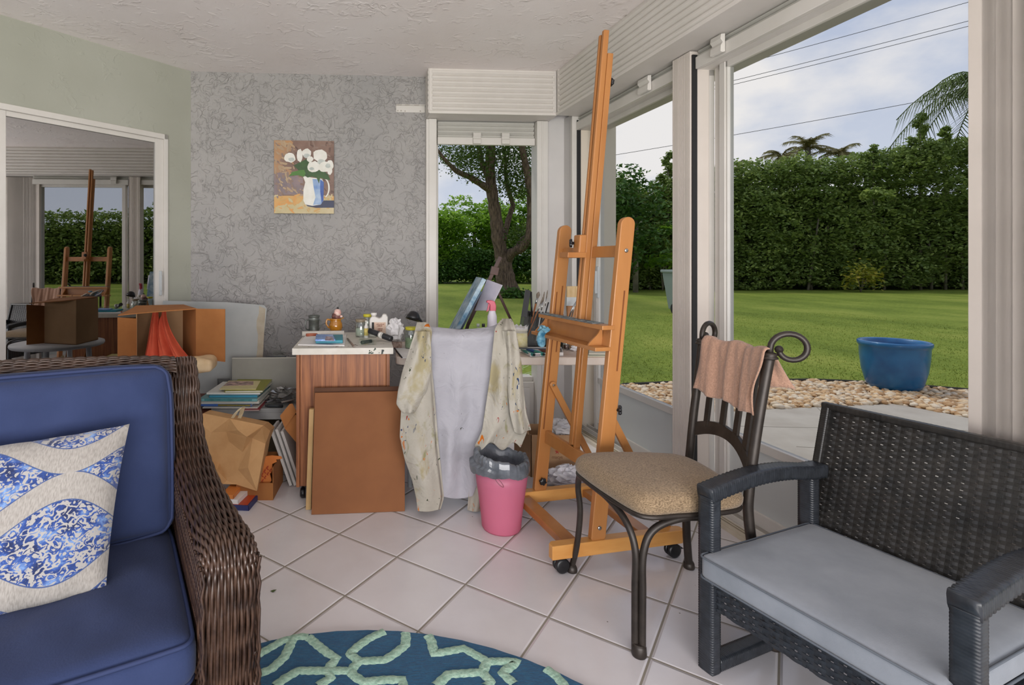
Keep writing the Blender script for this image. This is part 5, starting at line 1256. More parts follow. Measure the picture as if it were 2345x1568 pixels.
mb = MB(); mb.lathe([(.012, 0), (.0125, .004), (.0125, .07), (.006, .080), (.004, .098), (.008, .099), (.008, .104), (0, .106)], c, 18); mb.build('body', M_white, t)
mb = MB(); mb.lathe([(.0128, .018), (.0128, .060)], c, 18); mb.build('label_band', mat('label_yellow', 'D8C878', 'B8A050', rough=.6, scale=60), t)
# white solvent jug
c = atd(867, 700, 3.26); c.z = ZT; t = thing('solvent_jug', c, 'white plastic solvent jug with grip handle and printed label', 'jug')
def jp(x, z): return (x, z)
mb = MB(); w2 = .055
prof = [(-w2, 0), (w2, 0), (w2 + .002, .02), (w2 + .002, .118), (w2 - .008, .134), (w2 - .022, .137), (w2 - .032, .134), (w2 - .036, .118), (w2 - .05, .112), (-.012, .118), (-.018, .122), (-.040, .122), (-.05, .112), (-w2, .098)]
mb.prism([c + Vector((x, -.03, z)) for x, z in prof], (0, .06, 0)); mb.build('jug_body', M_white, t, bevel=.007, seg=3)
mb = MB(); mb.lathe([(.015, .118), (.015, .128), (.0185, .129), (.0185, .142), (0, .143)], c + Vector((-.029, 0, 0)), 22); mb.build('screw_cap', mat('cap_white', 'DCD8D4', rough=.4), t)
mb = MB(); mb.prism([c + Vector((x, -.0308, z)) for x, z in ((-.038, .018), (.044, .018), (.044, .088), (-.038, .088))], (0, .0006, 0)); lb = mb.build('paper_label', mat('label_beige', 'C4A894', 'CDB6A4', rough=.7, scale=20), t)
mb = MB(); mb.prism([c + Vector((x, -.0314, z)) for x, z in ((-.040, .018), (-.026, .018), (-.026, .088), (-.040, .088))], (0, .0006, 0)); mb.build('label_stripe', mat('label_black', '2A2826', rough=.7), t)
mb = MB()
for (z, x0, x1, hh) in ((.074, -.012, .036, .005), (.064, -.006, .030, .006), (.046, -.004, .028, .006), (.036, -.006, .030, .006)):
    n = int((x1 - x0) / .006)
    for k in range(n): mb.box((c.x + x0 + k * .006, c.y - .0322, c.z + z), (c.x + x0 + k * .006 + .0042, c.y - .0314, c.z + z + hh * (1 if k % 3 else .7)))
mb.build('label_print', mat('print_rust', '8A4A34', '5A3A30', rough=.7, scale=60), t)

# ================================================================ white plastic table under the easel
TZ = .73
tb = thing('folding_table', (.62, 3.2, 0), 'white plastic folding table crowded with painting supplies under the windows', 'table')
M_tb = mat('table_plastic', 'C9B9AC', 'D2C6BC', rough=.5, scale=6); M_tbt = mat('table_top_paint', 'B89A84', 'D4C8BE', rough=.55, scale=5)
def rrect(x0, x1, y0, y1, r, z, n=6):
    out = []
    for (cx_, cy_, t0) in ((x1 - r, y0 + r, -PI / 2), (x1 - r, y1 - r, 0), (x0 + r, y1 - r, PI / 2), (x0 + r, y0 + r, PI)):
        out += [Vector((cx_ + math.cos(t0 + k / n * PI / 2) * r, cy_ + math.sin(t0 + k / n * PI / 2) * r, z)) for k in range(n + 1)]
    return out
mb = MB(); mb.prism(rrect(-.010, 1.235, 2.92, 3.52, .06, TZ - .042), (0, 0, .042)); mb.build('tabletop', M_tb, tb, bevel=.006, seg=3)
mb = MB(); mb.prism(rrect(.0, 1.225, 2.93, 3.51, .055, TZ), (0, 0, .0015)); mb.build('top_surface', M_tbt, tb)
for (x, y) in ((.07, 2.99), (1.165, 3.0), (.07, 3.45), (1.165, 3.45)):
    mb = MB(); mb.tube([(x, y, 0), (x, y, TZ - .04)], .012, 10); mb.build('leg', M_grey_alu, tb)
TZ += .002
# paper bundle on little cartons
c = at(910, 795, TZ)
mb = MB(); mb.box((c.x - .035, c.y - .02, TZ), (c.x + .028, c.y + .06, TZ + .036)); tag(mb.build('small_carton', mat('carton_pink', 'C9B2A4', '8C7468', rough=.7, scale=50), bevel=.001), 'small pinkish carton stacked on the table beside the wooden cabinet', 'box')
mb = MB(); mb.box((c.x - .03, c.y - .015, TZ + .037), (c.x + .03, c.y + .055, TZ + .068)); tag(mb.build('small_carton', mat('carton_white', 'CFCBC6', '7A6E6A', rough=.7, scale=45), bevel=.001), 'upper white printed carton under the crumpled paper', 'box')
def crumple(c, sx, sy, sz, seed, nu=16, nv=12, amp=.3):
    R = random.Random(seed); mb = MB(); off = {}
    def f(u, v):
        th = 2 * PI * u; ph = PI * v; k = (round((u % 1) * (nu - 1)) % (nu - 1), round(v * (nv - 1)))
        if k not in off: off[k] = R.uniform(1 - amp, 1 + amp)
        r = off[k] if 0 < v < 1 else 1
        return Vector((c.x + sx * math.sin(ph) * math.cos(th) * r, c.y + sy * math.sin(ph) * math.sin(th) * r, c.z + sz * math.cos(ph) * r))
    mb.grid(f, nu, nv, smooth=False); return mb
M_tissue = mat('tissue_white', 'D2D0D2', 'DEDCDC', rough=.9)
pc = atd(906, 745, 3.2); pc.z = TZ + .068 + .050; tag(crumple(pc, .046, .04, .058, 5).build('crumpled_paper', M_tissue), 'ball of crumpled white paper on top of the small cartons', 'paper')
jar(942, TZ, 3.2, .040, .135, M_lidy, 'large glass jar with paint-smeared yellow lid left of the draped smock', mat('green_rinse', '7E9478', '9CAE90', rough=.5))
q = [at(905, 799, TZ), at(938, 798, TZ), at(950, 818, TZ), at(922, 821, TZ)]; mb = MB(); mb.prism(q, (0, 0, .006)); tag(mb.build('note_pad', MC['white_paper'], bevel=.001), 'white note pad hanging over the rounded left table end', 'pad')
mb = MB(); mb.tube([q[0] + Vector((-.004, 0, .006)), q[3] + Vector((-.004, 0, .006))], .004, 8); tag(mb.build('pen', M_knob), 'black pen along the edge of the white note pad', 'pen')
# desk lamp
lc = atd(947, 725, 3.12); t = thing('desk_lamp', (lc.x + .05, lc.y + .05, TZ), 'small black desk lamp whose head peeks out behind the smock shoulder', 'lamp')
ax = Vector((-.85, -.15, -.5)).normalized()
mb = MB(); mb.lathe([(.010, -.032), (.026, -.026), (.040, .0), (.044, .018), (.040, .018), (.030, -.004), (0, -.016)], lc, 26, axis=Vector((-.25, -.2, -.95))); mb.build('lamp_shade', M_knob, t)
mb = MB(); mb.tube(bez([lc + Vector((.008, .0, .02)), atd(966, 738, 3.13), atd(972, 760, 3.14), (atd(966, 738, 3.13).x + .02, 3.15, TZ + .02)], 6), .007, 8); mb.build('arm', M_knob, t)
mb = MB(); mb.lathe([(.037, 0), (.037, .008), (.015, .016), (0, .018)], (atd(966, 738, 3.13).x + .02, 3.15, TZ), 24); mb.build('base', M_knob, t)
# table easel with canvases
t = thing('table_easel', atd(1120, 745, 3.4), 'dark brown folding table easel standing behind the canvases', 'easel'); t.location.z = TZ; t['_w'] = [t.location.x, t.location.y, TZ]
M_walnut = mat('walnut_stain', '3A2018', '4E2C20', rough=.5, scale=8)
mb = MB(); mb.bar(atd(1072, 742, 3.42), atd(1146, 588, 3.42), .022, .016, (0, 1, 0)); mb.bar(atd(1124, 618, 3.41), atd(1141, 622, 3.41), .05, .02, (0, 1, 0)); mb.build('mast', M_walnut, t, bevel=.001)
mb = MB(); p_ = atd(1185, 748, 3.48); mb.bar(atd(1130, 645, 3.46), Vector((p_.x + .02, p_.y, TZ + .008)), .016, .012, (0, 1, 0)); mb.build('leg', M_walnut, t, bevel=.001)
mb = MB(); b0 = atd(1060, 745, 3.42); b0.z = TZ + .012; mb.bar(b0 + Vector((-.03, -.14, 0)), b0 + Vector((-.03, .10, 0)), .03, .02); mb.bar(b0, atd(1072, 742, 3.42), .02, .016, (0, 1, 0)); mb.build('ledge', M_walnut, t, bevel=.001)
def tilted_board(p0, p1, yspan, th, m, label, name='canvas_board', bev=.001):
    d = (p1 - p0); n = Vector((d.z, 0, -d.x)).normalized() * th; mb = MB(); y = Vector((0, yspan, 0))
    return mb.hexa([p0, p0 + n, p0 + n + y, p0 + y, p1, p1 + n, p1 + n + y, p1 + y])
lo = atd(1046, 748, 3.20); hi = atd(1105, 636, 3.20); dv = (hi - lo) / (hi.z - lo.z); lo = lo - dv * (lo.z - TZ - .025)
M_edge = mat('painted_canvas', '4A7896', 'B4C4CC', rough=.7, scale=14, stretch=(1, 1, 1))
tag(tilted_board(lo, hi, .26, .026, M_edge, '').build('stretched_canvas', M_edge, bevel=.001), 'blue-grey streaked canvas tilted on the table easel, edge toward the room', 'canvas')
l2 = lo + Vector((.031, 0, 0)); h2 = l2 + (hi - lo) * .80
tag(tilted_board(l2, h2, .26, .010, None, '').build('canvas_board', mat('navy_board', '28364A', '3E5468', rough=.6, scale=20), bevel=.001), 'thin dark board pressed against the tilted blue canvas', 'board')
mb = MB(); q = [atd(1088, 711, 3.30), atd(1122, 711, 3.16), atd(1151, 653, 3.16), atd(1116, 640, 3.34)]; n = (q[1] - q[0]).cross(q[3] - q[0]).normalized() * .003
mb.prism(q, n); tag(mb.build('palette_sheet', mat('lilac_sheet', 'C4C0D2', 'D4D0DA', rough=.6)), 'pale lilac sheet clipped behind the tilted blue canvas', 'sheet')
# spray bottle
c = atd(1127, 700, 3.10); c.z = TZ; t = thing('spray_bottle', c, 'white spray bottle with red trigger head behind the smock', 'bottle')
mb = MB(); mb.lathe([(.034, 0), (.036, .006), (.036, .12), (.028, .16), (.027, .205), (.024, .215), (.020, .228), (.018, .238), (0, .238)], c, 26); mb.build('bottle_body', mat('bottle_lilac', 'D6D2DC', rough=.4), t)
z0 = TZ + .236; mb = MB(); mb.prism([Vector((c.x + x, c.y - .012, z0 + z)) for x, z in ((-.014, 0), (.020, 0), (.022, .03), (.014, .055), (-.004, .062), (-.030, .062), (-.034, .050), (-.020, .044), (-.014, .036))], (0, .024, 0)); mb.build('trigger_head', mat('trigger_red', 'B83A52', 'C04860', rough=.4), t, bevel=.003)
mb = MB(); mb.prism([Vector((c.x + x, c.y - .005, z0 + z)) for x, z in ((-.022, .044), (-.014, .036), (-.022, .002), (-.034, -.006), (-.030, .004))], (0, .01, 0)); mb.build('trigger', MC['trigger_red'], t)
for (px, nm, m_, lab) in ((1095, 'small_bottle', M_murk, 'small clear bottle peeking over the smock collar, left one'), (1107, 'small_bottle', M_knob, 'small dark-capped bottle peeking over the smock collar, beside the spray bottle')):
    c = atd(px, 700, 3.05); c.z = TZ; t = thing(nm, c, lab, 'bottle'); mb = MB(); mb.lathe([(.016, 0), (.017, .005), (.017, .13), (.008, .15), (.008, .152), (0, .152)], c, 18); mb.build('glass_body', M_clear, t); mb = MB(); mb.cyl(c + Vector((0, 0, .15)), .009, .018, 14); mb.build('cap', m_, t)
# white canister
c = atd(1190, 700, 3.13); c.z = TZ; t = thing('canister', c, 'white paint canister with yellowed label and torn foil rim', 'canister')
mb = MB(); mb.lathe([(.043, 0), (.044, .004), (.044, .118), (.047, .12), (.047, .132), (.043, .132), (.041, .12), (.040, .02), (0, .02)], c, 30); mb.build('can_body', mat('canister_white', 'C9C4B8', 'D6D2C8', rough=.5, scale=20), t)
mb = MB(); mb.lathe([(.0446, .018), (.0446, .108)], c, 30); mb.build('paper_label', mat('label_cream', 'C9BE84', 'D8D0B0', rough=.6, scale=24), t)
R = random.Random(4); mb = MB(); vs = []
for k in range(26): a = 2 * PI * k / 26; vs.append((c.x + math.cos(a) * .046, c.y + math.sin(a) * .046, c.z + .130)); vs.append((c.x + math.cos(a) * R.uniform(.043, .052), c.y + math.sin(a) * R.uniform(.043, .052), c.z + R.uniform(.135, .155)))
mb.add(vs, [(2 * k, 2 * ((k + 1) % 26), 2 * ((k + 1) % 26) + 1, 2 * k + 1) for k in range(26)]); mb.build('torn_foil', M_tissue, t, solid=.001)
# black brush holder
b0 = atd(1190, 790, 3.22); b1 = atd(1262, 790, 3.30); t = thing('brush_holder', (b0.x + .09, 3.3, TZ), 'black slanted brush holder box behind the white canister', 'holder')
mb = MB(); xa, xb = b0.x, b1.x; mb.hexa([(xa, 3.20, TZ), (xb + .05, 3.22, TZ), (xb + .05, 3.32, TZ), (xa, 3.32, TZ), (xa + .035, 3.22, TZ + .225), (xb + .06, 3.24, TZ + .205), (xb + .06, 3.31, TZ + .205), (xa + .035, 3.31, TZ + .225)]); mb.build('box_body', mat('holder_black', '14161A', '2A2A22', rough=.25, scale=12), t, bevel=.003)
def stick(p, q, r0, r1, m): mb = MB(); mb.tube([p, p.lerp(q, .5), q], [r0, (r0 + r1) / 2, r1], 7); return mb
M_hand = mat('brush_handle', '7A3E24', 'A06A40', rough=.4, scale=20); M_brist = mat('bristle_grey', '6A5E54', '9A8E80', rough=.9, scale=60); M_ferr = M_chrome
brushes = [(1200, 725, 1209, 664, .016, 'wide black foam brush sticking up, leftmost in the holder', 'k'), (1218, 725, 1216, 668, .006, 'thin black stick next to the wide foam brush', 'k'), (1216, 740, 1234, 668, .006, 'brush with pale flat bristle tip in the holder', 'b'), (1208, 770, 1246, 676, .004, 'reddish long-handled brush crossing the holder', 'r'), (1228, 780, 1247, 668, .0035, 'silver-ferruled thin brush in the holder', 's'), (1240, 760, 1254, 664, .003, 'thinnest grey brush at the right of the holder', 's'), (1243, 740, 1256, 692, .004, 'short dark brush leaning right in the holder', 'k')]
for (x0, y0, x1, y1, r, lab, k) in brushes:
    p, q = atd(x0, y0, 3.19), atd(x1, y1, 3.21); t = thing('paint_brush', p, lab, 'brush', 'brushes in the black holder')
    if k == 'k':
        mb = MB(); mb.bar(p, q, r * 2, .008, (0, 1, 0)) if r > .01 else mb.tube([p, q], r, 7); mb.build('handle', M_knob, t)
    else:
        m1 = p.lerp(q, .62); m2 = p.lerp(q, .80); stick(p, m1, r * .6, r, None).build('handle', M_hand if k != 's' else M_grey_alu, t); stick(m1, m2, r, r * 1.1, None).build('ferrule', M_ferr, t); mb = MB(); mb.tube([m2, m2.lerp(q, .6), q], [r * 1.1, r * (2.0 if k == 'b' else 1.2), r * .5], 7); mb.build('bristles', M_brist, t)
# the wide brush between the easel masts
t = thing('wall_brush', atd(1308, 730, 3.22), 'wide flat wall brush with cream bristles standing between the easel masts', 'brush')
def slab(q0, q1, w0, w1, th, d): 
    mb = MB(); a, b = atd(q0[0], q0[1], d), atd(q1[0], q1[1], d); X = Vector((1, 0, 0)); Y = Vector((0, th, 0)); return mb.hexa([a - X * w0 - Y, a + X * w0 - Y, a + X * w0 + Y, a - X * w0 + Y, b - X * w1 - Y, b + X * w1 - Y, b + X * w1 + Y, b - X * w1 + Y])
slab((1310, 694), (1311, 655), .033, .036, .010, 3.22).build('bristles', mat('cream_bristle', 'C8A878', 'DCC298', rough=.9, scale=30, stretch=(8, 8, .5)), t, bevel=.004)
slab((1309, 700), (1310, 680), .034, .0345, .0115, 3.22).build('ferrule', M_grey_alu, t, bevel=.001)
a_, b_ = (1300, 775), (1309, 698); slab((1306, 734), (1309, 699), .018, .032, .009, 3.22).build('handle', M_ewood, t, bevel=.004)
mb = slab((1305, 797), (1306, 734), .010, .018, .009, 3.22); mb.build('handle_grip', M_ewood, t, bevel=.003)
mb = MB(); mb.tube([atd(1303, 728, 3.12), atd(1311, 705, 3.12), atd(1320, 690, 3.12)], [.004, .005, .003], 6); mb.tube([atd(1309, 728, 3.12), atd(1314, 705, 3.12), atd(1320, 690, 3.12)], [.003, .004, .003], 6)
pz = atd(1306, 728, 3.12); mb.tube([pz, Vector((pz.x - .02, 3.12, TZ + .004))], .003, 6); tag(mb.build('scissors', M_chrome), 'open steel scissors standing in front of the wide wall brush', 'scissors')
c = atd(1303, 700, 3.16); c.z = TZ; t = thing('utensil_cup', c, 'clear cup at the foot of the wide wall brush', 'cup'); mb = MB(); mb.lathe([(.034, 0), (.036, .004), (.040, .09), (.038, .09), (.034, .008), (0, .006)], c + Vector((0, .05, 0)), 24); mb.build('cup_body', M_clear, t)
# open carton of paint tubes
def flatbox(q, h, z, name, m, label, cat):
    mb = MB(); mb.prism([Vector((p.x, p.y, z)) for p in q], (0, 0, h)); return tag(mb.build(name, m, bevel=.001), label, cat)
q = [at(1214, 817, TZ), at(1290, 815, TZ), at(1286, 802, TZ), at(1186, 802, TZ)]
t = thing('paint_tube_box', q[0], 'shallow white printed carton holding paint tubes, front of the table', 'box')
mb = MB(); ps = [Vector((p.x, p.y, TZ)) for p in q]; mb.prism(ps, (0, 0, .004)); cen_ = sum(ps, Vector()) / 4
for i in range(4): a, b = ps[i], ps[(i + 1) % 4]; mb.hexa([a, b, b + (cen_ - b) * .03, a + (cen_ - a) * .03, a + Vector((0, 0, .020)), b + Vector((0, 0, .020)), b + (cen_ - b) * .03 + Vector((0, 0, .020)), a + (cen_ - a) * .03 + Vector((0, 0, .020))])
mb.build('tray', mat('carton_bright', 'D2CCC8', 'DAD6D4', rough=.6), t)
mb = MB(); a, b = ps[0], ps[1]
for k in range(20):
    if k % 6 == 5: continue
    p0 = a.lerp(b, .1 + k * .04); p1 = a.lerp(b, .1 + k * .04 + .026); o_ = Vector((0, -.0006, 0)); mb.add([p0 + o_ + Vector((0, 0, .006)), p1 + o_ + Vector((0, 0, .006)), p1 + o_ + Vector((0, 0, .013)), p0 + o_ + Vector((0, 0, .013))], [(0, 1, 2, 3)])
mb.build('label_print', mat('print_grey', '6A5A68', rough=.7), t)
tubes = [(1192, 800, 1222, 812, '2E6B66', 'green'), (1200, 798, 1232, 806, '2A4E86', 'blue'), (1216, 801, 1244, 811, '2F8074', 'sea green'), (1232, 798, 1262, 808, '6A3A30', 'rust red'), (1246, 801, 1276, 811, 'B8AAA0', 'pale grey')]
for (x0, y0, x1, y1, cc_, nm) in tubes:
    p, q_ = at(x0, y0, TZ + .014), at(x1, y1, TZ + .014); t = thing('paint_tube', p, nm + ' paint tube lying in the shallow carton', 'paint tube', 'tubes in the shallow carton'); mb = MB(); mb.tube([p, p.lerp(q_, .4), q_], [.003, .009, .009], 10, flat=1.3); mb.build('tube_body', mat('tube_' + cc_, cc_, rough=.4), t); mb = MB(); mb.cyl(q_, .006, .012, 10, (q_ - p)); mb.build('cap', M_knob, t)
mb = MB(); mb.tube([at(1188, 797, TZ + .03), at(1285, 799, TZ + .03)], .0035, 8); tag(mb.build('knitting_stick', mat('stick_grey', '4A5058', rough=.4)), 'long thin dark stick lying across the tube carton', 'stick')
mb = MB(); mb.box((at(1246, 795, TZ).x, 3.08, TZ), (at(1262, 795, TZ).x, 3.13, TZ + .045)); tag(mb.build('ink_box', mat('ink_white', 'B8B8BC', '5A5A60', rough=.5, scale=80), bevel=.002), 'tiny grey printed box under the easel rag', 'box')
c = at(1297, 800, TZ); t = thing('glass_jar', c, 'small glass jar with a brown brush rinse, between the easel masts', 'jar'); mb = MB(); mb.lathe([(.018, 0), (.019, .004), (.019, .04), (.014, .046), (.014, .05), (0, .05)], c, 20); mb.build('glass_body', M_clear, t); mb = MB(); mb.lathe([(.0165, .005), (.0165, .028), (0, .028)], c, 20); mb.build('contents', mat('brown_rinse', '4A2E24', rough=.4), t)
pc = at(1318, 803, TZ); pc.z = TZ + .014; tag(crumple(pc, .028, .022, .014, 8).build('crumpled_tissue', M_tissue), 'small wad of pale tissue on the table between the easel masts', 'tissue')
q = [at(1345, 817, TZ), at(1390, 817, TZ), at(1386, 806, TZ), at(1347, 806, TZ)]
for k, (lab, cc_) in enumerate((('lowest pale booklet in the small stack near the right table end', 'C2BCA8'), ('middle grey booklet in the small stack near the right table end', '8A8C7C'), ('top cream booklet in the small stack near the right table end', 'D0CAB8'))):
    o_ = Vector((.004 * k * (-1) ** k, 0, 0)); flatbox([p + o_ for p in q], .006, TZ + .0065 * k, 'booklet', mat('booklet_' + cc_, cc_, rough=.7), lab, 'booklet')['group'] = 'booklets at the right table end'

# ================================================================ left clutter
# low grey cabinet
lg = thing('low_cabinet', (-.86, 3.43, 0), 'low grey storage cabinet with open compartments behind the paper bag', 'cabinet')
M_lgrey = mat('grey_laminate', '8B8B8A', '969694', rough=.5, scale=4); M_openb = mat('compartment_brown', '4A4030', '5A4E38', rough=.8)
X0, X1 = -1.107, -.592
mb = MB(); mb.box((X0, 3.19, .355), (X1, 3.595, .38)); mb.box((X0, 3.19, 0), (X0 + .1, 3.595, .355)); mb.box((X1 - .085, 3.19, 0), (X1, 3.595, .355)); mb.box((X0, 3.19, 0), (X1, 3.595, .03)); mb.box((X0, 3.19, .315), (X1, 3.21, .355)); mb.build('carcass', M_lgrey, lg, bevel=.002)
mb = MB(); mb.box((X0 + .1, 3.30, .03), (X1 - .085, 3.32, .32)); mb.box((X0 + .1, 3.21, .23), (X1 - .085, 3.31, .24)); mb.box((X0 + .245, 3.21, .24), (X0 + .255, 3.31, .32)); mb.build('inner_dividers', M_openb, lg)
mb = MB(); mb.box((-1.34, 3.12, 0), (-1.115, 3.6, .372)); tag(mb.build('side_chest', mat('dark_red_wood', '4E2018', '64301F', rough=.5, scale=8, stretch=(1, 1, .3)), bevel=.003), 'dark red-brown wooden chest beside the low grey cabinet', 'chest')
# books (bottom to top)
LZ = .3805
def P3(px, d): return (px - CX) / F * d
books = [(557, 592, 3.14, .26, .006, '8A2632', 'thin dark red booklet at the bottom right of the art book pile', 2),
 (464, 590, 3.17, .30, .005, 'D8D4CC', 'thin white magazine near the bottom of the art book pile', 0),
 (450, 578, 3.19, .30, .015, '3C68B4', 'blue and olive booklet low in the art book pile', -2),
 (459, 592, 3.19, .31, .021, 'D4D6D2', 'thick white book with glossy edge low in the art book pile', 1),
 (457, 590, 3.16, .32, .018, '6FA0A4', 'pale teal and white book in the middle of the art book pile', -1),
 (478, 588, 3.18, .26, .013, '3F8DA8', 'bright blue book in the middle of the art book pile', 1),
 (473, 596, 3.20, .30, .010, 'DCDCD8', 'white book directly under the olive cover', 0),
 (512, 598, 3.20, .33, .012, '85861F', 'olive green art book near the top of the pile', 3)]
z = LZ
for i, (x0, x1, d, dep, h, cc_, lab, rot) in enumerate(books):
    a, b = P3(x0, d), P3(x1, d); t = thing('art_book', ((a + b) / 2, d + dep / 2, z), lab, 'book', 'pile of art books on the low grey cabinet'); r_ = math.radians(rot)
    def B_(x, y, zz): dx, dy = x - (a + b) / 2, y - (d + dep / 2); return Vector(((a + b) / 2 + dx * math.cos(r_) - dy * math.sin(r_), d + dep / 2 + dx * math.sin(r_) + dy * math.cos(r_), zz))
    def bb(mb, x0_, x1_, y0_, y1_, z0_, z1_): mb.hexa([B_(x0_, y0_, z0_), B_(x1_, y0_, z0_), B_(x1_, y1_, z0_), B_(x0_, y1_, z0_), B_(x0_, y0_, z1_), B_(x1_, y0_, z1_), B_(x1_, y1_, z1_), B_(x0_, y1_, z1_)])
    m = mat('cover_' + cc_, cc_, rough=.4, scale=10); cvt = min(.002, h * .2)
    mb = MB(); bb(mb, a, b, d, d + dep, z, z + cvt); bb(mb, a, b, d, d + dep, z + h - cvt, z + h); bb(mb, a, a + .003, d, d + dep, z + cvt, z + h - cvt); (bb(mb, a, b, d, d + .003, z, z + h) if i in (2, 4, 5) else None); mb.build('cover', m, t)
    mb = MB(); bb(mb, a + .003, b - .002, d + (.0032 if i in (2, 4, 5) else .002), d + dep - .002, z + cvt, z + h - cvt); mb.build('pages', mat('page_block', 'DAD8CE', 'C4C0B4', rough=.8, scale=200, stretch=(.02, .02, 1)), t)
    if i == 2: mb = MB(); bb(mb, a + (b - a) * .40, b - .004, d - .0006, d, z + .002, z + h - .002); mb.build('cover_picture', mat('olive_band', '6A6428', '8A7A34', rough=.5, scale=30), t)
    if i == 4: mb = MB(); bb(mb, a + .03, b - .03, d - .0006, d, z + .004, z + h - .003); mb.build('cover_picture', mat('seagreen_band', '2C6A70', '4C8C8C', rough=.5, scale=30), t)
    z += h + .0006
a, b = P3(508, 3.2), P3(590, 3.2)
t = thing('magazine', ((a + b) / 2, 3.3, z), 'cream magazine with a pink and dark cover picture topmost on the art book pile', 'magazine', None)
q = [Vector((P3(505, 3.24), 3.22, z)), Vector((P3(586, 3.22), 3.22, z)), Vector((P3(597, 3.45), 3.45, z)), Vector((P3(524, 3.45), 3.45, z))]
mb = MB(); mb.prism(q, (0, 0, .004)); mb.build('cover', mat('magazine_cream', 'D8CC98', 'CFC48C', rough=.4), t)
mb = MB(); mb.prism([q[0].lerp(q[3], .35) + Vector((.0, 0, .0042)), q[1].lerp(q[2], .45) + Vector((-.03, 0, .0042)), q[2].lerp(q[3], .2) + Vector((0, -.02, .0042)), q[3] + Vector((.01, -.02, .0042))], (0, 0, .0006)); mb.build('cover_picture', mat('magazine_photo', '3A2A2A', 'D8B4AC', rough=.4, scale=26), t)
mb = MB(); q = [Vector((P3(490, 3.3), 3.42, LZ)), Vector((P3(520, 3.3), 3.42, LZ)), Vector((P3(515, 3.5), 3.6, LZ)), Vector((P3(486, 3.5), 3.6, LZ))]
mb.prism(q, (0, 0, .09)); tag(mb.build('file_folder', mat('charcoal_folder', '4A4A4C', '5A5A5A', rough=.6)), 'stack of dark grey folders behind the art book pile', 'folder')
# loose supplies right of the books
sup = [(600, 905, 655, 890, .006, '3A3A3C', 'dark marker pointing right in the loose supplies', 'marker_pen'), (612, 915, 640, 925, .009, '22262A', 'black tube with a white label at the front of the loose supplies', 'paint_tube'), (618, 900, 668, 903, .006, '8C8C8C', 'grey metal tube in the loose supplies', 'paint_tube'), (628, 892, 660, 905, .005, '5A5048', 'brown stick crossing the loose supplies', 'pencil'), (600, 918, 625, 902, .006, '6A6C70', 'grey tube leaning beside the art books', 'paint_tube'), (640, 912, 676, 900, .005, 'A09C98', 'pale grey tube near the wooden cabinet', 'paint_tube')]
for k, (x0, y0, x1, y1, r, cc_, lab, nm) in enumerate(sup):
    za = LZ + r + .013 * (k // 2); p, q_ = at(x0, y0 + 14, za), at(x1, y1 + 14, za); p.y = max(p.y, 3.21); q_.y = max(min(q_.y, 3.5), 3.21); q_.x = min(q_.x, -.61)
    t = tube_item(nm, p, q_, r, mat('sup_' + cc_, cc_, rough=.5), lab, 'art supply', (.7, .012, M_knob), 'loose art supplies on the low grey cabinet')
pc = Vector((-.70, 3.33, LZ + .045)); tag(crumple(pc, .085, .07, .042, 21, 22, 14, .35).build('plastic_bag', glassmat('grey_film', (.62, .62, .63, 1), .12, .15)), 'crumpled clear plastic bag beside the art book pile', 'bag')
# grey canvas leaning on the wall side
mb = MB(); q = [Vector((P3(531, 3.5), 3.50, LZ)), Vector((-.602, 3.50, LZ)), Vector((-.602, 3.53, .622)), Vector((P3(531, 3.53), 3.53, .618))]; mb.prism(q, (0, .02, 0))
t = thing('stretched_canvas', (-.85, 3.51, LZ), 'plain grey primed canvas standing at the back of the low cabinet', 'canvas')
mb.build('canvas_face', mat('grey_primer', '8E8D86', '999890', rough=.8, scale=4), t, bevel=.002)
mb = MB(); mb.bar(q[3] + Vector((0, .009, .0005)), q[2] + Vector((0, .009, .0005)), .02, .004); mb.build('top_edge', mat('pale_edge', 'BDBBB2', rough=.8), t)
mb = MB(); mb.box((P3(612, 3.6), 3.552, LZ), (P3(656, 3.6), 3.592, .625)); tag(mb.build('storage_case', mat('black_case', '20242C', '2C323C', rough=.4), bevel=.003), 'tall black case peeking over the grey canvas', 'case')
mb = MB(); mb.box((P3(628, 3.6), 3.555, .6255), (P3(651, 3.6), 3.59, .663)); tag(mb.build('clear_case', M_clear, bevel=.002), 'small clear box on top of the black case', 'case')
# large grey cardboard against the wall
mb = MB(); rr_ = [(P3(374, 3.72), .985), (P3(520, 3.72), .975), (P3(606, 3.72), .955), (P3(612, 3.72), .93), (P3(607, 3.72), .75), (P3(604, 3.72), .5), (P3(600, 3.72), .3), (P3(600, 3.72), 0.0), (P3(374, 3.72), 0.0)]
def brd(x, z): return Vector((x, 3.605 + .11 * z, z))
mb.prism([brd(x, z) for x, z in rr_][::-1], (0, .006, 0)); bo = thing('cardboard_sheet', (-1.25, 3.61, 0), 'large grey-painted cardboard sheet with torn right edge leaning on the back wall', 'cardboard')
mb.build('sheet', mat('grey_card', 'A0A3A3', 'AEB0AE', rough=.8, scale=3), bo)
mb = MB(); R = random.Random(2); ed = [(P3(592, 3.72) + R.uniform(-.008, .008), .95 - k * .05) for k in range(14)]; mb.prism([brd(x, z) + Vector((0, -.001, 0)) for x, z in ed] + [brd(P3(603, 3.72), .3) + Vector((0, -.001, 0)), brd(P3(609, 3.72), .93) + Vector((0, -.001, 0))], (0, .0008, 0)); mb.build('torn_edge', mat('torn_card', 'B4AA98', 'A89C88', rough=.9, scale=14), bo)
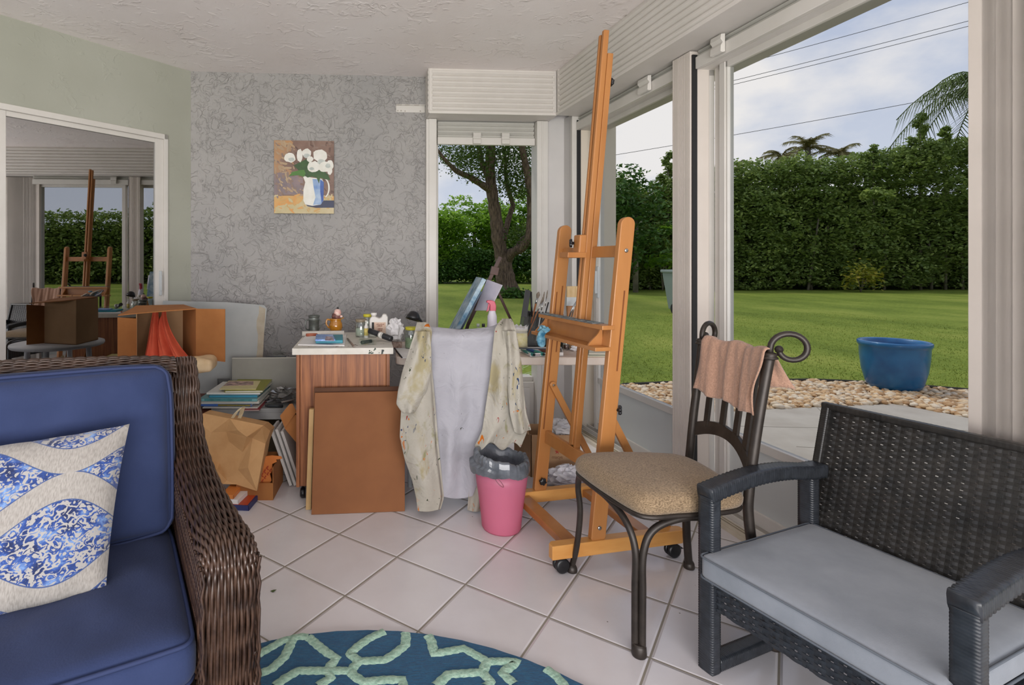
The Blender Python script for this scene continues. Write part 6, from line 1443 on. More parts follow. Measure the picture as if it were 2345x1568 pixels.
# round side table, carton with cloth
rt = thing('side_table', (-1.38, 3.02, 0), 'round white plastic side table behind the sofa arm', 'table')
mb = MB(); mb.lathe([(.26, .640), (.292, .646), (.300, .658), (.297, .670), (0, .671)], (-1.38, 3.02, 0), 48); mb.build('tabletop', mat('side_white', 'D8D8DC', 'E0E0E2', rough=.4), rt)
for k in range(4): a = k * PI / 2; mb = MB(); mb.tube([(-1.38 + math.cos(a) * .24, 3.02 + math.sin(a) * .24, 0), (-1.38 + math.cos(a) * .2, 3.02 + math.sin(a) * .2, .645)], .018, 10); mb.build('leg', MC['side_white'], rt)
bx = thing('cardboard_box', (-1.33, 3.05, .65), 'open cardboard carton on its side on the round table, holding orange cloth', 'box')
M_card = mat('kraft_card', '98602F', 'A66C3A', rough=.85, scale=5); M_cardin = mat('kraft_inside', 'A8835E', 'B48E68', rough=.9, scale=5)
zb, zt = .672, .985
bl_, br_ = Vector((P3(312, 2.95), 2.95, 0)), Vector((P3(450, 3.02), 3.02, 0)); bkl, bkr = Vector((P3(312, 3.2), 3.2, 0)), Vector((P3(420, 3.26), 3.26, 0))
def up_(p, z): return Vector((p.x, p.y, z))
def panel(mb, a, b, z0a, z1a, z0b, z1b, th=.004):
    n = (b - a).cross(Vector((0, 0, 1))).normalized() * th; mb.hexa([up_(a, z0a), up_(b, z0b), up_(b + n, z0b), up_(a + n, z0a), up_(a, z1a), up_(b, z1b), up_(b + n, z1b), up_(a + n, z1a)])
mb = MB(); panel(mb, bkl, bkr, zb, zt, zb, zt); panel(mb, bl_, bkl, zb, zt - .02, zb, zt); mb.build('back_panel', M_cardin, bx)
mb = MB(); panel(mb, bkr, br_, zb, zt, zb, zt); mb.build('side_panel', M_card, bx)
mb = MB(); mb.prism([up_(bl_, zb), up_(br_, zb), up_(bkr, zb), up_(bkl, zb)], (0, 0, .004)); mb.build('bottom_panel', M_card, bx); mb = MB(); mb.prism([up_(Vector((P3(270, 2.88), 2.88, 0)), zt - .024), up_(bl_ + Vector((.03, -.012, 0)), zt - .017), up_(bl_ + Vector((.12, -.008, 0)), zt - .010), up_(br_, zt), up_(bkr, zt + .004), up_(bkl, zt + .002), up_(Vector((P3(300, 3.1), 3.1, 0)), zt - .01)], (0, 0, .005)); mb.build('top_panel', M_card, bx)
mb = MB(); panel(mb, Vector((P3(269, 2.86), 2.86, 0)), bl_, zb, zt - .03, zb, zt - .045); fl = mb.build('flap', M_card, bx)
mb = MB(); panel(mb, Vector((P3(276, 2.86), 2.857, 0)), Vector((P3(293, 2.86), 2.882, 0)), .69, .745, .69, .74, .0005); mb.build('shipping_label', mat('label_print', 'B8A890', '8A7A66', rough=.7, scale=90), fl)
mb = MB(); panel(mb, br_, Vector((P3(516, 2.96), 2.96, 0)), .708, zt + .003, .70, zt + .006); mb.build('flap', M_card, bx)
def drape():
    mb = MB()
    def f(u, v):
        # v 0 top (pinched on the box roof) .. 1 spilled on the box floor
        xt = P3(340 + 30 * u, 3.08); xb_ = P3(322 + 122 * u, 2.98); k = v ** 1.5; x = xt + (xb_ - xt) * k
        z = .972 - (.972 - .672 - .012) * (1 - (1 - v) ** 1.15); notch = -.09 * max(0, 1 - abs(u - .52) * 6) * (1 - v) ** 2 
        y = 3.14 - .16 * v + .022 * math.sin(u * 19 + v * 2) * (.3 + v) + .01 * math.sin(u * 41)
        return Vector((x, y, max(.682, z + notch + (.02 * math.sin(u * 13) if v > .85 else 0))))
    mb.grid(f, 44, 26); return mb
tag(drape().build('orange_cloth', mat('coral_cloth', 'C84E34', 'D86444', rough=.8, scale=6), solid=.003), 'coral orange cloth spilling inside the open carton', 'cloth')
# folded tan canvas bag
mb = MB(); c = atd(440, 832, 2.84); mb.rbox((c.x + .005, c.y + .03, .704), (.100, .012, 0), (-.012, .085, 0), (0, 0, .031), .020, n=12, bulge=.004, noise=.012)
tag(mb.build('folded_cloth', mat('tan_linen', 'BFA27C', 'CDB490', rough=.9, scale=14)), 'folded tan linen cloth on the edge of the round white table', 'cloth')

# kraft paper bag on flat books
BGD = 2.80
def pb(px, py, dd=0): return atd(px, py, BGD + dd)
pg = thing('paper_bag', Vector((pb(530, 1120).x, BGD + .06, .085)), 'crumpled brown kraft paper bag standing on the books beside the sofa', 'bag')
V = {k: pb(*v) for k, v in dict(A=(447, 962, 0), B=(466, 946, .02), C=(526, 958, .0), D=(604, 974, .01), E=(619, 986, .05), F=(608, 1016, .03), G=(588, 1124, -.01), H=(541, 1109, .012), I=(511, 1108, .01), J=(448, 1010, .01), K=(455, 1108, .03), a=(518, 988, .02), b=(565, 1000, -.012), c=(578, 1003, .022), d=(600, 980, -.01), e=(555, 1035, .028), f=(520, 1100, .022), g=(503, 1060, .03), h=(484, 990, -.008), i=(497, 1076, -.012), j=(524, 1010, .03), k=(568, 1070, -.014), l=(545, 1075, .02), m=(470, 1050, -.01), n=(545, 985, -.015)).items()}
tri = ['ABh', 'BCh', 'hCa', 'aCn', 'nCD', 'nDb', 'anb', 'bDd', 'bdc', 'dDE', 'dEF', 'cdF', 'cFk', 'kFG', 'ckl', 'lkG', 'lGH', 'ecl', 'elf', 'flH', 'fHI', 'bce', 'jbe', 'ajb', 'haj', 'jeg', 'gef', 'gfi', 'ifI', 'hjg', 'hgm', 'mgi', 'Ahm', 'AmJ', 'JmK', 'mIK', 'miI']
idx = {k: i for i, k in enumerate(V)}; mb = MB(); mb.add(list(V.values()), [tuple(idx[c_] for c_ in t_) for t_ in tri])
rim_k = 'ABCDEFGHIKJ'; back = [V[k] + Vector((.0, .10, -.01)) for k in rim_k]; o_ = len(mb.v); mb.v += [tuple(p) for p in back]; nb_ = len(rim_k)
for i in range(nb_): j = (i + 1) % nb_; mb.f.append((idx[rim_k[i]], idx[rim_k[j]], o_ + j, o_ + i)); mb.m.append(0); mb.sm.append(False)
mb.f.append(tuple(o_ + i for i in range(nb_))); mb.m.append(0); mb.sm.append(False)
mb.build('bag_body', mat('kraft_paper', 'B08556', 'C09666', rough=.85, scale=6, bump=.25, bscale=30, bdist=.004), pg)
mb = MB(); hd = [pb(530, 960, .02), pb(540, 945, .02), pb(551, 934, .03), pb(556, 934, .04), pb(552, 948, .05), pb(546, 962, .05)]
for a, b in zip(hd[:-1], hd[1:]): s_ = Vector((.012, .004, .006)); mb.add([a - s_, a + s_, b + s_, b - s_], [(0, 1, 2, 3)])
mb.build('handle', mat('pale_kraft', 'B8A888', rough=.8), pg, solid=.001)
fb = [(-.86, 2.74, -.74, .30, .026, 'BDB6B0', 'C8642C', 'grey-backed book flat on the floor, leftmost under the paper bag', .0), (-.82, 2.735, -.785, .0, .0, '', '', '', 0)]
def floorbook(cx_, cy_, w_, l_, h, rot, z0, cc_, lab):
    t = thing('floor_book', (cx_, cy_, z0), lab, 'book', 'books lying under the paper bag'); r_ = math.radians(rot); X = Vector((math.cos(r_), math.sin(r_), 0)); Y = Vector((-math.sin(r_), math.cos(r_), 0)); c_ = Vector((cx_, cy_, z0))
    def bx_(mb, x0, x1, y0, y1, z0_, z1_): mb.hexa([c_ + X * a + Y * b + Vector((0, 0, zz)) for zz in (z0_, z1_) for a, b in ((x0, y0), (x1, y0), (x1, y1), (x0, y1))])
    mb = MB(); bx_(mb, -w_ / 2, w_ / 2, 0, l_, 0, .003); bx_(mb, -w_ / 2, w_ / 2, 0, l_, h - .003, h); bx_(mb, w_ / 2 - .004, w_ / 2, 0, l_, .003, h - .003); bx_(mb, -w_ / 2, w_ / 2, 0, .003, .003, h - .003); mb.build('cover', mat('cover_' + cc_, cc_, rough=.45), t)
    mb = MB(); bx_(mb, -w_ / 2 + .002, w_ / 2 - .004, .003, l_ - .002, .003, h - .003); mb.build('pages', MC['page_block'], t); return t
t = floorbook(-.805, 2.70, .12, .17, .026, -6, 0, '2A3060', 'navy-edged book with a red-orange cover panel, lowest under the paper bag')
mb = MB(); r_ = math.radians(-6); X = Vector((math.cos(r_), math.sin(r_), 0)); Y = Vector((-math.sin(r_), math.cos(r_), 0)); c_ = Vector((-.805, 2.70, .0262)); mb.prism([c_ + X * a + Y * b for a, b in ((-.05, .006), (.050, .006), (.050, .16), (-.05, .16))], (0, 0, .0006)); mb.build('cover_panel', mat('red_orange_cover', 'B0401E', 'BA4A26', rough=.4), t)
floorbook(-.845, 2.715, .085, .17, .022, -9, .027, 'DCD8D6', 'white book lying on the red-orange one under the paper bag')
floorbook(-.862, 2.72, .065, .17, .02, -4, .050, 'C87838', 'small book with an orange spine topmost under the paper bag')
# torn carton beside the bag
tc_ = thing('cardboard_box', (-.70, 2.92, 0), 'small torn carton on the floor between the paper bag and the wooden cabinet', 'box')
xa, xb, ya, yb = -.845, -.652, 2.815, 3.06
mb = MB(); mb.box((xa, ya, 0), (xb, ya + .004, .09)); mb.box((xb - .004, ya + .004, 0), (xb, yb, .17)); mb.box((xa, yb - .004, 0), (xb - .004, yb, .17)); mb.box((xa, ya + .004, 0), (xb - .004, yb - .004, .005)); mb.box((xa, ya + .004, 0), (xa + .004, yb - .004, .12)); mb.build('carton', mat('kraft_dark', '8A5226', '96602F', rough=.85, scale=6), tc_)
mb = MB(); tq = [(578, 1118), (612, 1128), (616, 1108), (622, 1100), (618, 1085), (624, 1076), (623, 1062), (634, 1057), (632, 1052), (646, 1050), (644, 1045), (622, 1043), (600, 1046), (586, 1060)]
mb.prism([atd(x, y, 2.83 + (1130 - y) * .0006) for x, y in tq], (0, .003, .001)); tn = mb.build('torn_sheet', mat('orange_kraft', 'B8682E', 'C47638', rough=.85, scale=10), tc_)
mb = MB()
for (x0, y0) in ((586, 1106), (592, 1097), (598, 1089), (604, 1081), (610, 1073)):
    for k in range(2):
        a = atd(x0 + 7 * k, y0 + 6 * k, 2.826 + (1130 - y0) * .0006); mb.bar(a, a + Vector((.010, 0, .014)), .006, .0008, (0, 1, 0)); mb.bar(a + Vector((.003, 0, .0)), a + Vector((.012, 0, -.006)), .005, .0008, (0, 1, 0))
mb.build('red_print', mat('print_red', '9A3A1E', rough=.8), tn)
# white boards slanting between the cabinets
for k, lab in enumerate(('leftmost white panel edge of the three leaning between the cabinets', 'middle white panel of the three leaning between the cabinets', 'rightmost white panel of the three leaning between the cabinets')):
    a = Vector((-.712 + k * .030, 2.99, .315 - .010 * (k == 2))); b = Vector((-.602 + k * .026, 2.99, .002)); d = (a - b).normalized(); n = Vector((d.z, 0, -d.x)) * .016
    mb = MB(); y = Vector((0, .17, 0)); mb.hexa([b, b + n, b + n + y, b + y, a, a + n, a + n + y, a + y])
    tag(mb.build('leaning_panel', mat('gesso_white', 'B8B4B0', 'C6C2BE', rough=.7, scale=12), bevel=.001), lab, 'canvas', 'white panels leaning between the cabinets')
mb = MB(); q = [atd(641, 952, 2.93), atd(652, 980, 2.93), atd(679, 943, 2.93), atd(670, 924, 2.93), atd(663, 925, 2.93)]; mb.prism(q, (0, .004, 0)); q = [atd(651, 980, 2.935), atd(684, 1020, 2.935), atd(684, 962, 2.935), atd(676, 948, 2.935)]; mb.prism(q, (0, .003, 0))
tag(mb.build('card_scrap', M_card), 'bent scrap of brown cardboard stuck above the white panels', 'cardboard')
# cardboard sheets leaning on the cabinet front
def lean(name, q, th, m, label): mb = MB(); mb.prism(q, (0, th, .0)); return tag(mb.build(name, m, bevel=.0008, seg=1), label, 'cardboard')
M_card2 = mat('brown_card', '7C4C2A', '8A5832', rough=.8, scale=2.5)
def lp(px, py, bot, top=2.765):  # point on the leaning plane
    v = (1178 - py) / 280; return atd(px, py, bot + (top - bot) * min(1, v))
q = [at(713, 1178.4, .001), at(927, 1170.5, .001)]; B0, B1 = q
q += [atd(927, 1045, 2.735), atd(919, 962, 2.76), atd(916.6, 895.5, 2.775), atd(721, 899.5, 2.74)]
lean('cardboard_sheet', q, .008, M_card2, 'large brown cardboard sheet leaning on the oak cabinet, nearest the room')
q = [at(722, 1172, .001) + Vector((0, .012, 0)), at(915, 1168, .001) + Vector((0, .012, 0)), atd(917, 884.5, 2.80), atd(720, 888, 2.770)]
lean('cardboard_sheet', q, .006, mat('dark_brown_card', '4E2F1C', '5A3822', rough=.8), 'darker cardboard sheet hidden behind the large brown one')
q = [at(700, 1167, .001), at(712, 1167, .001), atd(719, 937, 2.745), atd(708, 937, 2.745)]
mb = MB(); mb.prism(q, (0, .03, 0)); tag(mb.build('wood_strip', mat('pale_board', 'B08C5C', 'C0A070', rough=.7, scale=4), bevel=.001), 'narrow pale board standing left of the large brown cardboard', 'board')
# ================================================================ smock on a chair
sc_ = thing('desk_chair', (.33, 2.9, 0), 'black metal chair at the table, hidden under the paint-stained smock', 'chair')
def cx(px, d): return (px - CX) / F * d
def ch_tube(name, pts, r): mb = MB(); mb.tube(bez(pts, 5), r, 8); mb.build(name, M_iron, sc_)
xl, xr = cx(976, 2.68), cx(1160, 2.68)
for x in (xl, xr): ch_tube('leg', [(x - .02 * (1 if x == xl else -1), 2.705, .0), (x, 2.73, .25), (x, 2.72, .45), (x, 2.70, .70), (x, 2.70, .90)], .011); ch_tube('leg', [(x, 3.10, 0), (x, 3.08, .25), (x, 3.08, .44)], .011)
ch_tube('top_rail', [(xl, 2.70, .905), (.5 * (xl + xr), 2.71, .90), (xr, 2.70, .905)], .011)
mb = MB(); mb.prism(rrect(xl, xr, 2.72, 3.10, .04, .44), (0, 0, .03)); mb.build('seat', M_knob, sc_, bevel=.008)
mb = MB(); c = at(968, 1169, 0); mb.lathe([(.016, 0), (.018, .004), (.016, .014), (.0, .016)], (c.x, 2.70, 0), 16); mb.build('foot_cap', M_knob, sc_)

def smockmat(name, c1, c2, splat, dens):
    m = bpy.data.materials.new(name); m.use_nodes = True; t = m.node_tree; p = t.nodes['Principled BSDF']; p.inputs['Roughness'].default_value = .9; p.inputs['Specular IOR Level'].default_value = .15
    tcn = N(t, 'ShaderNodeTexCoord'); o = tcn.outputs['Object']
    n = N(t, 'ShaderNodeTexNoise', i_Scale=5, i_Detail=5, i_Roughness=.6); Lk(t, o, n.inputs['Vector'])
    r = N(t, 'ShaderNodeValToRGB'); r.color_ramp.elements[0].position = .38; r.color_ramp.elements[1].position = .68; r.color_ramp.elements[0].color = lin(c1); r.color_ramp.elements[1].color = lin(c2); Lk(t, n.outputs['Fac'], r.inputs[0])
    cur = r.outputs[0]
    for k, (colr, sc1, thr) in enumerate(splat):
        mpn = N(t, 'ShaderNodeMapping'); mpn.inputs['Location'].default_value = (k * 3.1, k * 1.7, k * 2.3); mpn.inputs['Scale'].default_value = (1.6, 1, .8); Lk(t, o, mpn.inputs[0])
        a = N(t, 'ShaderNodeTexNoise', i_Scale=sc1, i_Detail=4, i_Roughness=.55, i_Distortion=1.2); Lk(t, mpn.outputs[0], a.inputs['Vector'])
        b = N(t, 'ShaderNodeTexNoise', i_Scale=5 + k, i_Detail=1); Lk(t, mpn.outputs[0], b.inputs['Vector'])
        s_ = N(t, 'ShaderNodeMath', operation='MULTIPLY_ADD', i_1=.6); Lk(t, b.outputs['Fac'], s_.inputs[0]); Lk(t, a.outputs['Fac'], s_.inputs[2])
        mr = N(t, 'ShaderNodeMapRange', i_1=thr - (.02 if k < 2 else 0), i_2=thr + (.10 if sc1 < 12 else .025), i_4=.72 if sc1 < 12 else 1.0); Lk(t, s_.outputs[0], mr.inputs[0])
        mx_ = N(t, 'ShaderNodeMix', data_type='RGBA'); Lk(t, mr.outputs[0], mx_.inputs[0]); Lk(t, cur, mx_.inputs[6]); mx_.inputs[7].default_value = lin(colr); cur = mx_.outputs[2]
    Lk(t, cur, p.inputs['Base Color'])
    b = N(t, 'ShaderNodeTexNoise', i_Scale=350, i_Detail=1); Lk(t, o, b.inputs['Vector']); bb = N(t, 'ShaderNodeBump', i_Strength=.2, i_Distance=.001); Lk(t, b.outputs['Fac'], bb.inputs['Height']); w_ = N(t, 'ShaderNodeTexNoise', i_Scale=9, i_Detail=3, i_Distortion=1.4); Lk(t, o, w_.inputs['Vector']); b2 = N(t, 'ShaderNodeBump', i_Strength=.55, i_Distance=.02); Lk(t, w_.outputs['Fac'], b2.inputs['Height']); Lk(t, bb.outputs[0], b2.inputs['Normal']); Lk(t, b2.outputs[0], p.inputs['Normal'])
    return m
M_sm1 = smockmat('smock_back', 'A2A1A8', 'ACABB2', [('C6BE86', 7, 1.06), ('4A4A44', 30, 1.09)], 1)
M_sm2 = smockmat('smock_front', 'A29D91', 'B1ACA2', [('968A60', 5, .90), ('7E7C50', 9, .97), ('B8651E', 16, .995), ('3A4230', 30, 1.005), ('8A2A2A', 26, 1.04), ('2A3A5A', 36, 1.045)], 1)
smk = thing('painter_smock', (.33, 2.62, .02), 'white paint-spattered smock draped over a chair before the table', 'smock')
def piece(rows, dfn, name, m, nu=30, nv=60, lab=None, sol=.003):
    ys = [r[0] for r in rows]; L_ = [r[1] for r in rows]; R_r = [r[2] for r in rows]; mb = MB()
    def f(u, v):
        y = ys[0] + (ys[-1] - ys[0]) * v; a = np.interp(y, ys, L_); b = np.interp(y, ys, R_r); px = a + (b - a) * u; d, dy = dfn(u, v, px, y); return atd(px, y + dy, d)
    mb.grid(f, nu, nv); o = mb.build(name, m, smk, solid=sol, sub=1)
    if lab: o['label'] = lab
    return o
def g_(x, c, w): return math.exp(-((x - c) / w) ** 2)
# back panel, rolled over the chair rail at the top
def bkp(u, v, px, y):
    top = (-9 * g_(px, 966, 13) - 17 * g_(px, 1160, 22) + 7 * g_(px, 1060, 60)) * (1 - v) ** 3
    roll = .06 * max(0, 1 - v * 16) ** 1.6
    fold = .014 * math.sin(px / 10.0 + y / 70) * min(1, v * 1.6) * (.6 + .4 * math.sin(px / 23.0)) + .004 * math.sin(px / 7.0 - y / 45) * min(1, v * 2)
    swag = -.010 * math.sin((y - 744 - .0025 * (px - 1060) ** 2) / 14.0) * math.exp(-v * 6)
    return 2.655 + roll + fold + swag + .02 * v - .012 * g_(px, 1030, 22) * v, top + (6 * math.sin(PI * u)) * v ** 8
piece([(746, 955, 1176), (765, 955, 1178), (820, 962, 1165), (900, 972, 1150), (1000, 985, 1130), (1080, 998, 1105), (1136, 1012, 1082)], bkp, 'back_panel', M_sm1, 74, 90, 'clean bluish white inside of the smock')
piece([(737, 955, 978), (752, 951, 990), (800, 940, 986), (850, 929, 990), (900, 921, 995), (960, 917, 1000), (1000, 915, 1003), (1050, 926, 1008), (1100, 944, 1013), (1140, 953, 1017), (1168, 956, 1009)],
      lambda u, v, px, y: (2.605 + .07 * max(0, 1 - v * 14) ** 1.5 + .013 * math.sin(u * 6 + v * 3.2) + .006 * math.sin(u * 4 - v * 13 + 2 * u * v) + .040 * max(0, 1 - v * 3) ** 1.5 - .012 * math.sin(PI * u) + .05 * (u > .92) * v, 4 * math.sin(u * PI + .5) * v ** 6), 'front_panel', M_sm2, 30, 70)
piece([(758, 951, 984), (800, 937, 988), (850, 921, 988), (895, 911, 978), (925, 907, 962), (946, 922, 948)],
      lambda u, v, px, y: (2.572 + .035 * (1 - v) - .03 * math.sin(PI * u) + .008 * math.sin(u * 9 + v * 5), (10 * (u - .4) if v > .8 else 0) * v * 0), 'sleeve', M_sm2, 24, 36)
piece([(729, 1150, 1170), (740, 1140, 1177), (752, 1133, 1181), (800, 1128, 1189), (870, 1121, 1197), (930, 1112, 1203), (985, 1104, 1208), (1022, 1086, 1192)],
      lambda u, v, px, y: (2.60 + .07 * max(0, 1 - v * 12) ** 1.5 + .017 * math.sin(u * 9 + v * 2.5) * (.3 + v) + .006 * math.sin(u * 7 - v * 9 + 5 * u * u) + .045 * max(0, 1 - v * 3) ** 1.5 - .010 * math.sin(PI * u), (9 * math.sin(u * 13) * v ** 5)), 'front_panel', M_sm2, 44, 60)
piece([(1000, 1096, 1150), (1060, 1084, 1140), (1120, 1074, 1125), (1168, 1070, 1108)], lambda u, v, px, y: (2.665 + .012 * math.sin(u * 9), 4 * math.sin(PI * u) * v), 'side_panel', M_sm2, 20, 30)
piece([(757, 1150, 1181), (830, 1158, 1194), (900, 1163, 1200), (950, 1168, 1206), (990, 1178, 1217)],
      lambda u, v, px, y: (2.575 + .03 * (1 - v) - .026 * math.sin(PI * u) + .008 * math.sin(u * 10 + v * 6), 5 * math.sin(u * 5) * v ** 4), 'sleeve', M_sm2, 22, 36)

# ================================================================ pink waste bin
c = Vector((.489, 2.525, 0)); bn = thing('waste_bin', c, 'translucent pink waste bin with flared wavy rim', 'bin')
def pinkmat():
    m = bpy.data.materials.new('pink_translucent'); m.use_nodes = True; t = m.node_tree; t.nodes.clear()
    d = N(t, 'ShaderNodeBsdfPrincipled'); d.inputs['Base Color'].default_value = lin('E896B4'); d.inputs['Roughness'].default_value = .35
    tl = N(t, 'ShaderNodeBsdfTranslucent'); tl.inputs[0].default_value = lin('F49CB2'); tr = N(t, 'ShaderNodeBsdfTransparent'); tr.inputs[0].default_value = lin('F8B4C4')
    a = N(t, 'ShaderNodeMixShader', i_0=.5); Lk(t, d.outputs[0], a.inputs[1]); Lk(t, tl.outputs[0], a.inputs[2]); b = N(t, 'ShaderNodeMixShader', i_0=.2); Lk(t, a.outputs[0], b.inputs[1]); Lk(t, tr.outputs[0], b.inputs[2])
    Lk(t, b.outputs[0], N(t, 'ShaderNodeOutputMaterial').inputs[0]); return m
mb = MB(); seg = 64; vs = []; prof = [(0, .004), (.085, .002), (.0895, .01), (.094, .06), (.104, .14), (.116, .22), (.128, 1)]
for r, h in prof:
    for j in range(seg):
        th = 2 * PI * j / seg; hh = h if h < 1 else .300 + .016 * math.cos(th - 2.9) + .010 * math.cos(2 * th + .6); rr = r if h < 1 else .116 + .10 * (hh - .22)
        vs.append((c.x + math.cos(th) * rr, c.y + math.sin(th) * rr, hh))
mb.add(vs, [(i * seg + j, i * seg + (j + 1) % seg, (i + 1) * seg + (j + 1) % seg, (i + 1) * seg + j) for i in range(len(prof) - 1) for j in range(seg)], smooth=True)
mb.build('bin_body', pinkmat(), bn, solid=.0025)
mb = MB(); lp_ = []
for k in range(28): a = 2 * PI * k / 28; th = -PI / 2 - .28 + .17 * math.cos(a); z = .262 + .010 * math.sin(a) - .02 * (math.cos(a)); r = .122; lp_.append(Vector((c.x + math.cos(th) * r, c.y + math.sin(th) * r, z)))
mb.tube(lp_, .0016, 5, closed=True); mb.build('hand_hole_rim', mat('rim_dark_pink', '8A4A58', rough=.4), bn)
mb = MB(); R = random.Random(9); nn = 72; offs = [R.uniform(-1, 1) for _ in range(nn)]
def lf(u, v):
    th = 2 * PI * u; k = offs[int(u * nn) % nn]; wv = math.sin(th * 3 + 1) * .5 + math.sin(th * 7) * .3 + k * .35
    pr = [(.127, .283), (.131, .298), (.130, .322), (.124, .345), (.108, .348), (.095, .32), (.085, .26), (.07, .18)]; x = v * 7; i = min(int(x), 6); f = x - i; r = pr[i][0] * (1 - f) + pr[i + 1][0] * f; z = pr[i][1] * (1 - f) + pr[i + 1][1] * f
    tilt = .016 * math.cos(th - 2.9); out = .02 * max(0, math.cos(th - 3.3)) * (v < .2)
    return Vector((c.x + math.cos(th) * (r + .004 * wv * (.3 + (v > .3)) + out), c.y + math.sin(th) * (r + .004 * wv), z + tilt + .010 * wv * (1 if v > .25 else .8 + 0 * v) - (.02 * max(0, math.cos(th - 3.3)) if v < .1 else 0)))
mb.grid(lf, nn + 1, 16, smooth=False)
tag(mb.build('bin_liner', mat('liner_grey', '45494F', '696E76', rough=.25, scale=9, spec=.7), solid=.001), 'grey plastic liner bag bunched over the rim of the pink waste bin', 'liner')

# ================================================================ carton with printed star, plastic bag, small box
bx = thing('cardboard_box', (.80, 3.2, 0), 'brown carton printed with a red star on the floor behind the easel', 'box')
x0, x1, y0, y1, zt = cx(1216, 3.12), cx(1320, 3.12), 3.12, 3.34, .245
mb = MB(); xs = x0 - .01
mb.box((x0, y0, 0), (x1, y0 + .004, zt)); mb.hexa([(x0, y0, 0), (x0 + .004, y0, 0), (x0 - .045, y1, 0), (x0 - .05, y1, 0), (x0, y0, zt), (x0 + .004, y0, zt), (x0 - .045, y1, zt), (x0 - .05, y1, zt)]); mb.box((x0 - .05, y1 - .004, 0), (x1, y1, zt)); mb.box((x1 - .004, y0, 0), (x1, y1, zt)); mb.box((x0, y0 + .004, .0), (x1 - .004, y1 - .004, .005))
mb.build('carton', mat('carton_tan', 'A98562', 'B7926E', rough=.85, scale=4), bx)
mb = MB(); mb.hexa([(x0 - .05, y1, zt), (x0 - .045, y1, zt), (x0 - .01, y0 + .01, zt), (x0 - .015, y0 + .01, zt), (x0 - .05, y1 + .01, zt + .07), (x0 - .045, y1 + .01, zt + .07), (x0 + .03, y1 + .02, zt + .09), (x0 + .03, y1 + .025, zt + .09)]); mb.build('flap', MC['carton_tan'], bx)
# star emblem and wordmark
sx, sz = cx(1276, 3.12), 1.24 - (1034 - 604) * 3.118 / F; mb = MB(); st = []
for k in range(10): a = PI / 2 + k * PI / 5; r = .017 if k % 2 == 0 else .0068; st.append(Vector((sx + math.cos(a) * r, y0 - .0008, sz + math.sin(a) * r)))
mb.prism(st, (0, .0006, 0)); mb.build('star_emblem', mat('print_star_red', 'A8402E', rough=.7), bx)
fc = bpy.data.curves.new('lettering', 'FONT'); fc.body = 'macys'; fc.size = .026; fc.align_x = 'CENTER'; fc.extrude = .0003
tmp_ = bpy.data.objects.new('lettering', fc); lm = bpy.data.meshes.new_from_object(tmp_); bpy.data.objects.remove(tmp_); lm.materials.clear(); lm.materials.append(mat('print_brown', '7A5038', rough=.8))
fo = bpy.data.objects.new('lettering', lm); col.objects.link(fo); fo.parent = bx; fo.location = (sx - .80, y0 - .0008 - 3.2, sz - .040); fo.rotation_euler = (PI / 2, 0, 0)
pc = Vector((cx(1285, 3.2), 3.20, .262)); tag(crumple(pc, .085, .06, .045, 31, 22, 14, .3).build('tissue_paper', M_tissue), 'crumpled pale tissue paper filling the star carton', 'paper')
M_film = mat('white_film', 'CFCDD2', 'DDDBE0', rough=.35, scale=14, spec=.6)
pc = Vector((cx(1304, 2.96), 2.965, .058)); tag(crumple(pc, .125, .075, .062, 41, 28, 18, .22).build('plastic_bag', M_film), 'white plastic bag slumped on the tiles behind the easel foot', 'bag')
mb = MB(); a, b = cx(1254, 2.95), cx(1292, 2.95); mb.box((a, 2.845, 0), (b, 2.885, .04)); tag(mb.build('small_carton', mat('carton_lilac', 'B4B2BC', rough=.6), bevel=.001), 'small pale grey carton standing before the white plastic bag', 'box')
mb = MB(); mb.tube(bez([(a + .02, 2.86, .055), (a + .05, 2.84, .05), (a + .055, 2.838, .02), (a + .07, 2.835, .004)], 6), .0016, 5); tag(mb.build('black_cord', M_knob), 'short black cord hanging over the small grey carton', 'cord')
# ================================================================ wall bracket, painting
wb = thing('wall_bracket', BW(1.2, -.01, 2.4), 'white metal curtain bracket strip on the back wall beside the valance', 'bracket')
mb = MB(); wbox(mb, BW, 1.085, 1.303, -.006, 0, 2.378, 2.432); wbox(mb, BW, 1.085, 1.303, -.022, -.004, 2.428, 2.434); mb.build('plate', M_white, wb, bevel=.001)
mb = MB()
for t_, z in ((1.29, 2.39), (1.265, 2.39), (1.235, 2.388), (1.12, 2.39)): mb.lathe([(.005, 0), (.004, .003)], BW(t_, -.006, z), 12, axis=-BN)
mb.build('screw', M_track, wb)
mb = MB()
for t_ in (1.28, 1.22, 1.15): wbox(mb, BW, t_ - .018, t_ + .018, -.0225, -.021, 2.427, 2.431)
mb.build('slot', M_track, wb)
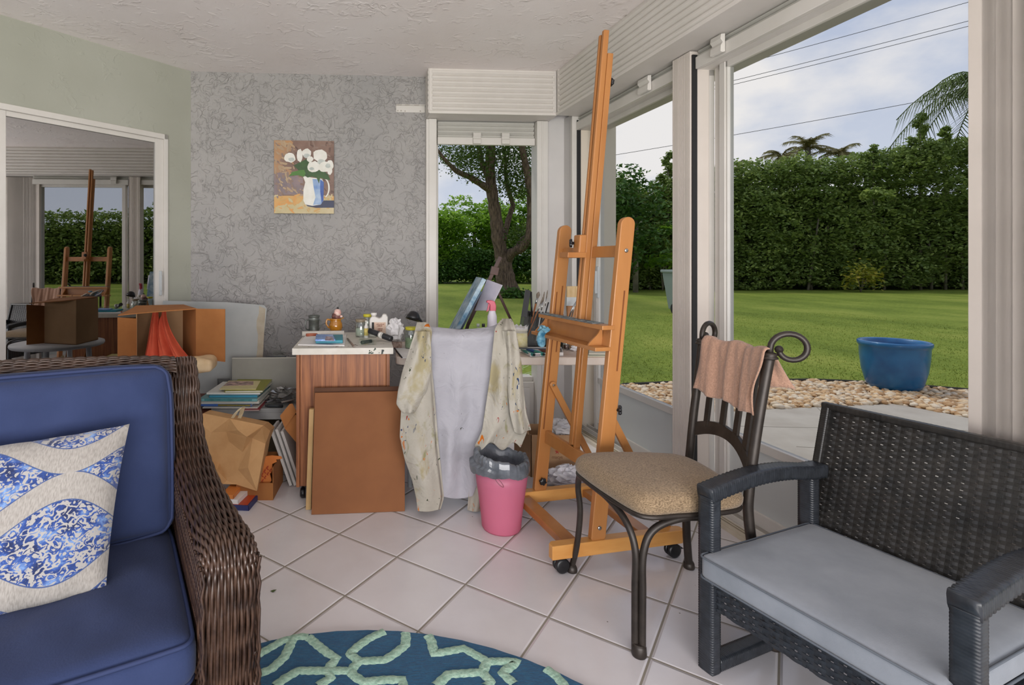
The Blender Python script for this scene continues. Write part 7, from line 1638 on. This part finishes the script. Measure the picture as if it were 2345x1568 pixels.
# the painting: white flowers in a jug
pt = thing('painting', BW(1.985, -.02, 1.62), 'small unframed painting of white flowers in a blue-white jug on the grey wall', 'painting')
PT0, PT1, PZ0, PZ1 = 2.204, 1.766, 1.612, 2.150
def PP(u, v, o=0): return BW(PT0 + (PT1 - PT0) * u, -.0226 - o, PZ0 + (PZ1 - PZ0) * v)
mb = MB(); wbox(mb, BW, PT1, PT0, -.022, -.001, PZ0, PZ1); mb.build('canvas_edge', mat('canvas_side', '4A3C34', '6A5C50', rough=.8, scale=20), pt, bevel=.001)
def pcol(name, a, b, s=8): return mat('paint_' + name, a, b, rough=.45, scale=s, bump=.3, bscale=40, bdist=.002)
paints = [pcol('umber', '6E5246', '8C7062', 4), pcol('ochre', 'B88A58', '9C7A60', 5), pcol('mauve', '8C7878', '74686E', 6), pcol('orange', 'D08A3A', 'C8A868', 9), pcol('sand', 'B8A878', 'C8B894', 8), pcol('navy', '1E2444', '2A3050', 6), pcol('white', 'D8D6CC', 'E4E2DC', 14), pcol('iceblue', 'A8BCD4', '6A8CC0', 14), pcol('blue', '2A4E9A', '4468AC', 12), pcol('leaf', '1F3A18', '33581F', 10), pcol('green', '3F6E22', '4A7A2A', 10), pcol('petalshade', 'A8B0AC', 'C4C8C2', 14), pcol('tan', 'A08468', 'B09878', 6), pcol('gold', 'C09450', 'C8A468', 6), pcol('taupe', '80685C', '8A7468', 6), pcol('deepumber', '584038', '6A5044', 6)]
mb = MB(); L = [0]
def patch(poly, mi):
    L[0] += 1; mb.add([PP(x / 1000, 1 - y / 1220, .000012 * L[0]) for x, y in poly], [tuple(range(len(poly)))], mi)
# coordinates: painting frame 0..1000 x 0..1220 (y down)
patch([(0, 0), (1000, 0), (1000, 1220), (0, 1220)], 0)
patch([(0, 0), (330, 0), (260, 170), (90, 330), (180, 480), (230, 640), (0, 700)], 1)
patch([(0, 560), (150, 520), (300, 600), (480, 620), (490, 900), (0, 910)], 2)
patch([(0, 925), (1000, 925), (1000, 1220), (0, 1220)], 3)
patch([(60, 1090), (400, 1060), (480, 1000), (1000, 1110), (1000, 1220), (0, 1220)], 4)
R = random.Random(12)
for i in range(420):
    x, y = R.uniform(20, 980), R.uniform(20, 1200)
    if y > 915: mi = R.choice([3, 3, 4, 4, 13]) if x < 480 else R.choice([4, 4, 13])
    elif y > 560 and x < 480: mi = R.choice([2, 2, 12, 14])
    elif x < 330: mi = R.choice([1, 12, 12, 14])
    else: mi = R.choice([0, 0, 14, 15])
    a = R.uniform(-.9, .9) + (0 if y > 915 else .8); L2, w2_ = R.uniform(25, 70), R.uniform(8, 20); c2, s2 = math.cos(a), math.sin(a)
    q = [(x + c2 * p_ * L2 - s2 * q_ * w2_, y + s2 * p_ * L2 + c2 * q_ * w2_) for p_, q_ in ((-1, -.6), (-.6, -1), (.7, -.9), (1, 0), (.6, 1), (-.8, .8))]
    q = [(min(999, max(1, a_)), min(1219, max(1, b_))) for a_, b_ in q]; patch(q, mi)
patch([(500, 1040), (820, 1000), (1000, 1000), (1000, 1120), (700, 1125), (560, 1100)], 5)
patch([(478, 590), (520, 700), (490, 820), (488, 1000), (520, 1070), (640, 1092), (780, 1070), (825, 1000), (830, 700), (800, 640), (640, 620)], 6)
patch([(640, 640), (800, 650), (830, 720), (825, 1000), (780, 1068), (650, 1080), (690, 950), (660, 780)], 7)
patch([(770, 650), (830, 690), (825, 990), (795, 1050), (770, 850)], 8)
for i in range(16):
    a0, a1 = -1.3 + i * .16, -1.3 + (i + 1) * .16
    patch([(830 + 75 * math.cos(a0), 790 + 150 * math.sin(a0)), (830 + 100 * math.cos(a0), 790 + 170 * math.sin(a0)), (830 + 100 * math.cos(a1), 790 + 170 * math.sin(a1)), (830 + 75 * math.cos(a1), 790 + 150 * math.sin(a1))], 6)
patch([(330, 420), (400, 380), (560, 300), (620, 420), (700, 560), (640, 600), (560, 620), (470, 560)], 9); patch([(250, 600), (300, 530), (420, 500), (520, 560), (500, 610), (400, 580), (300, 590)], 10)
patch([(580, 560), (660, 520), (800, 480), (900, 560), (940, 660), (830, 640), (770, 620), (750, 720), (710, 620), (620, 600)], 9); patch([(400, 500), (500, 490), (530, 560), (480, 570)], 10)
def petal(cx_, cy_, rx, ry, mi, n=14, sd=0):
    R = random.Random(sd); patch([(cx_ + rx * math.cos(2 * PI * k / n) * R.uniform(.85, 1.1), cy_ + ry * math.sin(2 * PI * k / n) * R.uniform(.85, 1.1)) for k in range(n)], mi)
petal(265, 290, 100, 85, 6, sd=1); petal(290, 320, 50, 35, 11, sd=2); petal(430, 250, 50, 115, 6, sd=3); petal(545, 215, 80, 80, 6, sd=4); petal(545, 255, 60, 40, 11, sd=5); petal(600, 310, 55, 50, 6, sd=6)
petal(770, 250, 125, 115, 6, sd=7); petal(660, 440, 120, 95, 6, sd=8); petal(790, 355, 70, 45, 11, sd=9); petal(850, 440, 110, 90, 6, sd=10); petal(940, 400, 55, 90, 6, sd=11); petal(930, 500, 45, 70, 6, sd=12); petal(900, 420, 45, 40, 11, sd=13); petal(630, 470, 45, 25, 11, sd=14)
mb.raw = True; mb.build('painted_surface', paints, pt)
# dry leaf on the tiles
mb = MB(); p = at(626, 1354, .001); mb.add([p + Vector((-.012, 0, .002)), p + Vector((0, -.006, .001)), p + Vector((.012, .002, .006)), p + Vector((0, .008, .002))], [(0, 1, 2, 3)]); mb.raw = True
tag(mb.build('fallen_leaf', mat('dry_leaf', '3E4A20', rough=.8), solid=.0006), 'tiny dry green leaf lying on the tiles near the sofa', 'leaf')
